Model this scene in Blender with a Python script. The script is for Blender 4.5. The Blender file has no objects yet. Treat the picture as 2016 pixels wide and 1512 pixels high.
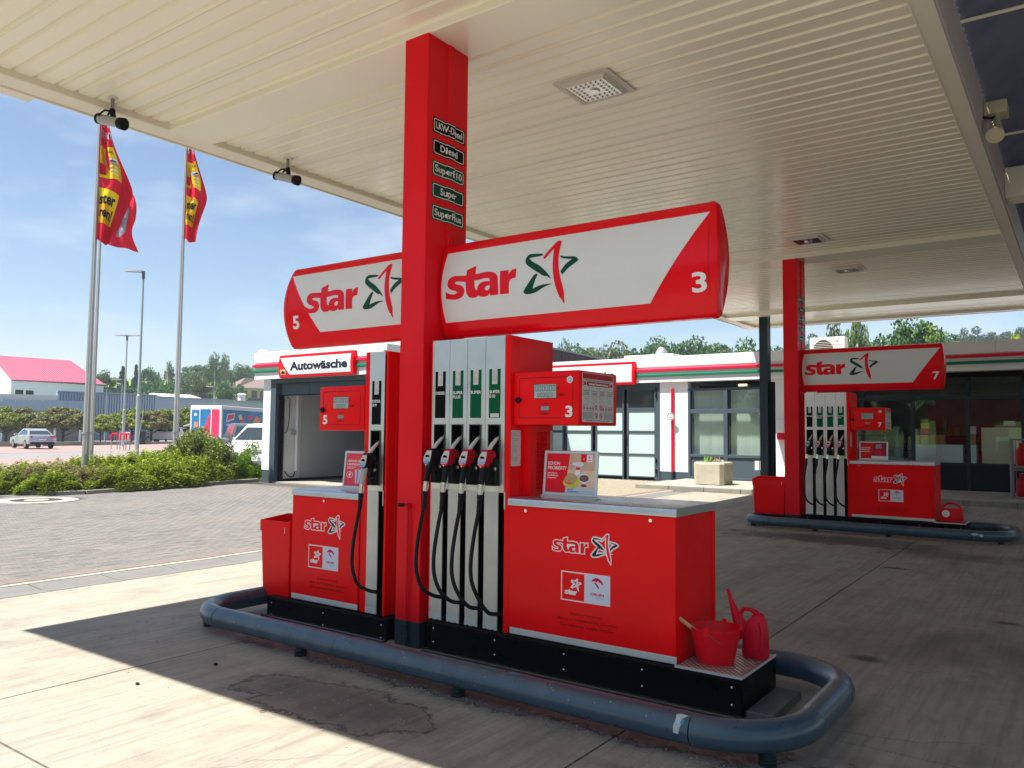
import bpy, bmesh, math, random
import numpy as np
from mathutils import Vector, Matrix
random.seed(7); RNG = np.random.default_rng(7)
S = bpy.context.scene
COL = S.collection

# ------------------------------------------------------------------ camera
def cam_basis(yaw, pitch, roll):
    cy, sy, cp, sp = math.cos(yaw), math.sin(yaw), math.cos(pitch), math.sin(pitch)
    F = Vector((sy*cp, cy*cp, sp)); R = Vector((cy, -sy, 0)); U = R.cross(F)
    cr, sr = math.cos(roll), math.sin(roll)
    return R*cr + U*sr, U*cr - R*sr, F
_r, _u, _f = cam_basis(math.radians(-35.7016), math.radians(3.5704), math.radians(0.5554))
cd = bpy.data.cameras.new('camera'); cam = bpy.data.objects.new('camera', cd); COL.objects.link(cam)
cam.matrix_world = Matrix(((_r.x, _u.x, -_f.x, 0), (_r.y, _u.y, -_f.y, 0), (_r.z, _u.z, -_f.z, 1.62), (0, 0, 0, 1)))
cd.sensor_fit = 'HORIZONTAL'; cd.sensor_width = 36; cd.lens = 28.002
cd.clip_start = 0.05; cd.clip_end = 3000
S.camera = cam

# ------------------------------------------------------------------ world, sun, exposure
SUN = Vector((0.25, 0.40, -1.0)).normalized()
W = bpy.data.worlds.new('World'); S.world = W; W.use_nodes = True
nt = W.node_tree; N = nt.nodes; L = nt.links
for n in list(N): N.remove(n)
wo = N.new('ShaderNodeOutputWorld'); bg = N.new('ShaderNodeBackground'); sky = N.new('ShaderNodeTexSky')
sky.sky_type = 'NISHITA'; sky.sun_disc = False
sky.sun_elevation = math.asin(-SUN.z); sky.sun_rotation = math.atan2(-SUN.x, -SUN.y)
sky.air_density = 1.0; sky.dust_density = .8; sky.ozone_density = 1.8; sky.altitude = 100
tc = N.new('ShaderNodeTexCoord'); mp = N.new('ShaderNodeMapping'); mp.inputs['Scale'].default_value = (1.0, 1.6, 4.2)
mp.inputs['Rotation'].default_value = (0, 0, math.radians(35))
cn = N.new('ShaderNodeTexNoise'); cn.inputs['Scale'].default_value = 2.6; cn.inputs['Detail'].default_value = 7; cn.inputs['Roughness'].default_value = .58
cr = N.new('ShaderNodeValToRGB'); cr.color_ramp.elements[0].position = .47; cr.color_ramp.elements[1].position = .78
cr.color_ramp.elements[0].color = (0, 0, 0, 1); cr.color_ramp.elements[1].color = (.7, .7, .7, 1)
mx = N.new('ShaderNodeMixRGB'); mx.inputs[2].default_value = (5.6, 6.1, 6.6, 1)
L.new(tc.outputs['Generated'], mp.inputs[0]); L.new(mp.outputs[0], cn.inputs['Vector']); L.new(cn.outputs['Fac'], cr.inputs[0])
L.new(cr.outputs[0], mx.inputs[0]); L.new(sky.outputs[0], mx.inputs[1]); L.new(mx.outputs[0], bg.inputs[0])
bg.inputs[1].default_value = 0.055
L.new(bg.outputs[0], wo.inputs[0])
sl = bpy.data.lights.new('sun', 'SUN'); so = bpy.data.objects.new('sun', sl); COL.objects.link(so)
sl.energy = 4.2; sl.angle = math.radians(0.55); sl.color = (1.0, .95, .86)
so.rotation_euler = SUN.to_track_quat('-Z', 'Y').to_euler(); so.location = (-6, -10, 25)
S.view_settings.view_transform = 'Standard'; S.view_settings.look = 'None'; S.view_settings.gamma = 1
S.view_settings.use_curve_mapping = False
S.cycles.diffuse_bounces = 6
S.view_settings.exposure = 1.58

# ------------------------------------------------------------------ materials
MATS = {}
def mat(name, rgb=(.5, .5, .5), rough=.5, metal=0.0, var=0.0, vs=4.0, bump=0.0, bs=60.0, coat=0.0, spec=.5, aniso=None, dirt=0.0, ds=2.0, trans=0.0, rand=0.0, dirtcol=None):
    """one procedural material: base colour varied by noise, optional wear/dirt, optional fine relief"""
    if name in MATS: return MATS[name]
    m = bpy.data.materials.new(name); m.use_nodes = True; MATS[name] = m
    n, l = m.node_tree.nodes, m.node_tree.links
    b = n['Principled BSDF']; b.inputs['Roughness'].default_value = rough; b.inputs['Metallic'].default_value = metal
    b.inputs['Coat Weight'].default_value = coat*.35; b.inputs['Coat Roughness'].default_value = .08
    b.inputs['Specular IOR Level'].default_value = spec*.36 if metal < .2 and rough > .15 else spec
    col = n.new('ShaderNodeRGB'); col.outputs[0].default_value = (*rgb, 1); out = col.outputs[0]
    geo = n.new('ShaderNodeNewGeometry')
    def noise(scale, det=4, vec=None, stretch=None):
        t = n.new('ShaderNodeTexNoise'); t.inputs['Scale'].default_value = scale; t.inputs['Detail'].default_value = det
        if stretch:
            q = n.new('ShaderNodeMapping'); q.inputs['Scale'].default_value = stretch; l.new(geo.outputs['Position'], q.inputs[0]); l.new(q.outputs[0], t.inputs['Vector'])
        else: l.new(geo.outputs['Position'], t.inputs['Vector'])
        return t.outputs['Fac']
    if var or rand:
        hs = n.new('ShaderNodeHueSaturation'); l.new(out, hs.inputs['Color'])
        ma = n.new('ShaderNodeMapRange'); ma.inputs[1].default_value = .25; ma.inputs[2].default_value = .75
        ma.inputs[3].default_value = 1-var; ma.inputs[4].default_value = 1+var
        l.new(noise(vs), ma.inputs[0]); v = ma.outputs[0]
        if rand:
            oi = n.new('ShaderNodeObjectInfo'); m2 = n.new('ShaderNodeMapRange'); m2.inputs[3].default_value = 1-rand; m2.inputs[4].default_value = 1+rand
            l.new(oi.outputs['Random'], m2.inputs[0]); mm = n.new('ShaderNodeMath'); mm.operation = 'MULTIPLY'
            l.new(v, mm.inputs[0]); l.new(m2.outputs[0], mm.inputs[1]); v = mm.outputs[0]
        l.new(v, hs.inputs['Value']); out = hs.outputs[0]
    if dirt:
        rr = n.new('ShaderNodeMapRange'); rr.inputs[1].default_value = .5; rr.inputs[2].default_value = .8; rr.inputs[3].default_value = 0; rr.inputs[4].default_value = dirt
        l.new(noise(ds, 8), rr.inputs[0]); mi = n.new('ShaderNodeMixRGB'); l.new(rr.outputs[0], mi.inputs[0]); l.new(out, mi.inputs[1])
        dc = dirtcol or tuple(c*.35+.02 for c in rgb); mi.inputs[2].default_value = (*dc, 1); out = mi.outputs[0]
        r2 = n.new('ShaderNodeMapRange'); r2.inputs[3].default_value = max(rough-.08, .05); r2.inputs[4].default_value = min(rough+.25, 1)
        l.new(noise(ds*2.3, 6), r2.inputs[0]); l.new(r2.outputs[0], b.inputs['Roughness'])
    l.new(out, b.inputs['Base Color'])
    if bump:
        bp = n.new('ShaderNodeBump'); bp.inputs['Strength'].default_value = bump; bp.inputs['Distance'].default_value = .01
        l.new(noise(bs, 5, stretch=aniso), bp.inputs['Height']); l.new(bp.outputs[0], b.inputs['Normal'])
    if trans:
        b.inputs['Transmission Weight'].default_value = trans; b.inputs['IOR'].default_value = 1.45
    return m
RED = mat('red_paint', (.88, .002, .005), .32, spec=.25, var=.05, vs=2.5, bump=.03, bs=120, coat=.25, dirt=.06, ds=3)
PRED = mat('pillar_red_paint', (.80, .003, .012), .36, spec=.4, var=.06, vs=3, bump=.10, bs=26, coat=.2, dirt=.08, ds=4, aniso=(1, 1, 2.5))
SRED = mat('sign_red_plastic', (.82, .002, .010), .22, spec=.4, var=.03, coat=.3)
SWHITE = mat('sign_white_plastic', (.70, .71, .73), .22, var=.02, vs=1.5, coat=.2)
LRED = mat('print_red', (.78, .004, .02), .3); LGREEN = mat('print_green', (.002, .06, .035), .35); LWHITE = mat('print_white', (.82, .78, .80), .4)
LBLACK = mat('print_black', (.004, .004, .005), .5, spec=.15); LDARK = mat('print_dark_petrol', (.006, .02, .03), .4); LPINK = mat('print_crimson', (.55, .005, .09), .4)
LMAROON = mat('print_maroon', (.10, .002, .004), .4); LGREY = mat('print_grey', (.35, .36, .38), .5); LYELLOW = mat('print_yellow', (.85, .6, .01), .5)
STEEL = mat('brushed_steel', (.64, .65, .64), .27, metal=1.0, var=.05, vs=6, bump=.06, bs=30, aniso=(30, 30, 1), dirt=.12, ds=3, dirtcol=(.35, .32, .27))
STEELC = mat('steel_counter', (.52, .54, .57), .24, metal=.8, var=.05, dirt=.10, ds=6, bump=.03, bs=20, aniso=(2, 40, 40))
STEELW = mat('pale_trim_metal', (.62, .62, .60), .4, metal=.3, var=.04, dirt=.15, ds=6)
BLACK = mat('black_plastic', (.006, .006, .007), .42, spec=.35, var=.1, dirt=.08, ds=7, dirtcol=(.05, .05, .05))
BLACKG = mat('black_gloss_sheet', (.003, .003, .004), .24, spec=.35, dirt=.08, ds=5, dirtcol=(.016, .016, .018))
RUBBER = mat('black_rubber', (.007, .008, .010), .48, spec=.5, var=.15, vs=8, bump=.1, bs=200)
BLUEG = mat('blue_grey_enamel', (.030, .068, .105), .24, spec=1.5, var=.14, vs=7, coat=.35, bump=.10, bs=22, dirt=.42, ds=6.5, dirtcol=(.13, .14, .16))
ANTH = mat('anthracite_paint', (.022, .034, .045), .38, var=.06, vs=3, coat=.1, dirt=.1, ds=4)
ANTHL = mat('anthracite_frame', (.055, .078, .095), .42, var=.06, vs=3, dirt=.1, ds=3)
CREAM = mat('canopy_cream', (.88, .84, .70), .24, spec=1.5, var=.02, vs=.8, coat=.4, rand=.02)
CREAM2 = mat('canopy_trim_cream', (.80, .76, .65), .35, var=.03, vs=2, dirt=.10, ds=3, dirtcol=(.5, .45, .36))
FASC = mat('fascia_lilac_grey', (.50, .46, .47), .5, var=.08, vs=4, dirt=.2, ds=2)
NAVY = mat('navy_corrugated', (.13, .145, .21), .35, spec=1.6, var=.2, vs=3, dirt=.2, ds=2)
WALLW = mat('white_render', (.72, .71, .72), .6, var=.025, vs=1.5, bump=.05, bs=90, dirt=.07, ds=1.6, dirtcol=(.5, .48, .46))
ALU = mat('aluminium', (.62, .63, .65), .32, metal=.85, var=.06, vs=8, dirt=.1, ds=8)
CHROME = mat('plated_steel', (.75, .76, .78), .18, metal=1)
SILP = mat('silver_frame', (.60, .62, .65), .35, metal=.55, var=.04)
GREEN = mat('label_green', (.002, .095, .038), .4, spec=.2); LCD = mat('lcd_grey', (.42, .50, .48), .25, var=.03); LCDD = mat('lcd_digit', (.02, .06, .09), .3)
PAPER = mat('paper', (.62, .60, .60), .6, var=.05, vs=40)
WOOD = mat('wood_handle', (.62, .42, .20), .5, var=.15, vs=20, aniso=(1, 1, 8), bump=.05)
RPLAST = mat('red_plastic_bucket', (.72, .006, .016), .34, var=.05, vs=12, dirt=.10, ds=9, bump=.02)
PPLAST = mat('crimson_plastic_can', (.60, .004, .03), .33, var=.08, vs=12, dirt=.12, ds=9, bump=.03)

# ------------------------------------------------------------------ object helpers
ORG = {}
def org(o): return ORG.get(o.name, Vector((0, 0, 0))) if o else Vector((0, 0, 0))
def tag(o, label=None, cat=None, group=None, kind=None):
    if label: o['label'] = label
    if cat: o['category'] = cat
    if group: o['group'] = group
    if kind: o['kind'] = kind
    return o
def thing(name, label, cat, loc=(0, 0, 0), group=None, parent=None):
    o = bpy.data.objects.new(name, None); COL.objects.link(o); o.location = loc; o.empty_display_size = .2
    ORG[o.name] = Vector(loc); return tag(o, label, cat, group)
def link(name, me, parent, world_loc):
    o = bpy.data.objects.new(name, me); COL.objects.link(o)
    wl = Vector(world_loc); ORG[o.name] = wl
    if parent: o.parent = parent; o.location = wl - org(parent)
    else: o.location = wl
    return o
def finish_mesh(me, mats, smooth):
    for m in (mats if isinstance(mats, (list, tuple)) else [mats]): me.materials.append(m)
    if smooth is not None and len(me.polygons):
        me.polygons.foreach_set('use_smooth', [True]*len(me.polygons)); me.set_sharp_from_angle(angle=smooth)
    me.update()
class MB:
    def __init__(s): s.v = []; s.f = []; s.m = []
    def add(s, v, f, m=0):
        k = len(s.v); s.v += [tuple(p) for p in v]; s.f += [tuple(i+k for i in q) for q in f]; s.m += [m]*len(f); return s
    def box(s, x0, x1, y0, y1, z0, z1, m=0):
        return s.add([(x0, y0, z0), (x1, y0, z0), (x1, y1, z0), (x0, y1, z0), (x0, y0, z1), (x1, y0, z1), (x1, y1, z1), (x0, y1, z1)],
                     [(0, 3, 2, 1), (4, 5, 6, 7), (0, 1, 5, 4), (1, 2, 6, 5), (2, 3, 7, 6), (3, 0, 4, 7)], m)
    def prism(s, poly, a0, a1, axis='y', m=0):
        """poly: 2D points; axis y: (x,z), axis x: (y,z), axis z: (x,y)"""
        n = len(poly)
        def P(p, a): return {'y': (p[0], a, p[1]), 'x': (a, p[0], p[1]), 'z': (p[0], p[1], a)}[axis]
        v = [P(p, a0) for p in poly] + [P(p, a1) for p in poly]
        ar = sum(poly[i][0]*poly[(i+1) % n][1]-poly[(i+1) % n][0]*poly[i][1] for i in range(n))
        flip = (ar > 0) ^ (axis == 'y')
        f = [tuple(range(n)), tuple(range(2*n-1, n-1, -1))] + [(i, n+i, n+(i+1) % n, (i+1) % n) for i in range(n)]
        if flip: f = [tuple(reversed(q)) for q in f]
        return s.add(v, f, m)
    def tube(s, pts, r, n=10, m=0, cap=True, closed=False, sy=1.0):
        pts = [Vector(p) for p in pts]; K = len(pts); rs = r if isinstance(r, (list, tuple)) else [r]*K
        ref = None; rings = []
        for i, p in enumerate(pts):
            if closed: t = pts[(i+1) % K]-pts[i-1]
            else: t = pts[min(i+1, K-1)]-pts[max(i-1, 0)]
            t.normalize()
            if ref is None:
                ref = Vector((0, 0, 1)) if abs(t.z) < .9 else Vector((1, 0, 0))
            a = (ref - t*ref.dot(t)).normalized(); ref = a; b = t.cross(a)
            rings.append([p + (a*math.cos(2*math.pi*j/n) + b*math.sin(2*math.pi*j/n)*sy)*rs[i] for j in range(n)])
        v = [q for rg in rings for q in rg]; f = []
        for i in range(K if closed else K-1):
            i2 = (i+1) % K
            for j in range(n): f.append((i*n+j, i*n+(j+1) % n, i2*n+(j+1) % n, i2*n+j))
        if cap and not closed: f += [tuple(reversed(range(n))), tuple(range((K-1)*n, K*n))]
        return s.add(v, f, m)
    def cyl(s, c, r, z0, z1, n=16, m=0, r2=None, axis='z'):
        d = {'z': (0, 0, 1), 'x': (1, 0, 0), 'y': (0, 1, 0)}[axis]; c = Vector(c); d = Vector(d)
        return s.tube([c+d*z0, c+d*z1], [r, r if r2 is None else r2], n, m)
    def lathe(s, prof, c, n=24, m=0, sx=1, sy=1, closed=False):
        v = [(c[0]+r*math.cos(2*math.pi*j/n)*sx, c[1]+r*math.sin(2*math.pi*j/n)*sy, c[2]+z) for r, z in prof for j in range(n)]
        f = [(i*n+j, i*n+(j+1) % n, (i+1)*n+(j+1) % n, (i+1)*n+j) for i in range(len(prof)-1) for j in range(n)]
        if closed: f += [tuple(reversed(range(n))), tuple(range((len(prof)-1)*n, len(prof)*n))]
        return s.add(v, f, m)
    def sphere(s, c, r, n=12, k=8, m=0, sc=(1, 1, 1)):
        pr = [(max(r*math.sin(math.pi*i/k), 1e-4), -r*math.cos(math.pi*i/k)) for i in range(k+1)]
        v = [(c[0]+a*math.cos(2*math.pi*j/n)*sc[0], c[1]+a*math.sin(2*math.pi*j/n)*sc[1], c[2]+z*sc[2]) for a, z in pr for j in range(n)]
        f = [(i*n+j, i*n+(j+1) % n, (i+1)*n+(j+1) % n, (i+1)*n+j) for i in range(k) for j in range(n)]
        return s.add(v, f, m)
    def xf(s, M, k=0):
        s.v[k:] = [tuple(M @ Vector(p)) for p in s.v[k:]]; return s
    def build(s, name, mats, parent=None, bevel=0, smooth=None, seg=1, at=None, **tags):
        xs = np.array(s.v)
        if at is None:
            at = org(parent) if parent else Vector((0, 0, 0))
        me = bpy.data.meshes.new(name); at = Vector(at)
        me.from_pydata([(a-at.x, b-at.y, c-at.z) for a, b, c in s.v], [], s.f)
        me.polygons.foreach_set('material_index', s.m)
        if bevel:
            bm = bmesh.new(); bm.from_mesh(me); bmesh.ops.remove_doubles(bm, verts=bm.verts, dist=1e-5)
            ed = [e for e in bm.edges if len(e.link_faces) == 2 and e.calc_face_angle(0) > .5]
            bmesh.ops.bevel(bm, geom=ed, offset=bevel, segments=seg, affect='EDGES', profile=.5, clamp_overlap=True)
            bm.to_mesh(me); bm.free()
            if smooth is None and seg > 1: smooth = .6
        finish_mesh(me, mats, smooth)
        o = link(name, me, parent, at); tag(o, **tags); return o
def box(name, m, parent, x0, x1, y0, y1, z0, z1, bevel=0, seg=1, **t):
    return MB().box(x0, x1, y0, y1, z0, z1).build(name, m, parent, bevel=bevel, seg=seg, **t)
def copy_tree(o, parent=None):
    c = o.copy(); COL.objects.link(c)
    if parent: c.parent = parent
    for ch in list(o.children): copy_tree(ch, c)
    return c
def rrect(x0, x1, z0, z1, r, n=5):
    out = []
    for cx, cz, a in ((x1-r, z1-r, 0), (x0+r, z1-r, 90), (x0+r, z0+r, 180), (x1-r, z0+r, 270)):
        for i in range(n+1):
            t = math.radians(a+90*i/n); out.append((cx+r*math.cos(t), cz+r*math.sin(t)))
    return out
def circ(cx, cz, r, n=24, sx=1): return [(cx+r*sx*math.cos(2*math.pi*i/n), cz+r*math.sin(2*math.pi*i/n)) for i in range(n)]

# ---- flat print: 2D shapes and lettering laid on a face.  frame = (origin, u axis, v axis, normal)
FRONT = lambda y: (Vector((0, y, 0)), Vector((1, 0, 0)), Vector((0, 0, 1)), Vector((0, -1, 0)))
SIDE = lambda x: (Vector((x, 0, 0)), Vector((0, 1, 0)), Vector((0, 0, 1)), Vector((1, 0, 0)))
SIDEL = lambda x: (Vector((x, 0, 0)), Vector((0, -1, 0)), Vector((0, 0, 1)), Vector((-1, 0, 0)))
def smooth_poly(p, it=1, keep=2.2):
    """corner-preserving Chaikin"""
    for _ in range(it):
        q = []; n = len(p)
        for i in range(n):
            a, b, c = Vector(p[i-1]), Vector(p[i]), Vector(p[(i+1) % n])
            e1, e2 = (b-a), (c-b)
            if e1.length < 1e-9 or e2.length < 1e-9: continue
            if e1.angle(e2) > 1.0: q.append(tuple(b))
            else: q.append(tuple(b - e1*.25)); q.append(tuple(b + e2*.25))
        p = q
    return p
def curve2d(polys, depth=.0008, offset=0.0):
    cu = bpy.data.curves.new('shape', 'CURVE'); cu.dimensions = '2D'; cu.fill_mode = 'BOTH'; cu.extrude = depth/2; cu.offset = offset
    for p in polys:
        sp = cu.splines.new('POLY'); sp.points.add(len(p)-1); sp.use_cyclic_u = True
        for i, (a, b) in enumerate(p): sp.points[i].co = (a, b, 0, 1)
    o = bpy.data.objects.new('shape', cu); me = bpy.data.meshes.new_from_object(o)
    v = [tuple(q.co) for q in me.vertices]; f = [tuple(q.vertices) for q in me.polygons]
    bpy.data.objects.remove(o); bpy.data.curves.remove(cu); bpy.data.meshes.remove(me); return v, f
TXT = {}
def text2d(s, bold=0.0, shear=0.0, space=1.0, depth=.0008):
    k = (s, bold, shear, space)
    if k not in TXT:
        cu = bpy.data.curves.new('text', 'FONT'); cu.body = s; cu.size = 1; cu.offset = bold; cu.shear = shear; cu.space_character = space
        cu.resolution_u = 3; cu.extrude = .01; cu.align_x = 'LEFT'
        o = bpy.data.objects.new('text', cu); me = bpy.data.meshes.new_from_object(o)
        v = np.array([tuple(q.co) for q in me.vertices]); f = [tuple(q.vertices) for q in me.polygons]
        bpy.data.objects.remove(o); bpy.data.curves.remove(cu); bpy.data.meshes.remove(me); TXT[k] = (v, f)
    v, f = TXT[k]; return v.copy(), f
def place(me_v, me_f, frame, lift=.001, slices=None, wrap=None):
    O, U, V, Nn = frame
    if slices:
        bm = bmesh.new(); vs = [bm.verts.new(p) for p in me_v]
        for q in me_f:
            try: bm.faces.new([vs[i] for i in q])
            except ValueError: pass
        for z in slices:          # a number cuts at a height, ('u', value) cuts across
            co, no = ((z[1], 0, 0), (1, 0, 0)) if isinstance(z, tuple) else ((0, z, 0), (0, 1, 0))
            bmesh.ops.bisect_plane(bm, geom=bm.verts[:]+bm.edges[:]+bm.faces[:], plane_co=co, plane_no=no)
        bm.verts.index_update(); me_v = [tuple(v.co) for v in bm.verts]; me_f = [tuple(v.index for v in q.verts) for q in bm.faces]; bm.free()
    out = []
    for p in me_v:
        w = p[2]+lift + (wrap(p[0], p[1]) if wrap else 0)
        out.append(tuple(O + U*p[0] + V*p[1] + Nn*w))
    return out, me_f
def deco(name, polys, m, parent, frame, lift=.001, offset=0, slices=None, wrap=None, depth=.0008, **t):
    if polys and not isinstance(polys[0][0], (tuple, list)): polys = [polys]
    v, f = curve2d(polys, depth, offset); v, f = place(v, f, frame, lift, slices, wrap)
    return MB().add(v, f).build(name, m, parent, **t)
def rect(u0, u1, v0, v1): return [(u0, v0), (u1, v0), (u1, v1), (u0, v1)]
def letters(name, s, m, parent, frame, u0, v0, h=None, w=None, bold=0.0, shear=0.0, lift=.0015, align='l', space=1.0, slices=None, wrap=None, **t):
    """h = cap height, w = total width (None = natural)"""
    v, f = text2d(s, bold, shear, space)
    ref, _ = text2d('H', bold)
    cap = ref[:, 1].max()-ref[:, 1].min(); base = ref[:, 1].min()
    sc = h/cap; v[:, 1] = (v[:, 1]-base)*sc; uu0, uu1 = v[:, 0].min(), v[:, 0].max()
    sx = w/(uu1-uu0) if w else sc
    v[:, 0] = (v[:, 0]-uu0)*sx; width = (uu1-uu0)*sx
    if align == 'c': v[:, 0] -= width/2
    if align == 'r': v[:, 0] -= width
    v[:, 0] += u0; v[:, 1] += v0; v[:, 2] = v[:, 2]*.04
    v, f = place([tuple(p) for p in v], f, frame, lift, slices, wrap)
    return MB().add(v, f).build(name, m, parent, **t)
def G(x, y): return .01*min(max(y-6, 0), 20)+.012*min(max(y-30, 0), 40)
def GH(x, y):
    d = math.hypot(x, y); t = min(max((d-118)/110, 0), 1); return G(x, y)+14*t*t*(3-2*t)
# the filling-station word mark and star, outlines in millimetres
LOGO = {
'sta': [(4,71),(25,56),(61,44),(96,41),(116,48),(119,58),(107,66),(74,73),(38,91),(21,115),(21,140),(30,165),(58,182),(94,187),(136,183),(179,179),(207,177),(208,219),(297,244),(295,179),(331,180),(371,185),(412,185),(452,180),(485,166),(505,145),(513,116),(515,1),(439,1),(439,20),(421,3),(394,-4),(360,-2),(337,5),(324,14),(321,5),(292,-2),(265,-2),(237,6),(218,26),(207,55),(203,127),(165,133),(130,139),(103,136),(96,128),(106,119),(145,111),(173,97),(190,76),(193,54),(185,30),(161,9),(118,-1),(76,1),(33,8),(5,16)],
'h1': [(288,130),(291,83),(297,63),(307,53),(317,56),(319,74),(332,95),(355,109),(386,114),(436,110),(436,123),(429,132),(412,136),(382,137),(352,133),(321,129)],
'h2': [(438,78),(413,78),(394,71),(389,59),(393,48),(407,41),(424,44),(435,55)],
'r': [(530,176),(609,176),(607,138),(619,158),(638,174),(660,179),(679,179),(675,108),(655,111),(629,104),(616,84),(613,58),(613,0),(531,1)],
'one': [(909,231),(918,223),(932,225),(963,260),(996,289),(995,228),(995,167),(1001,100),(1018,17),(1037,-35),(1050,-69),(1060,-75),(1072,-96),(1084,-116),(1088,-113),(1085,-70),(1090,-48),(1086,-20),(1077,16),(1059,84),(1048,135),(1042,197),(1043,262),(1051,312),(1052,335),(1043,345),(1028,346),(1010,338),(998,328),(983,311),(945,275),(912,239)],
'g1': [(908,256),(899,264),(853,269),(791,275),(770,263),(756,244),(755,221),(764,199),(824,156),(885,119),(923,94),(946,94),(961,84),(979,69),(980,76),(964,99),(946,121),(915,150),(879,180),(823,210),(801,228),(786,243),(823,246),(872,247),(904,250)],
'g2': [(867,117),(855,122),(839,113),(824,99),(787,56),(750,13),(743,-4),(754,-17),(776,-22),(807,-22),(850,-15),(886,0),(917,15),(959,26),(994,34),(947,36),(904,35),(868,27),(824,14),(831,36),(855,90),(868,109)],
'g3': [(1054,227),(1064,229),(1082,221),(1123,215),(1172,209),(1195,198),(1208,183),(1198,170),(1152,146),(1117,125),(1091,100),(1076,86),(1074,100),(1063,107),(1068,120),(1088,146),(1111,168),(1155,192),(1111,199),(1076,208),(1061,215)],
}
# ------------------------------------------------------------------ ground materials
def concrete_mat(name, base, dark, warm, groove=1.0, rough=.82, stain=1.0, spots=()):
    m = bpy.data.materials.new(name); m.use_nodes = True; n, l = m.node_tree.nodes, m.node_tree.links; b = n['Principled BSDF']
    b.inputs['Specular IOR Level'].default_value = .35
    geo = n.new('ShaderNodeNewGeometry')
    def mapped(sc, rot=0, loc=(0, 0, 0)):
        q = n.new('ShaderNodeMapping'); q.inputs['Scale'].default_value = sc; q.inputs['Rotation'].default_value = (0, 0, rot); q.inputs['Location'].default_value = loc
        l.new(geo.outputs['Position'], q.inputs[0]); return q.outputs[0]
    def noise(vec, scale, det=6, rough_=.55, dist=0):
        t = n.new('ShaderNodeTexNoise'); t.inputs['Scale'].default_value = scale; t.inputs['Detail'].default_value = det; t.inputs['Roughness'].default_value = rough_; t.inputs['Distortion'].default_value = dist
        l.new(vec, t.inputs['Vector']); return t.outputs['Fac']
    def ramp(f, a, b_, lo=0.0, hi=1.0):
        t = n.new('ShaderNodeMapRange'); t.inputs[1].default_value = a; t.inputs[2].default_value = b_; t.inputs[3].default_value = lo; t.inputs[4].default_value = hi; l.new(f, t.inputs[0]); return t.outputs[0]
    def mix(f, a, c, mode='MIX'):
        t = n.new('ShaderNodeMixRGB'); t.blend_type = mode
        (l.new(f, t.inputs[0]) if not isinstance(f, float) else setattr(t.inputs[0], 'default_value', f))
        for k, q in ((1, a), (2, c)):
            (l.new(q, t.inputs[k]) if not isinstance(q, tuple) else setattr(t.inputs[k], 'default_value', (*q, 1)))
        return t.outputs[0]
    p1 = mapped((1, 1, 1)); pg = mapped((21, .8, 1)); pw = mapped((2.4, .8, 1), .12)
    c = mix(ramp(noise(p1, .55, 5), .35, .68), base, warm)
    c = mix(ramp(noise(p1, 2.6, 8, .65), .42, .72, 0, .5), c, tuple(q*.72 for q in base))
    c = mix(ramp(noise(pw, 1.0, 9, .68), .50, .74, 0, .50*stain), c, dark)
    c = mix(ramp(noise(mapped((1, .55, 1), .5, (3, 7, 0)), .8, 9, .62, .6), .56, .72, 0, .5*stain), c, tuple(q*.9 for q in dark))
    c = mix(ramp(noise(mapped((1, 1, 1), 0, (11, 4, 0)), 1.35, 6, .6, .5), .60, .72, 0, .30*stain), c, (base[0]*.62, base[1]*.45, base[2]*.42))
    c = mix(ramp(noise(p1, 48, 4, .75), .60, .70, 0, .55), c, tuple(min(q*1.6, .8) for q in base))
    c = mix(ramp(noise(p1, 34, 5, .75), .58, .70, 0, .6), c, tuple(q*.32 for q in base)); c = mix(ramp(noise(p1, 7, 8, .8), .50, .68, 0, .38), c, tuple(q*.55 for q in base))
    c = mix(ramp(noise(pg, 1.0, 4, .7), .47, .60, 0, .34*groove), c, tuple(q*.45 for q in base))
    for sx, sy, rx, ry, st in spots:
        sm = n.new('ShaderNodeVectorMath'); sm.operation = 'SUBTRACT'; l.new(geo.outputs['Position'], sm.inputs[0]); sm.inputs[1].default_value = (sx, sy, 0)
        sd = n.new('ShaderNodeVectorMath'); sd.operation = 'MULTIPLY'; l.new(sm.outputs[0], sd.inputs[0]); sd.inputs[1].default_value = (1/rx, 1/ry, 0)
        sl_ = n.new('ShaderNodeVectorMath'); sl_.operation = 'LENGTH'; l.new(sd.outputs[0], sl_.inputs[0])
        sa = n.new('ShaderNodeMath'); sa.operation = 'MULTIPLY_ADD'; l.new(noise(p1, 2.4, 8, .7), sa.inputs[0]); sa.inputs[1].default_value = 1.5; l.new(sl_.outputs['Value'], sa.inputs[2])
        c = mix(ramp(sa.outputs[0], 1.75, 1.15, 0, st), c, tuple(q*.55 for q in dark))
        if rx > .9 and sx < -3:
            u1 = ramp(sa.outputs[0], 1.40, 1.43); u2 = ramp(sa.outputs[0], 1.50, 1.46); um = n.new('ShaderNodeMath'); um.operation = 'MULTIPLY'; l.new(u1, um.inputs[0]); l.new(u2, um.inputs[1]); uk = n.new('ShaderNodeMath'); uk.operation = 'MULTIPLY'; uk.inputs[1].default_value = .7; l.new(um.outputs[0], uk.inputs[0]); c = mix(uk.outputs[0], c, tuple(q*.4 for q in dark))
    # hairline cracks
    v = n.new('ShaderNodeTexVoronoi'); v.feature = 'DISTANCE_TO_EDGE'; v.inputs['Scale'].default_value = .42
    wv = n.new('ShaderNodeMixRGB'); wv.inputs[0].default_value = .22; l.new(mapped((1, 1, 1)), wv.inputs[1])
    nn = n.new('ShaderNodeTexNoise'); nn.inputs['Scale'].default_value = 2.2; nn.inputs['Detail'].default_value = 6; l.new(geo.outputs['Position'], nn.inputs['Vector']); l.new(nn.outputs['Color'], wv.inputs[2])
    l.new(wv.outputs[0], v.inputs['Vector'])
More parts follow.
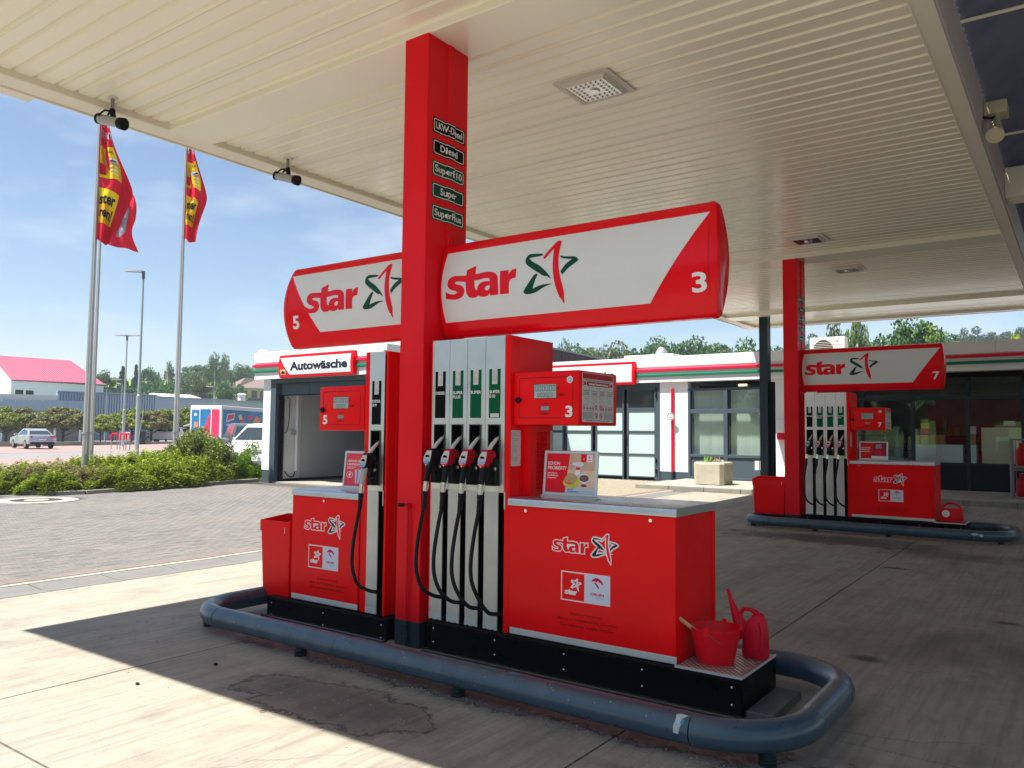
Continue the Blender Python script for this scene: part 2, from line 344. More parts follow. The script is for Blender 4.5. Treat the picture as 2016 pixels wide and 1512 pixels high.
    cm = n.new('ShaderNodeMath'); cm.operation = 'MULTIPLY'; l.new(ramp(v.outputs['Distance'], .0035, .0, 0, .55), cm.inputs[0]); l.new(ramp(noise(p1, .8, 2), .44, .58), cm.inputs[1])
    c = mix(cm.outputs[0], c, tuple(q*.4 for q in base))
    l.new(c, b.inputs['Base Color'])
    l.new(ramp(noise(pw, 1.3, 5), .35, .75, rough, rough-.22), b.inputs['Roughness'])
    ad = n.new('ShaderNodeMath'); ad.operation = 'ADD'; l.new(ramp(noise(pg, 1.0, 3), 0, 1, 0, .55*groove), ad.inputs[0]); l.new(noise(p1, 45, 5, .7), ad.inputs[1])
    bp = n.new('ShaderNodeBump'); bp.inputs['Strength'].default_value = .35; bp.inputs['Distance'].default_value = .006; l.new(ad.outputs[0], bp.inputs['Height']); l.new(bp.outputs[0], b.inputs['Normal'])
    return m
CONC = concrete_mat('forecourt_concrete', (.29, .272, .23), (.075, .070, .068), (.335, .30, .235), spots=((-3.7, 3.35, 1.0, .42, .6), (-3.3, 4.15, 2.9, .42, .65), (-1.6, 3.55, .5, .10, .5), (-1.0, 7.0, 1.7, .8, .30), (.4, 6.2, 1.3, .5, .28), (-3.2, 12.7, 2.0, .6, .8), (-1.4, 12.1, 1.2, .5, .5), (-1.35, 6.35, .16, .12, .9), (-.6, 8.2, .12, .08, .9), (-1.9, 10.6, .2, .08, .9), (-7.7, .9, 1.0, .7, .6)))
GUT = concrete_mat('gutter_concrete', (.155, .152, .148), (.09, .085, .085), (.17, .165, .155), groove=.2, stain=.4)
KERB = concrete_mat('kerb_concrete', (.24, .225, .195), (.11, .11, .10), (.26, .24, .2), groove=.1, stain=.6)
WALK = concrete_mat('walk_concrete', (.33, .31, .265), (.12, .12, .115), (.34, .31, .26), groove=.1, stain=.5)
def paver_mat():
    m = bpy.data.materials.new('paving_block'); m.use_nodes = True; n, l = m.node_tree.nodes, m.node_tree.links; b = n['Principled BSDF']; b.inputs['Roughness'].default_value = .85
    geo = n.new('ShaderNodeNewGeometry'); q = n.new('ShaderNodeMapping'); q.inputs['Scale'].default_value = (10, 5, 0.001); l.new(geo.outputs['Position'], q.inputs[0])
    sn = n.new('ShaderNodeVectorMath'); sn.operation = 'FLOOR'; l.new(q.outputs[0], sn.inputs[0]); wn = n.new('ShaderNodeTexWhiteNoise'); l.new(sn.outputs[0], wn.inputs['Vector'])
    cr = n.new('ShaderNodeValToRGB'); e = cr.color_ramp.elements; e[0].color = (.098, .097, .094, 1); e[1].color = (.155, .15, .143, 1)
    e2 = e.new(.5); e2.color = (.128, .126, .121, 1); e3 = e.new(.93); e3.color = (.155, .138, .127, 1); l.new(wn.outputs['Value'], cr.inputs[0])
    t = n.new('ShaderNodeTexNoise'); t.inputs['Scale'].default_value = .5; t.inputs['Detail'].default_value = 7; l.new(geo.outputs['Position'], t.inputs['Vector'])
    mr = n.new('ShaderNodeMapRange'); mr.inputs[1].default_value = .35; mr.inputs[2].default_value = .7; l.new(t.outputs['Fac'], mr.inputs[0])
    mi = n.new('ShaderNodeMixRGB'); l.new(mr.outputs[0], mi.inputs[0]); l.new(cr.outputs[0], mi.inputs[1]); mi.inputs[2].default_value = (.165, .152, .133, 1); mi.blend_type = 'MIX'
    m2 = n.new('ShaderNodeMixRGB'); m2.inputs[0].default_value = .55; l.new(cr.outputs[0], m2.inputs[1]); l.new(mi.outputs[0], m2.inputs[2]); l.new(m2.outputs[0], b.inputs['Base Color'])
    t2 = n.new('ShaderNodeTexNoise'); t2.inputs['Scale'].default_value = 60; l.new(geo.outputs['Position'], t2.inputs['Vector'])
    bp = n.new('ShaderNodeBump'); bp.inputs['Strength'].default_value = .3; bp.inputs['Distance'].default_value = .004; l.new(t2.outputs['Fac'], bp.inputs['Height']); l.new(bp.outputs[0], b.inputs['Normal'])
    return m
PAV = paver_mat()
PAVP = mat('pinkish_paving', (.17, .14, .13), .85, var=.12, vs=3, bump=.2, bs=50)
SUBG = mat('joint_sand', (.075, .071, .065), .95, var=.2, vs=6, bump=.3, bs=40)
ASPH = mat('parking_asphalt', (.20, .197, .197), .9, var=.10, vs=.6, bump=.2, bs=30)
REDP = mat('red_parking_paving', (.27, .185, .175), .9, var=.1, vs=.5, bump=.2, bs=30)
SOIL = mat('soil', (.10, .075, .05), .95, var=.3, vs=5, bump=.6, bs=25)
GRASS = mat('grass', (.10, .16, .03), .8, var=.25, vs=1.2); FIELD = mat('hill_meadow', (.13, .19, .05), .9, var=.3, vs=.06)

# ------------------------------------------------------------------ terrain and paved ground
def sheet(name, x0, x1, y0, y1, nx, ny, off, m, hf=G, **t):
    b = MB(); xs = np.linspace(x0, x1, nx+1); ys = np.linspace(y0, y1, ny+1)
    v = [(x, y, hf(x, y)+off) for y in ys for x in xs]
    f = [(j*(nx+1)+i, j*(nx+1)+i+1, (j+1)*(nx+1)+i+1, (j+1)*(nx+1)+i) for j in range(ny) for i in range(nx)]
    return b.add(v, f).build(name, m, None, at=(0, 0, 0), kind='structure', **t)
def terrain():
    r = [0, 3, 6, 10, 14, 18, 22, 26, 30, 40, 50, 60, 70, 80, 95, 110, 118, 125, 135, 145, 155, 165, 175, 185, 195, 205, 215, 228, 245, 300, 500, 1000, 1900]
    n = 72; v = [(0, 0, -.12)]; f = []; mi = []
    for k in r[1:]:
        for j in range(n):
            a = 2*math.pi*j/n; x, y = k*math.cos(a), k*math.sin(a); v.append((x, y, GH(x, y) - (.12 if k < 100 else .02)))
    for j in range(n): f.append((0, 1+j, 1+(j+1) % n)); mi.append(0)
    for i in range(len(r)-2):
        for j in range(n): f.append((1+i*n+j, 1+(i+1)*n+j, 1+(i+1)*n+(j+1) % n, 1+i*n+(j+1) % n)); mi.append(0 if r[i+1] < 100 else 1)
    b = MB(); b.add(v, f); b.m = mi
    b.build('ground', [SUBG, FIELD], None, at=(0, 0, 0), smooth=3, kind='structure')
terrain()
PL = sheet('parking_lot', -99, -21.9, -30, 110, 30, 60, -.05, ASPH)
for nm, (x0, x1, y0, y1) in (('red_paving', (-76, -54, 5, 70)), ('red_paving', (-45, -36, -20, 40))): sheet(nm, x0, x1, y0, y1, 12, 40, -.042, REDP)

# forecourt slabs with open joints
fore = thing('forecourt', None, None, (0, 0, 0)); fore['kind'] = 'structure'
def slab(x0, x1, y0, y1):
    g = .007; ys = [y0+g] + [q for q in (6, 9, 12, 15, 18) if y0+g < q < y1-g] + [y1-g]
    v = []; 
    for y in ys: v += [(x0+g, y, G(0, y)), (x1-g, y, G(0, y)), (x0+g, y, -.11), (x1-g, y, -.11)]
    f = []
    for i in range(len(ys)-1):
        a, b = i*4, i*4+4; f += [(a, a+1, b+1, b), (a+2, a, b, b+2), (a+1, a+3, b+3, b+1)]
    f += [(0, 2, 3, 1), (len(v)-4, len(v)-3, len(v)-1, len(v)-2)]
    MB().add(v, f).build('concrete_slab', CONC, fore, bevel=0)
for x0, x1, ys in ((-8.45, -5.33, (-7, -1.8, 1.9, 7.1, 12.4, 17.5, 20)), (-5.33, -2.1, (-7, -1.8, 1.9, 7.1, 12.4, 17.5, 20)), (-2.1, 1.15, (-7, -.6, 4.57, 9.8, 15, 20)), (1.15, 4.4, (-7, -.6, 4.57, 9.8, 15, 20)), (4.4, 8, (-7, -.6, 4.57, 9.8, 15, 20)), (-5.33, -2.1, (-14, -7)), (-8.45, -5.33, (-14, -7)), (-2.1, 1.15, (-14, -7))):
    for a, b in zip(ys[:-1], ys[1:]): slab(x0, x1, a, b)

# gutter strip between forecourt and brick paving
gut = thing('drainage_gutter', None, None, (0, 0, 0)); gut['kind'] = 'structure'
y = -9.0
while y < 19.8:
    ln = .76; z0, z1 = G(0, y), G(0, y+ln)
    q = [(-8.46, 0), (-8.50, -.004), (-8.74, -.022), (-9.0, -.004), (-9.03, 0), (-9.03, -.1), (-8.46, -.1)]
    v = [(a, y+.006, b+z0) for a, b in q]+[(a, y+ln-.006, b+z1) for a, b in q]; n = len(q)
    MB().add(v, [(i, n+i, n+(i+1) % n, (i+1) % n) for i in range(n)]+[tuple(reversed(range(n))), tuple(range(n, 2*n))]).build('gutter_stone', GUT, gut)
    y += ln
eb = MB(); y = -9.0
while y < 19.8:
    eb.add([(-9.14, y+.004, G(0, y)+.004), (-9.035, y+.004, G(0, y)+.004), (-9.035, y+.996, G(0, y+1)+.004), (-9.14, y+.996, G(0, y+1)+.004), (-9.14, y+.004, -.1), (-9.035, y+.004, -.1), (-9.035, y+.996, -.1), (-9.14, y+.996, -.1)],
           [(0, 1, 2, 3), (0, 4, 5, 1), (1, 5, 6, 2), (2, 6, 7, 3), (3, 7, 4, 0)]); y += 1.0
eb.build('edging_stone', WALK, gut)

# brick paving: every block is geometry; the 300 that show largest are parts of their own
pv = thing('brick_paving', None, None, (0, 0, 0)); pv['kind'] = 'structure'
def paver_ok(x, y):
    if x < -20.0 and 8.9 < y: return False
    if x < -15.25 and y > 15.05: return False
    if (x+19.12)**2+(y-8.4)**2 < .86**2 or (x+20.9)**2+(y-7.7)**2 < .62**2: return False
    return True
def paver_mesh():
    b = MB(); w, l_, e = .0955, .193, .005
    b.add([(0, 0, -.002), (w, 0, -.002), (w, l_, -.002), (0, l_, -.002), (e, e, .004), (w-e, e, .004), (w-e, l_-e, .004), (e, l_-e, .004)], [(4, 5, 6, 7), (0, 1, 5, 4), (1, 2, 6, 5), (2, 3, 7, 6), (3, 0, 4, 7)])
    me = bpy.data.meshes.new('paver'); me.from_pydata(b.v, [], b.f); me.materials.append(PAV); return me
pm = paver_mesh(); near = []; far = MB(); cells = []
for i in range(122):
    for j in range(-40, 72):
        x = -9.145-.1*(i+1); y = j*.2 + (.1 if i % 2 else 0)
        if y > 21.5 or not paver_ok(x, y): continue
        cells.append((math.hypot(x, y) if y > 2.0 and x > -14.5 else 1e3, x, y))
for j in range(200):        # in front of the service bays, laid the same way
    pass
cells.sort()
for k, (d, x, y) in enumerate(cells):
    z = G(x, y)+random.uniform(-.0018, .0018)
    if k < 300:
        o = bpy.data.objects.new('paver', pm); COL.objects.link(o); o.parent = pv; o.location = (x, y, z)
    else:
        w, l_, e = .0955, .193, .005
        far.add([(x, y, z-.002), (x+w, y, z-.002), (x+w, y+l_, z-.002), (x, y+l_, z-.002), (x+e, y+e, z+.004), (x+w-e, y+e, z+.004), (x+w-e, y+l_-e, z+.004), (x+e, y+l_-e, z+.004)], [(4, 5, 6, 7), (0, 1, 5, 4), (1, 2, 6, 5), (2, 3, 7, 6), (3, 0, 4, 7)])
far.build('paver_field', PAV, pv, kind='stuff')
box('paving_bed', SUBG, pv, -22, -9.14, -8, 6, -.11, -.006)
MB().add([(-22, 6, -.006), (-9.14, 6, -.006), (-9.14, 22.6, .160), (-22, 22.6, .160)], [(0, 1, 2, 3)]).build('paving_bed', SUBG, pv)
# paving behind the gutter in front of the service bays
for x0, x1, y0, y1 in ((-15.2, -9.15, 14.4, 23.3), (-10.3, -8.4, 20, 21)): pass
b = MB()
for i in range(62):
    for j in range(44):
        x = -15.2+.1*i; y = 14.42+.2*j+(.1 if i % 2 else 0)
        if y > 23.1 or (x > -10.2 and y > 20.1): continue
        z = G(x, y)+random.uniform(-.0015, .0015)+.001; w, l_, e = .095, .192, .006
        b.add([(x+e, y+e, z+.004), (x+w-e, y+e, z+.004), (x+w-e, y+l_-e, z+.004), (x+e, y+l_-e, z+.004), (x, y, z-.003), (x+w, y, z-.003), (x+w, y+l_, z-.003), (x, y+l_, z-.003)], [(0, 1, 2, 3), (4, 5, 1, 0), (5, 6, 2, 1), (6, 7, 3, 2), (7, 4, 0, 3)])
b.build('paver_field', mat('warm_paving_block', (.25, .22, .165), .85, var=.15, vs=6, bump=.2, bs=50), pv, kind='stuff')
pr = MB()
for j in range(140): pr.box(-9.345, -9.15, -6+j*.2+.003, -6+j*.2+.197, G(0, -6+j*.2)-.03, G(0, -6+j*.2)+.0075)
pr.build('paver_row', PAVP, pv, kind='stuff')
# manholes
MANC = mat('manhole_concrete', (.34, .31, .26), .85, var=.1, vs=8, bump=.3, bs=40); MANI = mat('manhole_iron', (.06, .055, .05), .6, metal=.5, var=.2, bump=.3, bs=60)
for x, y, r, lb in ((-19.12, 8.4, .84, 'round manhole cover with pale concrete ring beside the kerb of the shrub bed'), (-20.9, 7.7, .6, 'smaller manhole at the left edge of the photo beyond the larger one')):
    t = thing('manhole', lb, 'manhole', (x, y, G(x, y)))
    z = G(x, y); MB().lathe([(r*.62, -.03), (r*.62, .012), (r*.97, .014), (r, .006), (r, -.08)], (x, y, z), 40).build('concrete_ring', MANC, t, smooth=.5)
    MB().lathe([(.001, .010), (r*.30, .012), (r*.32, .006), (r*.40, .006), (r*.42, .013), (r*.60, .013), (r*.60, -.03)], (x, y, z), 40).build('cover', MANI, t, smooth=.5)
    MB().lathe([(.001, .016), (r*.29, .016), (r*.30, .010)], (x, y, z), 30).build('concrete_core', MANC, t, smooth=.5)

# ---- raised walk in front of the shop, with kerb stones
wk = thing('shop_walk', None, None, (0, 0, 0)); wk['kind'] = 'structure'
def zq(y): return G(0, y)
def ramp_box(name, m, par, x0, x1, y0, y1, h, low=-.15, bev=.006):
    v = [(x0, y0, low), (x1, y0, low), (x1, y1, low), (x0, y1, low), (x0, y0, zq(y0)+h), (x1, y0, zq(y0)+h), (x1, y1, zq(y1)+h), (x0, y1, zq(y1)+h)]
    return MB().add(v, [(0, 3, 2, 1), (4, 5, 6, 7), (0, 1, 5, 4), (1, 2, 6, 5), (2, 3, 7, 6), (3, 0, 4, 7)]).build(name, m, par, bevel=bev)
x = -10.2
while x < 8: ramp_box('kerb_stone', KERB, wk, x+.004, x+.996, 20.1, 20.24, .12, bev=.012); x += 1
y = 20.25
while y < 23.2: ramp_box('kerb_stone', KERB, wk, -10.2, -10.06, y, min(y+.99, 23.28), .12 - (.06 if y > 22 else 0), bev=.012); y += 1
for i in range(36):
    for j in range(6):
        x0 = -10.05+.5*i; y0 = 20.25+.5*j; ramp_box('flagstone', WALK, wk, x0+.003, x0+.497, y0+.003, y0+.497, .117+random.uniform(-.002, .002), bev=.004)
# ---- shrub bed with kerb
bed = [(-19.95, 9.9), (-20.12, 11.5), (-20.28, 13.4), (-20.42, 15.0), (-20.6, 15.6), (-20.62, 22), (-23.6, 22), (-25.5, 14), (-24.4, 9.6), (-22.6, 8.95), (-20.5, 9.2)]
v = [(a, c, G(a, c)+.03) for a, c in bed]; vv = [(a, c, G(a, c)-.1) for a, c in bed]; n = len(bed)
MB().add(v+vv, [tuple(range(n))]+[(i, i+n, (i+1) % n+n, (i+1) % n) for i in range(n)]).build('planting_bed', SOIL, None, at=(0, 0, 0), kind='structure')
kb = thing('bed_kerb', 'low concrete kerb curving round the shrub bed', 'kerb', (-20, 10, 0))
path = [(-24.3, 9.45), (-23.4, 9.12), (-22.5, 8.88), (-21.6, 8.9), (-20.8, 9.0), (-20.2, 9.28), (-19.88, 9.85), (-19.98, 10.8), (-20.08, 11.75), (-20.17, 12.7), (-20.26, 13.6), (-20.36, 14.4), (-20.42, 15.25)]
for (a, c), (d, e) in zip(path[:-1], path[1:]):
    t = Vector((d-a, e-c)); ln = t.length; t /= ln; nn = Vector((t.y, -t.x))*-.045
    p = [(a+t.x*.006, c+t.y*.006), (d-t.x*.006, e-t.y*.006)]
    q = [(p[0][0]-nn.x, p[0][1]-nn.y), (p[1][0]-nn.x, p[1][1]-nn.y), (p[1][0]+nn.x, p[1][1]+nn.y), (p[0][0]+nn.x, p[0][1]+nn.y)]
    MB().add([(u, w, -.1) for u, w in q]+[(u, w, G(u, w)+.10) for u, w in q], [(0, 3, 2, 1), (4, 5, 6, 7), (0, 1, 5, 4), (1, 2, 6, 5), (2, 3, 7, 6), (3, 0, 4, 7)]).build('kerb_stone', KERB, kb, bevel=.012)
g = MB()
for k in range(2600):
    x, y = random.uniform(-22.6, -20.5), random.uniform(13.9, 17.6); z = G(x, y)+.03; h = random.uniform(.04, .13); a = random.uniform(0, 6.3); dx, dy = math.cos(a)*.007, math.sin(a)*.007
    g.add([(x-dx, y-dy, z), (x+dx, y+dy, z), (x+random.uniform(-.05, .05), y+random.uniform(-.05, .05), z+h)], [(0, 1, 2)])
tag(g.build('grass', mat('grass_blade', (.12, .21, .02), .6, var=.2), None, at=(0, 0, 0)), 'bright green grass strip beside the car wash wall', 'grass', kind='stuff')
# ------------------------------------------------------------------ canopy over the pumps
CX0, CX1, CY0, CY1, CZ = -8.0, -.80, 1.14, 23.1, 4.77
can = thing('canopy', 'large cream canopy with ribbed soffit over the fuel pumps', 'canopy', (-4.4, 12, 0))
beams = ((4.55, 5.05), (14.23, 14.85), (20.62, 21.28))
pl = MB(); X0, X1 = -7.74, -.955
prof = [(0, 4.838), (.128, 4.838), (.143, 4.872), (.166, 4.872), (.181, 4.838), (.19, 4.838)]
n = len(prof); pl.add([(X0, a, z) for a, z in prof]+[(X1, a, z) for a, z in prof], [(i, i+1, n+i+1, n+i) for i in range(n-1)])
pm2 = bpy.data.meshes.new('soffit_plank'); pm2.from_pydata(pl.v, [], [tuple(reversed(q)) for q in pl.f]); pm2.materials.append(CREAM)
bays = ((1.40, 4.55), (5.05, 14.23), (14.85, 20.62), (21.28, 22.86))
for a, c in bays:
    k = int(round((c-a)/.19)); sc = (c-a)/k/.19
    for i in range(k):
        o = bpy.data.objects.new('soffit_plank', pm2); COL.objects.link(o); o.parent = can; o.location = (4.4, a+i*.19*sc-12, random.uniform(-.0015, .0015)); o.scale = (1, sc, 1)
for a, c in beams:
    MB().box(X0-.01, X1+.01, a, c, CZ, 4.95).build('beam', CREAM, can, bevel=.006)
box('edge_ledge', CREAM2, can, CX0, X0, CY0, CY1, CZ+.002, 4.9, .008); box('edge_ledge', CREAM2, can, X1, CX1, CY0, CY1, CZ+.001, 4.9, .008)
box('edge_ledge', CREAM2, can, X0, X1, CY0, 1.40, CZ+.003, 4.9, .008); box('edge_ledge', CREAM2, can, X0, X1, 22.86, CY1, CZ+.003, 4.9, .008)
box('fascia', CREAM2, can, CX0-.03, CX0-.003, CY0, CY1, CZ-.012, 5.25, .003)
box('fascia', FASC, can, CX1+.003, CX1+.024, CY0, CY1, CZ-.004, 5.25, .003)
box('fascia', CREAM2, can, CX0-.03, CX1+.02, CY1+.003, CY1+.03, CZ-.006, 5.25, .003); box('fascia', CREAM2, can, CX0-.03, CX1+.02, CY0-.03, CY0-.003, CZ-.006, 5.25, .003)
box('fascia_sign_band', CREAM2, can, -8.20, -8.035, 1.1, 3.36, CZ, 5.25, .004)
box('roof', mat('canopy_roof', (.3, .3, .3), .8), can, CX0, CX1, CY0, CY1, 5.05, 5.24)
tb = MB()
for y in (CY0+.02,): tb.box(CX1-.004, CX1+.003, CY0, CY1, CZ-.010, CZ+.001); tb.box(X1-.004, X1+.004, CY0+.3, CY1-.2, CZ-.006, CZ+.001)
tb.build('edge_trim', mat('trim_white', (.8, .79, .75), .3), can)
MB().tube([(-8.045, CY0, CZ+.03), (-8.045, CY1, CZ+.03)], .012, 8).build('drip_rail', mat('drip_rail', (.35, .30, .27), .5), can)

# ceiling lights
HOUS = mat('light_housing', (.66, .63, .57), .4, var=.03); LENS = mat('light_reflector', (.72, .72, .74), .15, metal=.6, var=.1, vs=30); LENSD = mat('light_socket', (.12, .11, .10), .3)
def ceiling_light(x, y, lb, dark=False):
    z = 4.835; t = thing('ceiling_light', lb, 'ceiling light', (x, y, z), 'square lights in the canopy soffit'); s = .29
    q = MB(); q.prism(rrect(x-s, x+s, y-s, y+s, .03, 3), z-.012, z, 'z'); q.build('flange', HOUS, t, bevel=.003)
    i = .235; j = .20
    MB().add([(x-i, y-i, z-.012), (x+i, y-i, z-.012), (x+i, y+i, z-.012), (x-i, y+i, z-.012), (x-j, y-j, z-.045), (x+j, y-j, z-.045), (x+j, y+j, z-.045), (x-j, y+j, z-.045), (x-j+.012, y-j+.012, z-.036), (x+j-.012, y-j+.012, z-.036), (x+j-.012, y+j-.012, z-.036), (x-j+.012, y+j-.012, z-.036)],
             [(0, 4, 5, 1), (1, 5, 6, 2), (2, 6, 7, 3), (3, 7, 4, 0), (4, 8, 9, 5), (5, 9, 10, 6), (6, 10, 11, 7), (7, 11, 8, 4)]).build('bezel', HOUS, t)
    box('reflector', LENS if not dark else mat('painted_red_reflection', (.25, .10, .09), .1, metal=.8), t, x-j+.010, x+j-.010, y-j+.010, y+j-.010, z-.037, z-.033)  # dark variant: a reddish reflection is tinted into the metal colour
    for a in range(7):
        for b_ in range(7):
            if (a+b_) % 1 == 0 and not (a in (2, 3, 4) and b_ in (2, 3, 4)):
                px, py = x-j+.045+a*.0517, y-j+.045+b_*.0517; MB().lathe([(.019, -.0365), (.014, -.028), (.006, -.0375)], (px, py, z-.0025), 8, closed=False).build('lamp_cup', LENSD, t)
    MB().lathe([(.055, -.037), (.045, -.050), (.001, -.052)], (x, y, z), 12).build('centre_lens', LENS, t, smooth=.6)
ceiling_light(-3.60, 6.27, 'nearest square light with rows of small cups, right of the red pillar')
ceiling_light(-3.58, 13.22, 'square ceiling light with dark reddish reflection, above the end of the number 3 sign', True)
ceiling_light(-3.60, 16.0, 'farthest square ceiling light, beyond the second beam near pillar 7')

# surveillance cameras under the left edge
def cctv(x, y, lb):
    t = thing('security_camera', lb, 'camera', (x, y, 4.84), 'cameras hanging under the canopy edge')
    MB().lathe([(.05, 0), (.05, -.012), (.02, -.014)], (x, y, 4.838), 14).build('mount_plate', HOUS, t, smooth=.6)
    MB().tube([(x, y, 4.83), (x, y, 4.70)], .018, 10).build('stem', mat('grey_stem', (.25, .24, .22), .5, var=.2), t, smooth=.6)
    d = Vector((.83, .30, -.25)).normalized(); u = Vector((0, 0, 1)); c = Vector((x, y, 4.60)); r = Vector(d.cross(u)).normalized(); up = r.cross(d)
    MB().tube([c-d*.15, c+d*.10], .048, 16).build('housing', mat('camera_housing', (.42, .42, .42), .3, metal=.3), t, smooth=.7)
    MB().tube([c+d*.085, c+d*.095, c+d*.155], [.048, .056, .060], 16).build('hood', BLACK, t, smooth=.7)
    MB().tube([c-d*.17, c-d*.145], .052, 16).build('rear_cap', BLACK, t, smooth=.7)
    b = MB(); b.tube([c-d*.13+up*.02+r*.05, c-d*.09+up*.085+r*.03, c+up*.10], .010, 6); b.tube([c-d*.13+up*.02-r*.05, c-d*.09+up*.085-r*.03, c+up*.10], .010, 6); b.tube([c+up*.05, Vector((x, y, 4.72))], .026, 10)
    b.build('bracket', BLACK, t, smooth=.7)
cctv(-7.57, 3.85, 'black and silver camera nearer the viewer, above the taller flag')
cctv(-7.55, 5.93, 'black and silver camera close to the big red pillar, second from the left')

# ---- dark barrel roof and tie rods beside the canopy, horn speaker
t = thing('barrel_roof', 'dark blue corrugated barrel roof at the upper right corner', 'roof', (1.8, 8, 0))
b = MB(); K = 24; ys = np.arange(1.2, 20, .07)
def arc(x): s = (x+.78)/5.3; return 5.235+.75*math.sin(math.pi*min(max(s, 0), 1))**.8
xs = np.linspace(-.78, 4.5, K+1)
v = [(x, y, arc(x)+(.0 if i % 2 else .05)) for i, y in enumerate(ys) for x in xs]
b.add(v, [(j*(K+1)+i, (j+1)*(K+1)+i, (j+1)*(K+1)+i+1, j*(K+1)+i+1) for j in range(len(ys)-1) for i in range(K)])
b.build('corrugated_sheet', NAVY, t)
b = MB(); b.add([(x, y, arc(x)+.06) for y in (1.2, 20) for x in xs], [(i, i+1, K+2+i, K+1+i) for i in range(K)]).build('outer_skin', mat('canopy_roof'), t)
for i in range(1, 4):
    pass
SP = mat('roof_light_spot', (.9, .9, .95), .3)
for x, y in ((.12, 8.45), (.5, 8.2), (.45, 8.9), (.75, 9.35), (.9, 9.0), (.35, 9.7), (1.0, 10.6), (.3, 10.3)):
    MB().tube([(x-.035, y+.018, arc(x-.035)-.004), (x+.035, y-.018, arc(x+.035)-.004)], .009, 6).build('bright_spot', SP, t)  # bright spots on the dark sheet, modelled as small white rods
for y, lb in ((7.72, 'cream tie rod nearest the viewer across the dark roof'), (10.95, 'cream tie rod behind the horn speaker across the dark roof')):
    o = MB().tube([(-.776, y, 5.235), (4.6, y+.1, 5.26)], .017, 10).build('tie_rod', CREAM2, None, smooth=.7, at=(-.77, y, 5.24)); tag(o, lb, 'tie rod')
o = box('cross_beam', CREAM2, None, -.775, 4.6, 12.2, 12.62, 4.80, 5.2, .01, at=(0, 12.2, 4.8)); tag(o, 'cream cross beam below the far end of the dark roof', 'beam')
o = box('second_canopy', CREAM2, None, 4.62, 11.5, 1.1, 23.1, 4.77, 5.25, .01, at=(5, 2, 4.77)); tag(o, 'second cream canopy beyond the dark barrel roof on the right', 'canopy')
HB = mat('horn_beige', (.55, .50, .36), .45, var=.05)
t = thing('horn_speaker', 'beige box with conical horn fixed to the canopy fascia, upper right', 'speaker', (-.74, 9.5, 4.95))
box('junction_box', HB, t, -.774, -.56, 9.55, 9.80, 5.02, 5.16, .012, 2)
MB().tube([(-.66, 9.6, 5.03), (-.66, 9.56, 4.93), (-.655, 9.30, 4.70)], [.03, .04, .085], 16).build('horn', HB, t, smooth=.7)
MB().tube([(-.774, 9.5, 4.98), (-.70, 9.52, 4.96), (-.67, 9.56, 4.99)], .012, 6).build('cable', BLACK, t)

# ------------------------------------------------------------------ red pillars with fuel labels
def pillar(x0, y0, lb, zf):
    x1, y1 = x0+.25, y0+.50; t = thing('canopy_pillar', lb, 'pillar', (x0, y0, 0), 'red pillars carrying the canopy')
    box('shaft', PRED, t, x0, x1, y0, y1, .19+zf, 4.775, .004)
    box('foot', ANTH, t, x0-.002, x1+.002, y0-.002, y1+.002, -.02+zf, .19+zf, .004)
    g0, g1 = y0+.235, y0+.325
    box('cable_cover', PRED, t, x1-.001, x1+.013, g0, g1, 3.17, 4.77, .004)
    b = MB(); b.tube([(x1+.012, y0+.26, 3.18), (x1+.012, y0+.26, 2.8)], .008, 6); b.tube([(x1+.012, y0+.29, 3.18), (x1+.012, y0+.29, 2.8)], .008, 6); b.build('cable', PRED, t)
    fr = SIDE(x1)
    def wrap(u, v):
        if u <= g0-.012 or u >= g1+.006: return 0
        if u < g0: return .013*(u-g0+.012)/.012
        if u > g1: return .013*(g1+.006-u)/.006
        return .013
    sl = [('u', g0-.012), ('u', g0), ('u', g1), ('u', g1+.006)]
    for (za, zb), s, m, w in (((3.995, 4.12), 'LKW-Diesel', LBLACK, .325), ((3.82, 3.945), 'Diesel', LBLACK, .21), ((3.648, 3.773), 'SuperE10', LGREEN, .33), ((3.472, 3.597), 'Super', LGREEN, .20), ((3.295, 3.42), 'SuperPlus', LGREEN, .33)):
        u0, u1 = y0+.065, y0+.462
        o = deco('fuel_label', rect(u0, u1, za, zb), m, t, fr, .001, slices=sl, wrap=wrap)
        deco('border', [rrect(u0+.012, u1-.012, za+.010, zb-.010, .015, 3), rrect(u0+.018, u1-.018, za+.016, zb-.016, .010, 3)[::-1]], LWHITE, o, fr, .0025, slices=sl, wrap=wrap)
        letters('lettering', s, LWHITE, o, fr, (u0+u1)/2, za+.038, h=.055, w=w, bold=.012, lift=.003, align='c', slices=sl, wrap=wrap)
    return t
p1 = pillar(-4.36, 4.55, 'big red square pillar with fuel name labels between pumps 5 and 3', 0)
b = MB(); b.tube([(-4.225, 4.525, .19), (-4.225, 4.525, 1.04), (-4.225, 4.515, 1.065), (-4.225, 4.49, 1.07)], .013, 10); b.tube([(-4.225, 4.55, 1.06), (-4.225, 4.50, 1.06)], .024, 12); o = b.build('stand_pipe', PRED, p1, smooth=.6)
MB().tube([(-4.225, 4.495, 1.07), (-4.27, 4.47, 1.07)], .013, 10).build('pipe_cap', BLACK, o)
b = MB(); b.tube([(-4.225, 4.525, .02), (-4.225, 4.525, .20)], .014, 10)
for z, r in ((.155, .026), (.07, .021), (.045, .024)): b.cyl((-4.225, 4.525, z), r, 0, .014, 10)
b.build('pipe_fitting', ANTH, p1, smooth=.6)
p7 = pillar(-4.313, 14.257, 'red square pillar beside pump 7 with fuel name labels', .07)
t = thing('canopy_column', 'dark anthracite square column standing on the walk before the shop', 'column', (-6.95, 20.9, .27))
box('shaft', ANTH, t, -6.957, -6.735, 20.90, 21.17, .26, 4.775, .004)
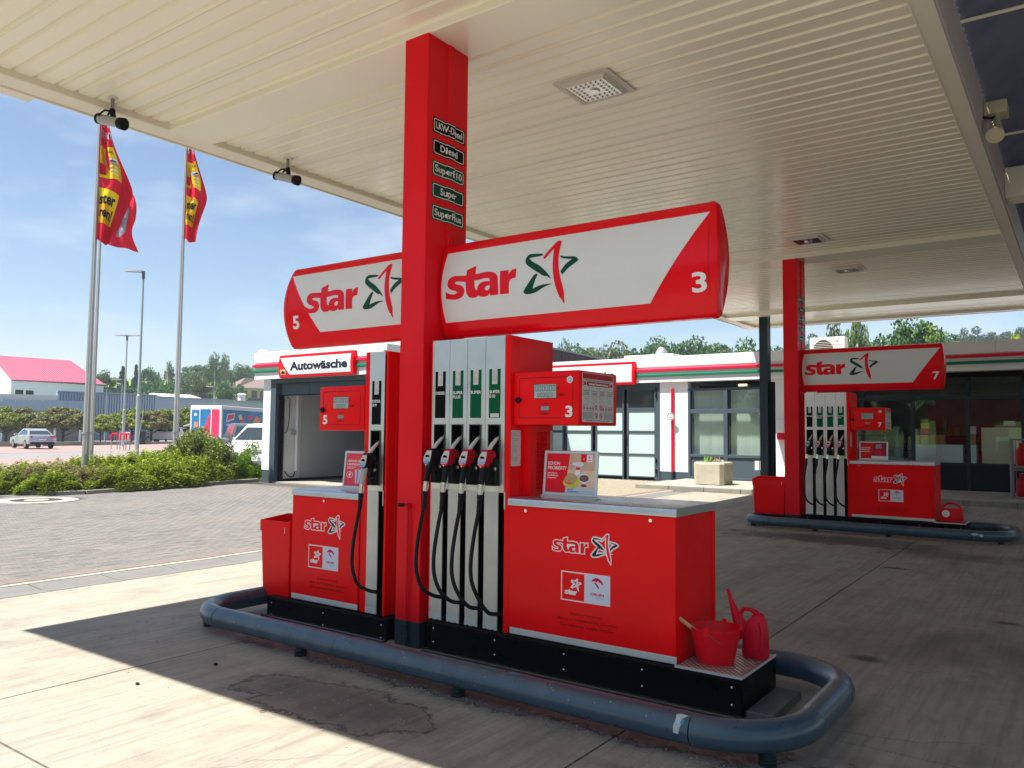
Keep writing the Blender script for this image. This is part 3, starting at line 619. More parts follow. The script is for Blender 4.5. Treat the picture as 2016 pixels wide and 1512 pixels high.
box('base_plate', ANTH, t, -7.0, -6.70, 20.86, 21.21, .262, .285, .003)
box('side_duct', BLACKG, t, -6.728, -6.60, 20.96, 21.10, .27, 3.05, .01)
def logo(parent, frame, u0, v0, sc, style='full', slices=None, wrap=None, lift=.0015):
    def P(k, it=1): return [(u0+a*sc/1000, v0+c*sc/1000) for a, c in smooth_poly(LOGO[k], it)]
    word = [P('sta'), P('h1')[::-1], P('h2')[::-1], P('r')]; one = [P('one')]; gr = [[P(k)] for k in ('g1', 'g2', 'g3')]
    kw = dict(slices=slices, wrap=wrap)
    if style == 'full':
        deco('word_mark', word, LRED, parent, frame, lift, **kw)
        for g in gr: deco('star_stroke', g, LGREEN, parent, frame, lift, **kw)
        deco('star_stroke', one, LRED, parent, frame, lift+.0006, **kw)
    elif style == 'outline':
        o = .011
        deco('word_outline', word[:1]+word[3:], LWHITE, parent, frame, lift, offset=o*.7*sc, **kw)
        deco('word_mark', word[:1]+word[3:], RED, parent, frame, lift+.0008, offset=-o*.7*sc, **kw)
        for h in word[1:3]: deco('word_outline', [h], LWHITE, parent, frame, lift+.0012, offset=.004*sc, **kw)
        for g in gr: deco('star_outline', g, LWHITE, parent, frame, lift, offset=.020*sc, **kw)
        for g in gr: deco('star_stroke', g, LDARK, parent, frame, lift+.0008, offset=-.001, **kw)
        deco('star_outline', one, LWHITE, parent, frame, lift+.0012, offset=.012*sc, **kw)
        deco('star_stroke', one, RED, parent, frame, lift+.0018, offset=-.007*sc, **kw)
def group_sticker(parent, frame, u0, u1, v0, v1):
    """square red star mark beside the white refinery mark, white frame"""
    um = u0+(u1-u0)*.485; e = (u1-u0)*.022; H = v1-v0
    deco('sticker', rect(u0, u1, v0, v1), LWHITE, parent, frame, .0012); deco('sticker_field', rect(u0+e, um, v0+e, v1-e), RED, parent, frame, .0022)
    deco('sticker_field', rect(um+e*.6, u1-e*.3, v0+e*.3, v1-e*.3), mat('sticker_white', (.66, .68, .80), .4), parent, frame, .0022)
    def tr(P_, a, c, s): return [(a+p*s/1000, c+q*s/1000) for p, q in P_]
    w = um-u0; s1 = w*.52/.675
    for k in ('sta', 'r'): deco('word_mark', tr(LOGO[k], u0+w*.16, v0+H*.22, s1), LWHITE, parent, frame, .0032, offset=.004*s1)
    s2 = w*.45/.47
    for k in ('g1', 'g2', 'g3', 'one'): deco('star_stroke', tr(LOGO[k], u0+w*.43-.743*s2, v0+H*.47-.0*s2, s2), LWHITE, parent, frame, .0032, offset=.002)
    # bird mark and name
    cx = (um+u1)/2; k = (u1-um)
    def B(pts): return [(cx+a*k, v0+H*(.5)+b*k) for a, b in pts]
    deco('bird_mark', smooth_poly(B([(-.20, .30), (-.10, .38), (.02, .40), (.16, .33), (.24, .22), (.23, .17), (.13, .24), (.02, .30), (-.02, .24), (-.06, .28), (-.14, .27), (-.21, .24)]), 1), LPINK, parent, frame, .0032)
    deco('bird_mark', smooth_poly(B([(-.10, .25), (-.02, .21), (.05, .12), (.09, .03), (.05, .04), (-.03, .13), (-.10, .20)]), 1), LPINK, parent, frame, .0032)
    letters('lettering', 'ORLEN', LPINK, parent, frame, cx, v0+H*.29, h=H*.085, w=k*.52, bold=.03, align='c', lift=.0032)
    letters('lettering', 'GROUP', LGREY, parent, frame, cx+k*.10, v0+H*.20, h=H*.045, w=k*.30, align='c', lift=.0032)
def pump_sign(xi, xo, num, lb, dx=0.0, dy=0.0, dz=0.0):
    """xi: end at the pillar, xo: free end.  lens-shaped light box with curved face"""
    zc, hh, yc = 2.738+dz, .372, 4.825+dy; yf = 4.713+dy; s = 1 if xo > xi else -1
    t = thing('pump_sign', lb, 'sign', ((xi+xo)/2, yc, zc), 'star signs above the pumps')
    pr = []
    for i in range(15): q = -.93+1.86*i/14; pr.append((yf-yc+.07*q*q, q*hh))
    pr += [(pr[-1][0]+.010, hh*.975), (pr[-1][0]+.022, hh)]
    front = pr[:]; top = front + [(-a, c) for a, c in reversed(front)]
    bot = [(front[0][0]+.022, -hh), (front[0][0]+.010, -hh*.975)]
    loop = bot+top+[(-a, c) for a, c in reversed(bot)]; n = len(loop)
    bl = .03 if s > 0 else .06
    def X(c): return xo - s*bl*(c/hh)**2
    rings = [[(xi, yc+a, zc+c) for a, c in loop], [(X(c)-s*.060, yc+a, zc+c) for a, c in loop], [(X(c)-s*.050, yc+a*1.012, zc+c*1.006) for a, c in loop], [(X(c)-s*.022, yc+a*1.0, zc+c) for a, c in loop], [(X(c)-s*.006, yc+a*.93, zc+c*.975) for a, c in loop], [(X(c), yc+a*.78, zc+c*.93) for a, c in loop]]
    v = [p for r in rings for p in r]; f = [(i*n+j, i*n+(j+1) % n, (i+1)*n+(j+1) % n, (i+1)*n+j) for i in range(5) for j in range(n)]
    f += [tuple(range(5*n, 6*n)), tuple(reversed(range(n)))]
    if s < 0: f = [tuple(reversed(q)) for q in f]
    MB().add(v, f).build('light_box', SRED, t, smooth=.5)
    fr = FRONT(yf); wr = lambda u, v_: -.07*((v_-zc)/hh)**2; sl = [zc+(-.9+.15*i)*hh for i in range(13)]
    kw = dict(slices=sl, wrap=wr); a, b_ = zc+.297, zc-.255
    if s > 0:
        lf = [(xi+.045-.028*(1-((z-zc-.02)/.28)**2), z) for z in np.linspace(a, b_, 9)]
        deco('face_panel', lf+[(xo-.475+dx, b_), (xo-.065+dx, a)], SWHITE, t, fr, .002, **kw)
        logo(t, fr, xi+.059, zc-.085, 1.0, 'full', lift=.004, **kw)
        letters('number', num, LWHITE, t, fr, xo-.125, zc-.215, h=.125, w=.100, bold=.025, lift=.004, align='c', **kw)
    else:
        deco('face_panel', [(xo+.085, a+.003), (xo+.50, b_+.008), (xi-.02, b_+.008), (xi-.02, a+.003)], SWHITE, t, fr, .002, **kw)
        logo(t, fr, -5.70, zc-.075, 1.0, 'full', lift=.004, **kw)
        letters('number', num, LWHITE, t, fr, xo+.19, zc-.20, h=.12, w=.088, bold=.03, lift=.004, align='c', **kw)
    q = .055
    deco('end_seam', rect(xo-s*.062-.001, xo-s*.062+.001, zc-.25, zc+.25), LMAROON, t, fr, .0012, **kw)
    return t
pump_sign(-4.095, -1.822, '3', 'large curved star sign with the number 3, right of the red pillar')
pump_sign(-4.372, -6.02, '5', 'curved star sign with the number 5, left of the big red pillar', dz=.018)
pump_sign(-4.053, -1.80, '7', 'smaller looking star sign with the number 7, above the far pump', dy=9.71, dz=.045)

# ------------------------------------------------------------------ dispensers
SEG = {'0': 'abcdef', '1': 'bc'}
def lcd(parent, frame, u0, u1, v0, v1, rows):
    deco('bezel', rect(u0-.006, u1+.002, v0-.004, v1+.004), BLACK, parent, frame, .0008)
    o = deco('display_glass', rect(u0, u1, v0, v1), LCD, parent, frame, .0022)
    polys = []
    for a, b_, y0, y1, n, dot in rows:
        w = (b_-a)/n; t = w*.12
        for i in range(n):
            x = a+i*w+w*.14; X = a+(i+1)*w-w*.14; m = (y0+y1)/2; g = t*.35
            polys += [rect(x+g, X-g, y1-t, y1), rect(x+g, X-g, y0, y0+t), rect(x, x+t, m+g, y1-t*1.15), rect(x, x+t, y0+t*1.15, m-g), rect(X-t, X, m+g, y1-t*1.15), rect(X-t, X, y0+t*1.15, m-g)]
        if dot: polys.append(rect(a+dot*w-t*.5, a+dot*w+t*.5, y0-t, y0+t*.3))
    deco('digits', polys, LCDD, o, frame, .0034)
def nozzle(c, y0, z, lb, colour, kind, hose_end=None, sleeve=None):
    """fuel nozzle resting in its boot at x=c, front plane y0; z is the height of the guard centre"""
    t = thing('fuel_nozzle', lb, 'fuel nozzle', (c, y0-.10, z), 'nozzles hanging at the pumps')
    body = {'red': mat('nozzle_guard_red', (.45, .004, .02), .35, var=.05), 'black': mat('nozzle_guard_black', (.012, .012, .014), .38)}[colour]
    # splash guard: a tear-shaped thick shell
    pl_ = smooth_poly([(-.010, .066), (.036, .064), (.030, .020), (.018, -.030), (.004, -.055), (-.020, -.066), (-.045, -.055), (-.056, -.026), (-.050, .006), (-.030, .040)], 2)
    n = len(pl_); Rm = Matrix.Rotation(-.10, 3, 'Y')
    def loft(secs, m):
        v = []; 
        for yy, s_, ox in secs: v += [(c+p*s_+ox, yy, z+q*s_) for p, q in pl_]
        f = [(i*n+j, (i+1)*n+j, (i+1)*n+(j+1) % n, i*n+(j+1) % n) for i in range(len(secs)-1) for j in range(n)]
        f += [tuple(range(n)), tuple(reversed(range((len(secs)-1)*n, len(secs)*n)))]
        return MB().add(v, f)
    loft([(y0-.125, .93, 0), (y0-.118, 1.0, 0), (y0-.085, 1.04, .004), (y0-.045, .85, .014), (y0-.02, .5, .02)], body).build('splash_guard', body, t, smooth=.6)
    fr = FRONT(y0-.125); pp = [(c+p*.90, z+q*.90) for p, q in pl_]
    def clip(lo, hi):
        out = []
        for i in range(len(pp)):
            a, b_ = pp[i], pp[(i+1) % len(pp)]
            if lo <= a[1] <= hi: out.append(a)
            for L_ in (lo, hi):
                if (a[1]-L_)*(b_[1]-L_) < 0:
                    k = (L_-a[1])/(b_[1]-a[1]); out.append((a[0]+(b_[0]-a[0])*k, L_))
        if len(out) < 3: return out
        cx, cz = sum(p[0] for p in out)/len(out), sum(p[1] for p in out)/len(out)
        return sorted(out, key=lambda p: math.atan2(p[1]-cz, p[0]-cx))
    pt = deco('guard_label', pp, mat('guard_label_grey', (.55, .53, .50), .35), t, fr, .001)
    deco('label_band', clip(z-.030, z-.006), mat('guard_label_blue', (.28, .42, .62), .3), pt, fr, .002)
    deco('label_band', clip(z-.07, z-.030), LRED if colour == 'red' else mat('guard_label_navy', (.05, .09, .13), .3), pt, fr, .002)
    if kind: letters('lettering', kind, LWHITE, pt, fr, c-.022, z-.0395, h=.0065, w=.052 if len(kind) > 6 else .034, bold=.02, align='c', lift=.003)
    deco('label_mark', [rect(c-.026, c-.018, z-.056, z-.047)], LWHITE, pt, fr, .003)
    deco('label_picture', [rect(c-.028, c+.010, z+.006, z+.011), rect(c-.022, c+.006, z+.018, z+.023), rect(c-.026, c-.020, z+.008, z+.020), rect(c+.004, c+.009, z+.008, z+.020)], LBLACK, pt, fr, .003)
    MB().add([(c-.016, y0-.13, z+.055), (c+.044, y0-.13, z+.055), (c+.040, y0-.06, z+.062), (c-.012, y0-.06, z+.062), (c-.014, y0-.125, z+.070), (c+.040, y0-.125, z+.070), (c+.036, y0-.065, z+.074), (c-.010, y0-.065, z+.074)], [(0, 3, 2, 1), (4, 5, 6, 7), (0, 1, 5, 4), (1, 2, 6, 5), (2, 3, 7, 6), (3, 0, 4, 7)]).build('guard_hood', body, t, bevel=.004)
    MB().tube([(c+.012, y0-.095, z+.050), (c+.026, y0-.06, z+.105), (c+.040, y0-.02, z+.150)], [.017, .015, .012], 12).build('spout_sleeve', mat('spout_aluminium', (.60, .60, .58), .35, metal=.5), t, smooth=.7)
    MB().tube([(c+.038, y0-.025, z+.145), (c+.048, y0+.015, z+.172), (c+.052, y0+.045, z+.180)], [.0125, .0095, .008], 10).build('spout_tip', mat('spout_steel', (.40, .40, .40), .3, metal=.8), t, smooth=.7)
    MB().tube([(c+.020, y0-.075, z-.02), (c+.022, y0-.055, z-.07), (c+.026, y0-.04, z-.13), (c+.010, y0-.055, z-.175)], .0065, 8).build('trigger_guard', BLACK, t, smooth=.7)
    MB().tube([(c+.010, y0-.07, z-.03), (c+.012, y0-.055, z-.08), (c+.005, y0-.06, z-.12)], .008, 8).build('trigger', BLACK, t, smooth=.7)
    MB().tube([(c-.010, y0-.10, z-.045), (c-.012, y0-.115, z-.10), (c-.018, y0-.125, z-.175)], [.024, .0225, .020], 12).build('grip', sleeve or RUBBER, t, smooth=.7)
    MB().tube([(c-.018, y0-.125, z-.170), (c-.019, y0-.126, z-.195), (c-.020, y0-.127, z-.20), (c-.0215, y0-.129, z-.235), (c-.0215, y0-.129, z-.236), (c-.022, y0-.13, z-.250)], [.019, .019, .0215, .0215, .018, .018], 10).build('swivel', CHROME, t, smooth=.3)
    hx = c-.022; b = MB(); pts = []; rr = []
    for i in range(15): pts.append((hx-.0006*i, y0-.131, z-.245-.009*i)); rr.append(.0205 if i < 4 else (.0195 if i % 2 else .0168))
    b.tube(pts, rr, 12).build('hose_boot', RUBBER, t, smooth=.4)
    ex, ez = hose_end
    cp = [Vector(p) for p in ((hx-.008, y0-.131, z-.36), (hx-.030, y0-.150, z-.52), (hx-.046, y0-.165, z-.70), (hx-.040, y0-.165, z-.84), (hx-.005, y0-.14, z-.955), (hx+.045, y0-.09, ez+.022), (hx+.085, y0-.035, ez+.002), (ex, y0+.03, ez))]
    pts = []
    for i in range(len(cp)-1):
        p0, p1_, p2, p3 = cp[max(i-1, 0)], cp[i], cp[i+1], cp[min(i+2, len(cp)-1)]
        for k in range(6):
            u = k/6; pts.append(.5*((2*p1_)+(p2-p0)*u+(2*p0-5*p1_+4*p2-p3)*u*u+(3*p1_-p0-3*p2+p3)*u**3))
    pts.append(cp[-1])
    MB().tube(pts, .0145, 12).build('hose', RUBBER, t, smooth=.7)
    return t
DARKIN = mat('boot_black', (.004, .004, .005), .5)
def strip(t, xa, xb, y, z0, label, lines, num_code, nocap=False, last=False):
    """one product column: upper steel sheet with cut-out for the boot, label, boot"""
    c = (xa+xb)/2-.003; zt = z0+2.10
    xr0, xr1 = c-.052, c+.050; zr1, zr0 = z0+1.458, z0+1.02
    b = MB()
    b.box(xa+.0015, xr0, y-.003, y+.006, zr0, zr1); b.box(xr1, xb-.0015, y-.003, y+.006, zr0, zr1); b.box(xa+.0015, xb-.0015, y-.003, y+.006, zr1, zt); b.box(xa+.0015, xb-.0015, y-.003, y+.006, z0+.975, zr0)
    b.build('steel_front', STEEL, t)
    fr = FRONT(y-.003)
    lab = deco('product_label', rect(c-.052, c+.050, z0+1.508, z0+1.862), LBLACK if label == 'k' else GREEN, t, fr, .001)
    deco('approval_sticker', rect(c-.024, c+.024, z0+1.752, z0+1.862), PAPER, lab, fr, .0025)
    letters('approval_text', num_code, LGREY, lab, fr, c, z0+1.80, h=.010, align='c', lift=.0035)
    deco('approval_lines', [rect(c-.017, c+.017, z0+1.79-.008*i, z0+1.792-.008*i) for i in range(4)]+[rect(c-.015, c+.015, z0+1.83+.008*i, z0+1.832+.008*i) for i in range(3)], LGREY, lab, fr, .0033)
    if label != 'k': deco('approval_ring', [circ(c, z0+1.806, .019, 20), circ(c, z0+1.806, .0175, 20)], LGREY, lab, fr, .0033)
    for i, s in enumerate(lines): letters('lettering', s, LWHITE, lab, fr, c-.047, z0+1.686-.032*i, h=.0225, w=(.097 if len(s) > 5 else .094) if len(s) > 4 else (.072 if len(s) == 4 else .053), bold=.02, lift=.003)
    if last: deco('white_note', rect(c-.036, c+.040, z0+1.512, z0+1.54), PAPER, lab, fr, .0025)
    # boot: open recess with rim
    b = MB(); b.box(xr0, xr1, y+.09, y+.10, zr0, zr1)
    for q in ((xr0-.001, xr0+.004), (xr1-.004, xr1+.001)): b.box(q[0], q[1], y-.006, y+.09, zr0, zr1)
    b.box(xr0, xr1, y-.006, y+.09, zr1-.004, zr1+.001)
    o = b.build('nozzle_boot', DARKIN, t)
    rim = MB(); rim.box(xr0-.003, xr0+.003, y-.010, y-.0035, zr0, zr1+.003); rim.box(xr1-.003, xr1+.003, y-.010, y-.0035, zr0, zr1+.003); rim.box(xr0+.003, xr1-.003, y-.010, y-.0035, zr1-.003, zr1+.003); rim.build('rim', mat('boot_rim', (.045, .06, .065), .35), o)
    MB().box(xr0+.004, xr1-.003, y-.055, y+.085, zr0+.002, zr0+.20).build('boot_block', BLACKG, o, bevel=.006)
    MB().tube([(xr1-.006, y-.058, zr0+.125), (xr1-.006, y-.050, zr0+.125)], .012, 10).build('lock_bolt', CHROME, o, smooth=.5)
def display_box(t, x0, x1, y0, y1, z0, z1, num, side, mirror=False):
    o = MB().box(x0, x1, y0, y1, z0, z1).build('display_box', RED, t, bevel=.010, seg=3)
    fr = FRONT(y0); a, b_, c, d = (x0+.048, x1-.045, z0+.047, z1-.042)
    deco('door_gap', [rrect(a, b_, c, d, .022), rrect(a+.0035, b_-.0035, c+.0035, d-.0035, .019)[::-1]], LMAROON, o, fr, .001)
    w = x1-x0; lx = x0+w*(.33 if not mirror else .32)
    lcd(o, fr, lx, lx+.182, z1-.187, z1-.092, [(lx+.004, lx+.180, z1-.139, z1-.099, 6, 4), (lx+.026, lx+.160, z1-.180, z1-.151, 6, 4)])
    lcd(o, fr, lx+.058, lx+.125, z1-.272, z1-.245, [(lx+.060, lx+.123, z1-.268, z1-.249, 4, 0)])
    letters('lettering', '€', LMAROON, o, fr, lx+.192, z1-.130, h=.018, lift=.0015)
    letters('lettering', 'Liter', LMAROON, o, fr, lx+.190, z1-.175, h=.021, w=.062, lift=.0015)
    letters('lettering', 'Cent/Liter', LMAROON, o, fr, lx+.060, z1-.228, h=.007, w=.06, lift=.0015)
    deco('maker_mark', [circ(lx+.050, z1-.294, .007, 14), circ(lx+.050, z1-.294, .0055, 14)]+[rect(lx+.064, lx+.108, z1-.292, z1-.289), rect(lx+.062, lx+.128, z1-.300, z1-.296)], LMAROON, o, fr, .0015)
    letters('number', num, LWHITE, o, fr, (b_-.032) if not mirror else (a+.028), c+.006, h=.078, w=.058, bold=.035, lift=.002, align='c')
    if not mirror:
        q = deco('round_sticker', circ(b_-.026, d-.022, .024), LWHITE, o, fr, .0015); deco('sticker_core', circ(b_-.026, d-.022, .017), mat('sticker_blue', (.22, .42, .55), .4), q, fr, .0025)
        deco('sticker_emblem', [[(b_-.026, d-.010), (b_-.016, d-.030), (b_-.036, d-.030)], [(b_-.026, d-.017), (b_-.031, d-.027), (b_-.021, d-.027)]], LWHITE, q, fr, .0035)
    kx = a-.002; kz = (z0+z1)/2-.012
    MB().prism([(kx-.030, kz), (kx-.004, kz+.022), (kx+.004, kz+.022), (kx+.026, kz), (kx+.004, kz-.022), (kx-.004, kz-.022)], y0-.018, y0-.001, 'y').build('door_knob', BLACK, o, bevel=.003)
    if side:
        f2 = SIDE(x1); s0, s1 = y0+.042, y1-.055
        p = deco('notice', rect(s0, s1, z0+.022, z1-.012), PAPER, o, f2, .0012); W_, H_ = s1-s0, z1-z0-.034; zt = z1-.012
        def R_(a, b_, c, d): return rect(s0+W_*a, s0+W_*b_, zt-H_*d, zt-H_*c)
        deco('notice_head', [R_(.015, .985, .012, .125)], LMAROON if 0 else mat('notice_red', (.45, .003, .015), .4), p, f2, .002)
        deco('notice_rule', [R_(.02, .98, .140, .147), R_(.02, .98, .160, .166)], LMAROON, p, f2, .002)
        deco('notice_head', [R_(.015, .985, .18, .265)], mat('notice_red'), p, f2, .002)
        letters('lettering', 'Achtung Videoüberwachung', LWHITE, p, f2, s0+W_*.5, zt-H_*.245, h=H_*.043, w=W_*.62, bold=.03, align='c', lift=.003)
        for sx in (.08, .92): deco('camera_sign', [circ(s0+W_*sx, zt-H_*.222, W_*.05, 14), circ(s0+W_*sx, zt-H_*.222, W_*.038, 14)], LWHITE, p, f2, .003)
        s_ = W_*.10/.675; deco('word_mark', [[(s0+W_*.42+u*s_/1000, zt-H_*.085+q*s_/1000) for u, q in LOGO[k]] for k in ('sta', 'r')], LPINK, p, f2, .003)
        deco('star_mark', [[(s0+W_*.42+u*s_/1000, zt-H_*.085+q*s_/1000) for u, q in LOGO[k]] for k in ('one', 'g1')], LPINK, p, f2, .003)
        for i in range(4):
            cx = s0+W_*(.13+.245*i); rr_ = W_*.10
            deco('oval', [[(cx+rr_*math.cos(q), zt-H_*.39+rr_*1.18*math.sin(q)) for q in np.linspace(0, 6.283, 25)[:-1]], [(cx+rr_*.93*math.cos(q), zt-H_*.39+rr_*1.12*math.sin(q)) for q in np.linspace(0, 6.283, 25)[:-1]]], LGREY, p, f2, .002)
            for k, (s, hh) in enumerate(((('Super E10', 'Super', 'Super Plus', 'Diesel')[i], .018), ('schwefelfrei', .013), ('ROZ 95', .018), ('E5', .013))): letters('lettering', s, LBLACK, p, f2, cx, zt-H_*(.375+.038*k), h=H_*hh, w=W_*(.13 if k < 3 else .03), align='c', lift=.003)
            deco('small_frame', [R_(.06+.245*i, .20+.245*i, .555, .61), R_(.065+.245*i, .195+.245*i, .56, .605)], LGREY, p, f2, .002)
        for i in range(8):
            cx = s0+W_*((.06, .155, .25, .33, .665, .755, .845, .93)[i]); zz = zt-H_*.725; r1 = W_*.033
            deco('hazard_sign', [[(cx, zz+r1*1.5), (cx+r1, zz), (cx, zz-r1*1.5), (cx-r1, zz)], [(cx, zz+r1*1.2), (cx+r1*.78, zz), (cx, zz-r1*1.2), (cx-r1*.78, zz)]], LPINK, p, f2, .002)
            deco('hazard_symbol', [circ(cx, zz, r1*.35, 8)], LBLACK, p, f2, .002)
        for cx, cz in ((.585, .70), (.43, .865), (.585, .865)):
            cx = s0+W_*cx; zz = zt-H_*cz; r1 = W_*.048
            q = deco('ban_sign', [circ(cx, zz, r1, 18), circ(cx, zz, r1*.8, 18)], LPINK, p, f2, .002)
            deco('ban_bar', [[(cx-r1*.65, zz+r1*.5), (cx-r1*.5, zz+r1*.65), (cx+r1*.65, zz-r1*.5), (cx+r1*.5, zz-r1*.65)]], LPINK, p, f2, .0026); deco('ban_symbol', [rect(cx-r1*.15, cx+r1*.2, zz-r1*.5, zz+r1*.4)], LBLACK, p, f2, .0022)
        deco('arrow_mark', [circ(s0+W_*.43, zt-H_*.70, W_*.035, 12), circ(s0+W_*.43, zt-H_*.70, W_*.024, 12)], LBLACK, p, f2, .002)
        deco('text_block', [R_(.02, .34, .80+.018*i, .811+.018*i) for i in range(8)]+[R_(.68, .985, .80+.018*i, .811+.018*i) for i in range(8)]+[R_(.02, .16, .645, .655), R_(.66, .82, .645, .655)], LGREY, p, f2, .002)
        letters('lettering', 'Ein Tropfen reicht, um Wasser zu verunreinigen', LBLACK, p, f2, s0+W_*.5, zt-H_*.975, h=H_*.018, w=W_*.72, align='c', lift=.002)
    return o
def cabinet(t, x0, x1, y0, y1, z0, z1, knobs, lx, sx0, tcx, k=1.0):
    """red housing with bent steel counter top, emblem, warning text and white skirting"""
    o = MB().box(x0, x1-.010, y0, y1, z0+.045, z1-.055).build('cabinet_door', RED, t, bevel=.004)
    MB().box(x0+.004, x1-.012, y0+.025, y1-.01, z0+.001, z0+.045).build('cabinet_base', RED, t)
    box('corner_post', RED, t, x1-.018, x1-.001, y1-.035, y1+.004, z0+.03, z1-.06, .003)
    box('skirting', STEELW, t, x0+.02, x1-.004, y0-.008, y0+.001, z0+.003, z0+.047, .003)
    pr = [(y0-.014, z1-.052), (y0-.014, z1-.018), (y0-.010, z1-.006), (y0+.002, z1), (y1-.006, z1), (y1+.006, z1-.006), (y1+.010, z1-.02), (y1+.010, z1-.052), (y1+.004, z1-.052), (y0-.008, z1-.052)]
    MB().prism(pr, x0, x1+.002, 'x').build('counter_top', STEELC, t, smooth=.5)
    for kx in knobs:
        q = MB().tube([(kx, y0-.007, z1-.084), (kx, y0+.001, z1-.084)], .011, 14).build('lock', CHROME, o, smooth=.5); MB().tube([(kx, y0-.0085, z1-.084), (kx, y0-.006, z1-.084)], .004, 8).build('key_slot', BLACK, q) if 0 else None
    fr = FRONT(y0)
    logo(o, fr, lx, z1-.338, .415*k, 'outline', lift=.001)
    group_sticker(o, fr, sx0, sx0+.372*k, z1-.655, z1-.462)
    for i, s in enumerate(('Rauchen verboten', 'Motor u. Fremdheizung abstellen', 'Nur zulässige Gefäße befüllen')):
        letters('warning_text', s, LMAROON, o, fr, tcx+(.0, .005, .005)[i], z1-.745-.038*i, h=.0165, w=(.245, .442, .405)[i]*k, bold=.006, align='c', space=1.15, lift=.001)
    return o
def dispenser4(dx, dy, dz, num, lb):
    y, z0 = 4.6+dy, .225+dz
    t = thing('fuel_dispenser', lb, 'fuel pump', (-3.7+dx, y, z0), 'fuel pumps under the canopy')
    X = lambda a: a+dx
    # housing: back box and side cheeks
    MB().box(X(-4.063), X(-3.316), y+.10, y+.555, z0, z0+2.10).build('housing', RED, t, bevel=.004)
    box('side_cheek', RED, t, X(-4.063), X(-4.055), y-.004, y+.10, z0, z0+2.10); box('side_cheek', RED, t, X(-3.364), X(-3.3165), y-.004, y+.10, z0, z0+2.102, .004)
    box('cap_strip', RED, t, X(-4.055), X(-3.364), y+.006, y+.10, z0+2.07, z0+2.10)
    xs = [-4.055, -3.883, -3.711, -3.541, -3.364]
    info = (('k', ['DIESEL'], 'B7'), ('g', ['SUPER', 'PLUS'], 'E5'), ('g', ['SUPER'], 'E5'), ('g', ['SUPER', 'E10'], 'E10'))
    for i in range(4):
        strip(t, X(xs[i]), X(xs[i+1]), y, z0, info[i][0], info[i][1], info[i][2], last=(i == 3))
        xe = X(xs[i+1]); sl = .052
        box('lower_panel', mat('brushed_steel_lower', (.60, .585, .55), .42, metal=.55, var=.06, vs=5, bump=.08, bs=30, aniso=(30, 30, 1), dirt=.28, ds=3.5, dirtcol=(.36, .33, .27)), t, X(xs[i])+.001, xe-sl, y-.003, y+.004, z0+.055, z0+.974)
        box('foot_plate', STEELW, t, X(xs[i])+.001, xe-sl, y-.005, y+.003, z0+.004, z0+.054)
        box('hose_slot', DARKIN, t, xe-sl, xe-.001, y+.07, y+.08, z0, z0+.975); box('slot_cheek', BLACKG, t, xe-sl, xe-sl+.003, y+.004, y+.07, z0, z0+.95)
        for q in (.03, .09): MB().tube([(X(xs[i])+q, y-.012, z0+.004), (X(xs[i])+q, y-.004, z0+.004)], .006, 6).build('bolt', BLACK, t)
    box('edge_clip', STEELW, t, X(-3.363), X(-3.352), y-.006, y-.004, z0+.86, z0+.98)
    ob = display_box(t, X(-3.312), X(-2.77), y+.03, y+.567, z0+1.458, z0+1.832, num, True)
    # cable duct, louvred panel and notices below the box
    box('duct', RED, t, X(-3.3155), X(-3.255), y+.16, y+.25, z0+.93, z0+1.455, .003)
    lv = MB()
    for i in range(24): z = z0+.98+.018*i; lv.add([(X(-3.3155), y+.32, z), (X(-3.3155), y+.49, z), (X(-3.306), y+.49, z+.006), (X(-3.306), y+.32, z+.006), (X(-3.3155), y+.32, z+.013), (X(-3.3155), y+.49, z+.013)], [(0, 1, 2, 3), (3, 2, 5, 4)])
    for i in range(24):
        z = z0+.98+.018*i; q = MB(); 
        for a, b_ in ((.31, .38), (.40, .47)): q.add([(X(-3.3155), y+a, z), (X(-3.3155), y+b_, z), (X(-3.305), y+b_, z+.005), (X(-3.305), y+a, z+.005), (X(-3.3155), y+a, z+.014), (X(-3.3155), y+b_, z+.014)], [(0, 1, 2, 3), (3, 2, 5, 4), (0, 3, 4), (1, 5, 2)])
        q.build('louvre', RED, t)
    for a in (.006, .515): 
        q = deco('price_notice', rect(y+a+.002, y+a+.12 if a < .1 else y+a+.037, z0+1.165, z0+1.42), PAPER, t, SIDE(X(-3.3165)), .002)
        deco('notice_lines', [rect(y+a+.01, y+a+.025+.07*random.random()*(a < .1), z0+1.395-.013*i, z0+1.399-.013*i) for i in range(16)], LGREY, q, SIDE(X(-3.3165)), .003)
    cabinet(t, X(-3.322), X(-2.048), y, y+.62, z0+.002, z0+.945, (X(-3.175), X(-2.225)), X(-2.957), X(-2.883), X(-2.69))
    cc = [(xs[i]+xs[i+1])/2-.003+dx for i in range(4)]
    return t, cc, y, z0
t3, cc, yy, z0 = dispenser4(0, 0, 0, '3', 'four nozzle red fuel pump number 3 right of the big red pillar')
for i, (col, k, lb) in enumerate((('black', 'Diesel', 'black Diesel nozzle, leftmost of the four of the near pump'), ('red', 'Super Plus', 'red Super Plus nozzle, second from the left of the near pump'), ('red', 'Super', 'red Super nozzle, third from the left of the near pump'), ('red', 'Super E10', 'red Super E10 nozzle, rightmost of the four of the near pump'))):
    nozzle(cc[i]-.004, yy, 1.434-.0*i, lb, col, k, hose_end=(cc[i]+.075, .405-.018*i))
t7, cc7, yy7, z07 = dispenser4(.085, 9.71, .055, '7', 'four nozzle red fuel pump number 7 in the background before the shop')
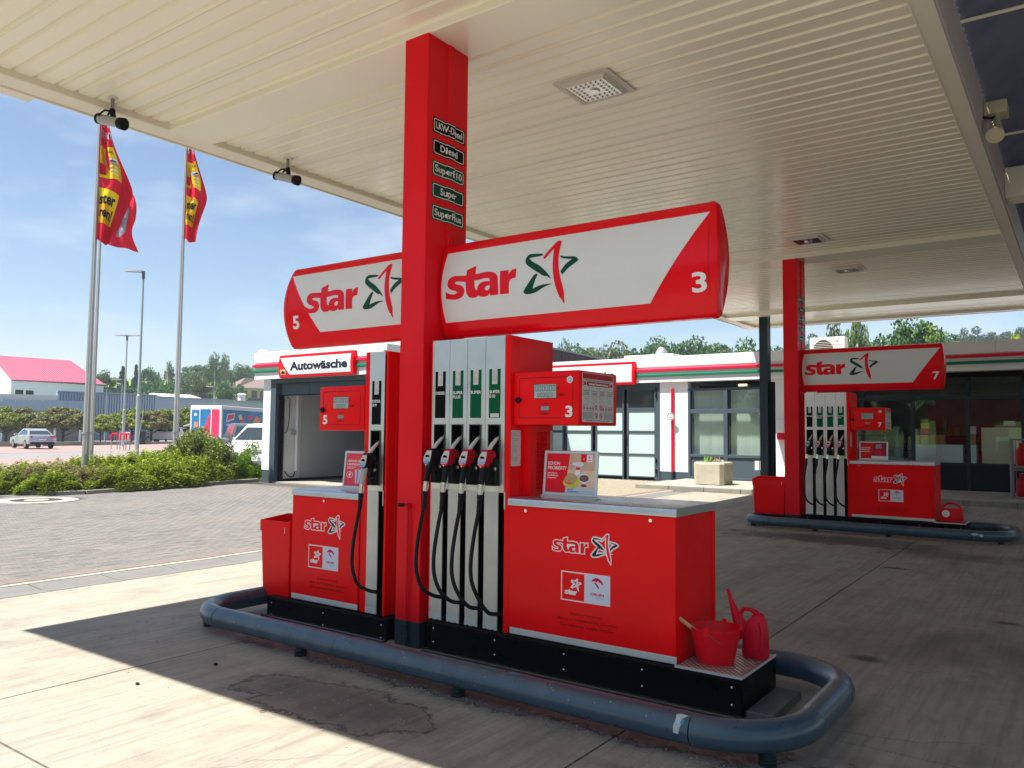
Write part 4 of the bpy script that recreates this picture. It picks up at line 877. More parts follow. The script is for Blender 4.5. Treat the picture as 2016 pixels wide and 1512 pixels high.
for i, (col, k, lb) in enumerate((('black', 'Diesel', 'black Diesel nozzle, leftmost of the four of the far pump before the shop'), ('red', 'Super Plus', 'red Super Plus nozzle, second from the left of the far pump before the shop'), ('red', 'Super', 'red Super nozzle, third from the left of the far pump before the shop'), ('red', 'Super E10', 'red Super E10 nozzle, rightmost of the four of the far pump before the shop'))):
    nozzle(cc7[i]-.004, yy7, 1.49, lb, col, k, hose_end=(cc7[i]+.075, .45))
# pump 5: one product
y, z0 = 4.6, .175
t5 = thing('fuel_dispenser', 'narrow single nozzle red fuel pump number 5 left of the big red pillar', 'fuel pump', (-4.66, y, z0), 'fuel pumps under the canopy')
MB().box(-4.782, -4.530, y+.10, y+.555, z0, z0+2.10).build('housing', RED, t5, bevel=.004)
box('side_cheek', RED, t5, -4.782, -4.735, y-.004, y+.10, z0, z0+2.10, .003); box('side_cheek', RED, t5, -4.553, -4.530, y+.002, y+.10, z0, z0+2.10, .003)
box('cap_strip', RED, t5, -4.735, -4.553, y+.006, y+.10, z0+2.07, z0+2.10)
strip(t5, -4.735, -4.562, y, z0, 'k', ['DIESEL', 'LKW'], 'B7')
box('lower_panel', mat('brushed_steel_lower'), t5, -4.734, -4.612, y-.003, y+.004, z0+.055, z0+.974); box('foot_plate', STEELW, t5, -4.734, -4.612, y-.005, y+.003, z0+.004, z0+.054)
box('hose_slot', DARKIN, t5, -4.612, -4.555, y+.07, y+.08, z0, z0+.975); box('slot_cheek', BLACKG, t5, -4.612, -4.608, y+.004, y+.07, z0, z0+.95); box('edge_clip', STEELW, t5, -4.562, -4.553, y-.006, y-.004, z0+.86, z0+.98)
display_box(t5, -5.375, -4.826, y+.03, y+.567, z0+1.458, z0+1.832, '5', False, True)
box('box_arm', RED, t5, -4.828, -4.781, y+.10, y+.5, z0+1.47, z0+1.82)
cabinet(t5, -5.662, -4.818, y, y+.62, z0+.002, z0+.945, (-5.252,), -5.50, -5.436, -5.195)
box('corner_post', RED, t5, -4.818, -4.782, y+.01, y+.10, z0, z0+.9)
nozzle(-4.655, y, 1.384, 'black truck Diesel nozzle with clear sleeve at pump 5', 'black', 'LKW Diesel', hose_end=(-4.585, .36), sleeve=mat('clear_sleeve', (.55, .56, .58), .25, trans=.3))
# ------------------------------------------------------------------ island plinths, bumpers, bins, small things
def plinth(lb, segs, dx, dy, dz, tray=None):
    t = thing('pump_island', lb, 'pump island', (segs[0][0]+dx, 4.88+dy, dz), 'black plinths under the pumps')
    for x0, x1, y0, z1 in segs:
        x0 += dx; x1 += dx; y0 += dy; y1 = 5.19+dy; z1 += dz
        MB().box(x0, x1, y0, y1, -.02+dz, z1).build('plinth_panel', BLACKG, t, bevel=.003)
        box('top_lip', BLACK, t, x0-.003, x1+.003, y0-.006, y0+.012, z1-.022, z1+.001, .003)
        box('foot_rail', mat('wet_dark_rail', (.05, .055, .06), .25, metal=.4), t, x0-.02, x1+.02, y0-.055, y0-.004, -.01+dz, .018+dz, .006)
        n = max(2, int((x1-x0)/.42)); 
        for i in range(n):
            x = x0+.06+(x1-x0-.12)*i/(n-1)
            for zz in (z1-.055, z1-.155): MB().sphere((x, y0-.001, zz), .0075, 8, 4, sc=(1, .5, 1)).build('bolt', CHROME, t, smooth=1)
    return t
TR = mat('chequer_plate', (.30, .25, .25), .3, metal=.65, var=.1, vs=20, dirt=.4, ds=12, dirtcol=(.12, .09, .09))
def tray(t, x0, x1, y0, y1, z):
    MB().box(x0, x1, y0, y1, z-.012, z).build('chequer_tray', TR, t, bevel=.002)
    b = MB(); s = .021
    for i in range(int((x1-x0)/(2*s))+1):
        for j in range(int((y1-y0)/s)):
            x = x0+.016+i*2*s+(s if j % 2 else 0); yv = y0+.014+j*s
            if x+s*.9 > x1 or yv+s*.9 > y1: continue
            b.add([(x-s*.85, yv, z+.0005), (x, yv-s*.42, z+.0005), (x+s*.85, yv, z+.0005), (x, yv+s*.42, z+.0005), (x-s*.5, yv, z+.003), (x, yv-s*.25, z+.003), (x+s*.5, yv, z+.003), (x, yv+s*.25, z+.003)], [(4, 5, 6, 7), (0, 1, 5, 4), (1, 2, 6, 5), (2, 3, 7, 6), (3, 0, 4, 7)])
    b.build('tread_pattern', mat('tread_metal', (.55, .50, .50), .25, metal=.8), t, kind='stuff')
    box('tray_rim', STEELW, t, x0-.002, x1+.005, y0-.010, y0-.001, z-.010, z+.004); box('tray_rim', STEELW, t, x1+.0005, x1+.006, y0, y1, z-.010, z+.004)
pa = plinth('black plinth with bolts under pumps 5 and 3', [(-5.93, -4.46, 4.565, .168), (-4.045, -1.64, 4.572, .222)], 0, 0, 0)
box('plinth_panel', BLACKG, pa, -4.46, -4.045, 4.62, 5.18, -.02, .165)
tray(pa, -2.05, -1.642, 4.575, 5.185, .232)
box('concrete_step', mat('wet_step', (.10, .11, .12), .3, var=.2, dirt=.4), pa, -1.63, -1.47, 4.60, 5.15, -.01, .045, .006)
pb = plinth('black plinth with bolts under pump 7', [(-4.0, -1.55, 4.572, .222)], .0, 9.71, .05)
tray(pb, -1.98, -1.552, 14.285, 14.9, .283)

def bumper(x0, x1, y0, y1, zz, lb, scuffs):
    r, rc = .080, .45; zc = zz+.135
    t = thing('bumper_rail', lb, 'bumper rail', ((x0+x1)/2, (y0+y1)/2, zz), 'blue grey bumper tubes round the pump islands')
    def arc_(cx, cy, a): return [(cx+rc*math.cos(math.radians(a+i*7.5)), cy+rc*math.sin(math.radians(a+i*7.5)), zc) for i in range(13)]
    corners = [arc_(x0+rc, y0+rc, 180), arc_(x1-rc, y0+rc, 270), arc_(x1-rc, y1-rc, 0), arc_(x0+rc, y1-rc, 90)]
    for c in corners: MB().tube(c, r, 24).build('corner_tube', BLUEG, t, smooth=.8)
    xa = x0+rc; L_ = (x1-rc)-xa; cuts = [xa, xa+L_*.35, x1-rc]
    for a, b_ in zip(cuts[:-1], cuts[1:]): MB().tube([(a+.0015, y0, zc)]+[(a+(b_-a)*q, y0, zc) for q in (.25, .5, .75)]+[(b_-.0015, y0, zc)], r-.0008, 24).build('straight_tube', BLUEG, t, smooth=.8)
    MB().tube([(xa, y1, zc), (x1-rc, y1, zc)], r-.0008, 24).build('straight_tube', BLUEG, t, smooth=.8)
    for x in (x0, x1): MB().tube([(x, y0+rc, zc), (x, y1-rc, zc)], r-.0008, 24).build('straight_tube', BLUEG, t, smooth=.8)
    ft = []
    for q in (.245, .615): ft.append((xa+L_*q, y0))
    ft += [(x0+.12, y0+.12), (x1-.12, y0+.13), (xa+.3, y1), (x1-rc-.2, y1), (x0, y1-rc+.0)]
    for fx, fy in ft:
        b = MB().lathe([(.045, -.01), (.045, .008), (.036, .012), (.045, .018), (.045, .026), (.036, .030), (.045, .036), (.045, .044), (.036, .050), (.036, .075)], (fx, fy, zz), 18).build('rubber_foot', mat('foot_rubber', (.02, .028, .035), .5), t, smooth=.5)
    CH = mat('chipped_paint', (.45, .50, .52), .5, var=.2, vs=40); CHB = mat('blue_primer', (.05, .22, .42), .45)
    for x, a0, da, pts, m in scuffs:
        # patch lying on the tube surface: (u along, v round)
        pl = smooth_poly(pts, 1); v, f = curve2d([pl], .0006)
        out = [(x+p[0], y0-(r+.0008+p[2])*math.cos(a0+p[1]/r), zc+(r+.0008+p[2])*math.sin(a0+p[1]/r)) for p in v]
        MB().add(out, f).build('chipped_patch', CH if m else CHB, t)
    return t
J = lambda n, a, c: [(a*math.cos(6.283*i/n)*(.6+.6*random.random()), c*math.sin(6.283*i/n)*(.6+.6*random.random())) for i in range(n)]
bumper(-6.10, -1.20, 3.90, 5.38, 0, 'thick blue grey bumper tube round the near pump island, chipped at its right end', [
    (-1.695, .52, 0, [(-.03, -.05), (-.004, -.05), (.004, -.01), (.018, .012), (.006, .025), (.03, .05), (-.012, .055), (-.03, .045), (-.024, .01), (-.034, -.015)], True),
    (-1.683, .62, 0, J(9, .012, .016), False), (-2.76, 1.45, 0, J(9, .035, .012), False)] + [(random.uniform(-5.4, -1.7), random.uniform(-.3, 1.3), 0, J(6, .004, .003), True) for i in range(26)])
bumper(-4.82, -.92, 13.6, 15.05, .05, 'blue grey bumper tube round the far pump island', [(-1.35, .4, 0, J(8, .05, .02), True), (-1.27, .2, 0, J(8, .03, .03), True)])

def bin_(x0, x1, y0, y1, z0, z1, lb):
    t = thing('waste_bin', lb, 'waste bin', (x0, y0, z0), 'red waste bins on the islands')
    e = .02
    b = MB(); A = [(x0+e, y0+e), (x1-e, y0+e), (x1-e, y1-e), (x0+e, y1-e)]; B_ = [(x0, y0), (x1, y0), (x1, y1), (x0, y1)]; w = .012; z2 = z1-.10
    v = [(p[0], p[1], z0) for p in A]+[(p[0], p[1], z2) for p in B_]
    b.add(v, [(0, 3, 2, 1), (0, 1, 5, 4), (1, 2, 6, 5), (2, 3, 7, 6), (3, 0, 4, 7)]).build('bin_body', RED, t, bevel=.006)
    c = MB(); O = [(x0-.006, y0-.008), (x1+.006, y0-.008), (x1+.006, y1+.006), (x0-.006, y1+.006)]; I_ = [(x0+w, y0+w), (x1-w, y0+w), (x1-w, y1-w), (x0+w, y1-w)]
    v = [(*p, z2) for p in O]+[(*p, z1+(0 if i < 2 else .035)) for i, p in enumerate(O)]+[(*p, z1-.002+(0 if i < 2 else .035)) for i, p in enumerate(I_)]+[(*p, z2-.2) for p in I_]
    f = []
    for a in range(3):
        for j in range(4): f.append((a*4+j, a*4+(j+1) % 4, a*4+4+(j+1) % 4, a*4+4+j))
    c.add(v, f).build('bin_rim', RED, t, bevel=.002)
    box('liner', BLACK, t, x0+w, x1-w, y0+w, y1-w, z2-.22, z2-.19); MB().tube([(x0-.012, y0+.03, z2-.01), (x0+.01, y0+.03, z2-.01)], .010, 8).build('hinge', BLACK, t); MB().tube([(x1-.05, y0-.012, z2+.0), (x1-.05, y0-.012, z2+.05)], .004, 6).build('catch', STEELW, t)
bin_(-6.115, -5.72, 4.62, 4.92, .135, .82, 'red waste bin at the left end of the island beside pump 5')
bin_(-4.90, -4.33, 14.30, 14.62, .24, .86, 'red waste bin hung left of the pillar at pump 7')

# poster stands on the counters
def stand(x0, x1, y, z0, z1, lb, painter):
    t = thing('poster_stand', lb, 'poster stand', ((x0+x1)/2, y, z0), 'framed posters standing on the counters')
    e = .022; k = (z1-z0)
    tilt = Matrix.Translation((0, y, z0)) @ Matrix.Rotation(-.10, 4, 'X') @ Matrix.Translation((0, -y, -z0))
    b = MB(); b.box(x0, x0+e, y-.006, y+.010, z0+.02, z1); b.box(x1-e, x1, y-.006, y+.010, z0+.02, z1); b.box(x0+e, x1-e, y-.006, y+.010, z1-e, z1); b.box(x0+e, x1-e, y-.006, y+.010, z0+.02, z0+.02+e)
    b.xf(tilt); b.build('frame', SILP, t, bevel=.004)
    b = MB().box(x0+e, x1-e, y+.002, y+.006, z0+.02+e, z1-e).xf(tilt); b.build('backing', BLACK, t)
    b = MB().box(x0+.01, x1+.0, y-.035, y+.06, z0, z0+.010); b.box(x0-.012, x1+.006, y-.008, y+.012, z0+.010, z0+.020); b.build('foot', SILP, t, bevel=.002)
    O = tilt @ Vector((0, y+.002, 0)); fr = (Vector((0, 0, 0)), Vector((1, 0, 0)), (tilt.to_3x3() @ Vector((0, 0, 1))), (tilt.to_3x3() @ Vector((0, -1, 0))))
    fr = (O - fr[2]*0 , fr[1], fr[2], fr[3])
    painter(t, fr, x0+e, x1-e, z0+.02+e, z1-e)
def food(t, fr, a, b_, c, d):
    W_, H_ = b_-a, d-c
    def Q(pts): return [(a+W_*p, c+H_*q) for p, q in pts]
    pw = mat('print_wood', (.62, .40, .30), .5, var=.1, vs=30); pw2 = mat('print_wood_pale', (.74, .54, .38), .5, var=.08, vs=30)
    p = deco('poster', Q([(0, 0), (1, 0), (1, 1), (0, 1)]), pw, t, fr, .0015)
    deco('poster_field', Q([(.42, .12), (1, .12), (1, .58), (.42, .60)]), pw2, p, fr, .0025)
    deco('poster_field', Q([(0, 0), (.41, 0), (.475, 1), (0, 1)]), LRED, p, fr, .0035); deco('poster_field', Q([(.41, 0), (1, 0), (1, .125), (.42, .135)]), mat('print_pale_blue', (.50, .62, .74), .4), p, fr, .0036)
    letters('lettering', 'SCHON', LWHITE, p, fr, a+W_*.03, c+H_*.705, h=H_*.085, w=W_*.25, bold=.012, shear=.12, lift=.005)
    letters('lettering', 'PROBIERT?', LWHITE, p, fr, a+W_*.03, c+H_*.585, h=H_*.088, w=W_*.385, bold=.012, shear=.12, lift=.005)
    for i, s in enumerate(('Jetzt Bistro-', 'Spezialitäten', 'entdecken!')): letters('lettering', s, LWHITE, p, fr, a+W_*.03, c+H_*(.48-.063*i), h=H_*.034, w=W_*(.21, .23, .19)[i], bold=.02, shear=.1, lift=.005)
    el = lambda x, yv, rx, ry, n=22: Q([(x+rx*math.cos(6.283*i/n), yv+ry*math.sin(6.283*i/n)) for i in range(n)])
    cup = mat('print_cup', (.52, .47, .45), .4)
    deco('cup', Q([(.55, .73), (.77, .73), (.74, .50), (.66, .45), (.60, .50)]), cup, p, fr, .0045); deco('cup_rim', el(.66, .745, .115, .055), LWHITE, p, fr, .0055); deco('cup_foam', el(.66, .748, .09, .038), mat('print_foam', (.68, .70, .72), .4), p, fr, .0062)
    deco('cup_band', Q([(.615, .66), (.70, .66), (.695, .595), (.62, .595)]), LRED, p, fr, .0055); deco('cup_disc', el(.655, .525, .055, .07), LWHITE, p, fr, .0064)
    deco('lettuce', smooth_poly(Q([(.36, .25), (.40, .17), (.47, .14), (.54, .11), (.60, .13), (.66, .18), (.70, .27), (.67, .36), (.60, .34), (.45, .24), (.38, .30)])), mat('print_lettuce', (.55, .60, .08), .5, var=.2, vs=60), p, fr, .0045)
    deco('tomato', smooth_poly(Q([(.40, .27), (.47, .21), (.55, .22), (.60, .27), (.50, .30)])), mat('print_tomato', (.75, .14, .03), .5), p, fr, .0055)
    deco('bread', smooth_poly(Q([(.38, .29), (.41, .42), (.50, .52), (.60, .48), (.66, .38), (.60, .27), (.55, .245), (.50, .285), (.43, .29)])), mat('print_bread', (.50, .33, .19), .6, var=.35, vs=140), p, fr, .0062)
    deco('bowl', smooth_poly(Q([(.68, .42), (.73, .50), (.85, .50), (.90, .40), (.86, .28), (.78, .24), (.70, .32)])), LWHITE, p, fr, .0052); deco('bowl_filling', el(.79, .385, .095, .09), mat('print_brown', (.16, .09, .09), .5, var=.4, vs=120), p, fr, .006); deco('bowl_foot', el(.79, .20, .06, .035), mat('print_brown'), p, fr, .005)
    deco('logo_field', Q([(.71, 1), (.82, 1), (.82, .80), (.71, .80)]), LRED, p, fr, .005); deco('logo_field', Q([(.825, .99), (.94, .99), (.94, .80), (.825, .80)]), LWHITE, p, fr, .005)
    s_ = W_*.085/1.21
    deco('star_mark', [[(a+W_*.725+(u-400)*s_*1.2/1000, c+H_*.86+q*s_*1.2/1000) for u, q in LOGO[k]] for k in ('one', 'g1', 'g2')], LWHITE, p, fr, .006)
    deco('bird_mark', Q([(.86, .92), (.885, .945), (.91, .915), (.885, .92), (.89, .88)]), LPINK, p, fr, .006); deco('name_line', Q([(.85, .855), (.915, .855), (.915, .84), (.85, .84)]), LPINK, p, fr, .006)
    letters('lettering', 'Mehr als', LDARK, p, fr, a+W_*.46, c+H_*.085, h=H_*.022, w=W_*.12, bold=.03, lift=.005); letters('lettering', 'günstig tanken!', LDARK, p, fr, a+W_*.46, c+H_*.03, h=H_*.022, w=W_*.23, bold=.03, lift=.005); letters('lettering', 'www.star.de', LGREY, p, fr, a+W_*.76, c+H_*.05, h=H_*.018, w=W_*.17, lift=.005)
def mug(t, fr, a, b_, c, d):
    W_, H_ = b_-a, d-c
    def Q(pts): return [(a+W_*p, c+H_*q) for p, q in pts]
    p = deco('poster', Q([(0, 0), (1, 0), (1, 1), (0, 1)]), mat('poster_rose', (.80, .06, .10), .3, coat=.4), t, fr, .0015)
    letters('lettering', 'GENUSS FÜR', LWHITE, p, fr, a+W_*.07, c+H_*.735, h=H_*.065, w=W_*.74, bold=.022, shear=.1, lift=.003); letters('lettering', 'UNTERWEGS', LWHITE, p, fr, a+W_*.07, c+H_*.63, h=H_*.065, w=W_*.84, bold=.022, shear=.1, lift=.003)
    deco('text_line', [Q([(.07, .58), (.5, .59), (.5, .575), (.07, .565)]), Q([(.07, .54), (.38, .55), (.38, .535), (.07, .525)])], LWHITE, p, fr, .003)
    deco('tumbler', smooth_poly(Q([(.46, .50), (.78, .52), (.76, .40), (.70, .08), (.52, .08), (.48, .35)])), mat('print_tumbler', (.55, .58, .70), .3), p, fr, .003); deco('tumbler_band', Q([(.58, .50), (.64, .50), (.62, .09), (.58, .09)]), mat('print_tumbler_dark', (.15, .22, .38), .3), p, fr, .004)
    deco('ring_mark', [[(a+W_*(.22+.16*math.cos(q)), c+H_*(.34+.10*math.sin(q))) for q in np.linspace(0, 6.28, 20)[:-1]], [(a+W_*(.22+.14*math.cos(q)), c+H_*(.34+.087*math.sin(q))) for q in np.linspace(0, 6.28, 20)[:-1]]], LWHITE, p, fr, .003); deco('star_mark', Q([(.14, .32), (.2, .36), (.24, .42), (.28, .36), (.25, .31), (.22, .25), (.2, .31)]), LWHITE, p, fr, .003)
    deco('white_corner', Q([(.86, 0), (1, 0), (1, .2), (.86, .14)]), LWHITE, p, fr, .003)
def cola(t, fr, a, b_, c, d):
    W_, H_ = b_-a, d-c
    def Q(pts): return [(a+W_*p, c+H_*q) for p, q in pts]
    p = deco('poster', Q([(0, 0), (1, 0), (1, 1), (0, 1)]), mat('print_maroon_soft', (.28, .03, .05), .4, var=.3, vs=40), t, fr, .0015)
    deco('poster_field', Q([(0, .02), (.42, .02), (.52, 1), (0, 1)]), LRED, p, fr, .0025); deco('poster_field', Q([(.42, 0), (1, 0), (1, .13), (.42, .15)]), LWHITE, p, fr, .003)
    letters('lettering', 'LECKERER', LWHITE, p, fr, a+W_*.03, c+H_*.62, h=H_*.085, w=W_*.36, bold=.022, lift=.004); letters('lettering', 'ABGANG?', LWHITE, p, fr, a+W_*.03, c+H_*.50, h=H_*.085, w=W_*.32, bold=.022, lift=.004); deco('text_line', Q([(.03, .44), (.36, .44), (.36, .41), (.03, .41)]), LWHITE, p, fr, .004)
    deco('pack', Q([(.60, .90), (.80, .90), (.82, .62), (.58, .62)]), LGREY, p, fr, .0035)
    for i in range(4): deco('bottle_print', Q([(.58+.075*i, .62), (.63+.075*i, .66), (.645+.075*i, .2), (.57+.075*i, .2)]), LPINK if i % 2 else LRED, p, fr, .0045)
stand(-3.165, -2.722, 4.79, 1.169, 1.505, 'framed poster with bread roll, cup and dessert on the counter of pump 3', food)
stand(-5.225, -4.93, 4.77, 1.12, 1.46, 'framed pink poster with silver tumbler on the counter of pump 5', mug)
stand(-3.13, -2.68, 14.50, 1.225, 1.55, 'framed red poster with bottles on the counter of pump 7', cola)

# bucket, stick and watering can
bx, by, bz = -1.885, 4.80, .2355
t = thing('bucket', 'red plastic bucket with wire handle at the right end of the near island', 'bucket', (bx, by, bz))
MB().lathe([(.001, 0), (.108, 0), (.112, .012), (.152, .200), (.158, .203), (.160, .209), (.156, .213), (.150, .211), (.146, .204), (.106, .014), (.001, .012)], (bx, by, bz), 40).build('pail', RPLAST, t, smooth=.6)
for s in (-1, 1): MB().box(bx-.014, bx+.014, by+s*.152-.006, by+s*.152+.006, bz+.17, bz+.232).build('ear', RPLAST, t, bevel=.005)
hp = [Vector((bx, by+.155*math.cos(q), bz+.205)) + Vector((.155*math.sin(q)*.75, 0, -.155*math.sin(q)*.62)) for q in np.linspace(math.pi, 0, 17)]
MB().tube(hp, .0024, 6).build('wire_handle', mat('handle_wire', (.35, .12, .12), .4, metal=.6), t, smooth=.7)
o = MB().tube([(bx-.185, by-.14, bz+.265), (bx+.04, by+.03, bz+.055)], .0125, 12).build('wooden_stick', WOOD, None, smooth=.7, at=(bx-.18, by, bz+.26)); tag(o, 'light wooden stick leaning out of the red bucket', 'stick')
# watering can: flat rounded body, long spout to the left, arched handle
t = thing('watering_can', 'crimson plastic watering can standing behind the red bucket', 'watering can', (-1.72, 5.02, .2355))
cx, cy, cz = -1.715, 5.035, .2355
def body_ring(z, w, d, ox=0, oy=0): return [(cx+ox+w*math.copysign(abs(math.cos(q))**.62, math.cos(q)), cy+oy+d*math.copysign(abs(math.sin(q))**.62, math.sin(q)), cz+z) for q in np.linspace(0, 2*math.pi, 33)[:-1]]
R_ = [body_ring(0, .070, .052), body_ring(.008, .078, .058), body_ring(.05, .080, .060), body_ring(.15, .076, .058), body_ring(.20, .068, .052, .004), body_ring(.235, .052, .044, .012), body_ring(.252, .038, .036, .018), body_ring(.262, .036, .034, .018), body_ring(.266, .030, .028, .018), body_ring(.225, .028, .026, .018)]
n = 32; v = [p for r in R_ for p in r]; MB().add(v, [(i*n+j, i*n+(j+1) % n, (i+1)*n+(j+1) % n, (i+1)*n+j) for i in range(len(R_)-1) for j in range(n)]+[tuple(reversed(range(n)))]).build('can_body', PPLAST, t, smooth=.7)
MB().tube([(cx-.055, cy, cz+.12), (cx-.10, cy+.005, cz+.19), (cx-.135, cy+.01, cz+.26), (cx-.165, cy+.015, cz+.34), (cx-.185, cy+.02, cz+.40)], [.050, .042, .026, .014, .010], 14).build('spout', PPLAST, t, smooth=.7)
MB().tube([(cx-.085, cy, cz+.19), (cx-.10, cy, cz+.255), (cx-.075, cy, cz+.290), (cx-.03, cy, cz+.292), (cx+.01, cy, cz+.275), (cx+.015, cy, cz+.24)], [.022, .016, .0145, .0145, .018, .024], 12, sy=1.3).build('top_handle', PPLAST, t, smooth=.7)
MB().tube([(cx+.045, cy-.035, cz+.225), (cx+.062, cy-.056, cz+.17), (cx+.060, cy-.062, cz+.10), (cx+.048, cy-.050, cz+.05)], [.020, .014, .013, .018], 12).build('side_handle', PPLAST, t, smooth=.7)
MB().lathe([(.03, 0), (.033, .004), (.033, .010), (.027, .010), (.027, .003)], (cx+.018, cy, cz+.262), 20).build('filler_rim', PPLAST, t, smooth=.7)
# red canister at pump 7
t = thing('fuel_canister', 'red plastic canister with round white sticker beside pump 7', 'canister', (-1.76, 14.55, .295))
MB().box(-1.93, -1.60, 14.40, 14.62, .285, .50).build('canister_body', RPLAST, t, bevel=.02, seg=3)
MB().tube([(-1.90, 14.5, .49), (-1.86, 14.5, .545), (-1.80, 14.5, .58), (-1.73, 14.5, .58), (-1.66, 14.5, .545), (-1.62, 14.5, .49)], .018, 10).build('handle', RPLAST, t, smooth=.7)
q = deco('round_sticker', circ(-1.83, .42, .055), LWHITE, t, FRONT(14.40), .001); deco('sticker_lines', [rect(-1.87, -1.83, .42, .43), rect(-1.86, -1.80, .395, .402)], LGREY, q, FRONT(14.40), .002)
# ------------------------------------------------------------------ car wash and shop building
FASW = mat('fascia_white', (.72, .71, .72), .35, var=.03, vs=2, dirt=.08, ds=2); STRR = mat('stripe_red', (.70, .005, .04), .4); STRG = mat('stripe_green', (.006, .16, .075), .4)
FROST = mat('frosted_pane', (.44, .55, .55), .22, var=.03, vs=1, coat=.3); DGL = mat('dark_pane', (.010, .014, .015), .06, spec=.8, coat=.5)
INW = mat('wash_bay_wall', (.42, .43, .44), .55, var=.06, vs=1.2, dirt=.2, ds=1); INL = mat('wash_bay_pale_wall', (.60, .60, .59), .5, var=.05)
def glass(name, tint=(.75, .82, .82), ior=1.55):
    m = bpy.data.materials.new(name); m.use_nodes = True; n, l = m.node_tree.nodes, m.node_tree.links; n.remove(n['Principled BSDF'])
    tr = n.new('ShaderNodeBsdfTransparent'); tr.inputs[0].default_value = (*tint, 1); gl = n.new('ShaderNodeBsdfGlossy'); gl.inputs['Roughness'].default_value = .015
    lw = n.new('ShaderNodeLayerWeight'); lw.inputs[0].default_value = .5; pw_ = n.new('ShaderNodeMath'); pw_.operation = 'POWER'; pw_.inputs[1].default_value = 5; l.new(lw.outputs['Facing'], pw_.inputs[0])
    fr = n.new('ShaderNodeMath'); fr.operation = 'MULTIPLY_ADD'; fr.inputs[1].default_value = .9; fr.inputs[2].default_value = ior; l.new(pw_.outputs[0], fr.inputs[0]); mx = n.new('ShaderNodeMixShader')
    l.new(fr.outputs[0], mx.inputs[0]); l.new(tr.outputs[0], mx.inputs[1]); l.new(gl.outputs[0], mx.inputs[2]); l.new(mx.outputs[0], n['Material Output'].inputs[0]); return m
GLS = glass('shop_glass', (.90, .95, .95), .035); GLW = glass('window_glass', (.90, .96, .96), .05)
YA, YB = 15.3, 23.3
bA = thing('car_wash', 'low white car wash building with open bay and anthracite frame', 'building', (-18, YA, .1))
z0 = .08
box('wall', WALLW, bA, -20.33, -19.95, YA, YA+.30, .46, 3.19, .003); box('wall_plinth', ANTHL, bA, -20.32, -19.96, YA+.006, YA+.29, z0-.1, .46)
box('wall', WALLW, bA, -20.33, -20.03, YA+.30, 30, z0-.1, 3.19); box('wall', WALLW, bA, -15.48, -15.20, YA+.0, 30, .46, 3.19); box('wall_plinth', ANTHL, bA, -15.47, -15.21, YA+.01, 30, -.1, .46)
box('wall', WALLW, bA, -15.60, -15.48, YA, YA+.30, .1, 3.19)
box('door_jamb', ANTHL, bA, -19.95, -19.70, YA-.03, YA+.28, z0-.05, 3.19, .004); box('door_jamb', ANTHL, bA, -15.86, -15.60, YA-.03, YA+.28, z0-.05, 3.19, .004)
box('guide_rail', BLACKG, bA, -19.70, -19.60, YA+.10, YA+.20, z0, 2.75)
box('lintel', ANTHL, bA, -19.70, -15.86, YA-.028, YA+.25, 3.06, 3.19, .004)
for i in range(3): box('door_section', ANTHL, bA, -19.60+1.25*i+.004, -19.60+1.25*(i+1)-.004 if i < 2 else -15.86, YA+.10, YA+.15, 2.715, 3.058, .004)
box('door_seal', BLACK, bA, -19.6, -15.86, YA+.09, YA+.16, 2.69, 2.712)
# bay interior
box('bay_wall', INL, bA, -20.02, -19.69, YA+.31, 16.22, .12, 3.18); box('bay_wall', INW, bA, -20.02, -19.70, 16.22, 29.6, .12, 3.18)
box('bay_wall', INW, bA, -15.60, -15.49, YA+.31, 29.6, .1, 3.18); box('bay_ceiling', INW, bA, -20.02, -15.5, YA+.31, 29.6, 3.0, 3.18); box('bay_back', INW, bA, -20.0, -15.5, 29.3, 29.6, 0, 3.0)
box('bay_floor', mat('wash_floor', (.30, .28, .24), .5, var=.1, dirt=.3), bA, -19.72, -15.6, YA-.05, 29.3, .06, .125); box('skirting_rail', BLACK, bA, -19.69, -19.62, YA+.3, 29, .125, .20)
MB().tube([(-19.64, 16.03, .42), (-19.64, 16.03, 2.98)], .055, 14).build('white_pipe', WALLW, bA, smooth=.7); box('switch_box', mat('switch_grey', (.35, .36, .38), .5), bA, -19.69, -19.60, 15.86, 16.0, 1.52, 1.66)
MB().tube([(-19.66, 15.66, 2.66), (-19.6, 15.72, 2.60), (-19.60, 15.72, 2.3), (-19.60, 15.70, 1.9), (-19.60, 15.64, 1.62), (-19.60, 15.54, 1.56), (-19.62, 15.49, 1.62), (-19.64, 15.48, 1.9)], .012, 8).build('cable', BLACK, bA, smooth=.7)
MB().tube([(-19.64, 15.62, .42), (-19.60, 15.70, .30), (-19.59, 15.82, .24), (-19.60, 15.92, .27), (-19.62, 15.99, .40)], .016, 8).build('hose', BLACK, bA, smooth=.7); box('socket', BLACK, bA, -19.69, -19.62, 15.44, 15.52, .5, .6)
# fascia with stripes
def fascia(par, x0, x1, y, zb, zt, sr, sg, right_side=None):
    box('fascia_panel', FASW, par, x0, x1, y-.12, y+.4, zb, zt, .004)
    box('fascia_panel', FASW, par, x0-.01, x1+.01, y-.15, y-.121, zt-.30, zt+.02, .004)
    box('fascia_panel', FASW, par, x0, x1, y-.14, y-.122, zb-.0, zb+.10, .004)
    box('red_stripe', STRR, par, x0-.04, x1+(.0), y-.205, y-.121, sr-.038, sr+.038, .012); box('green_stripe', STRG, par, x0-.04, x1, y-.19, y-.121, sg-.038, sg+.038, .012)
fascia(bA, -20.62, -15.12, YA, 3.19, 3.99, 3.60, 3.44)
box('fascia_side', FASW, bA, -15.14, -15.10, YA+.4, 30, 3.19, 3.97); box('fascia_side', FASW, bA, -15.10, -14.98, YA-.15, 30, 3.80, 3.99, .01); box('fascia_side', FASW, bA, -20.62, -20.56, YA+.4, 30, 3.19, 3.97)
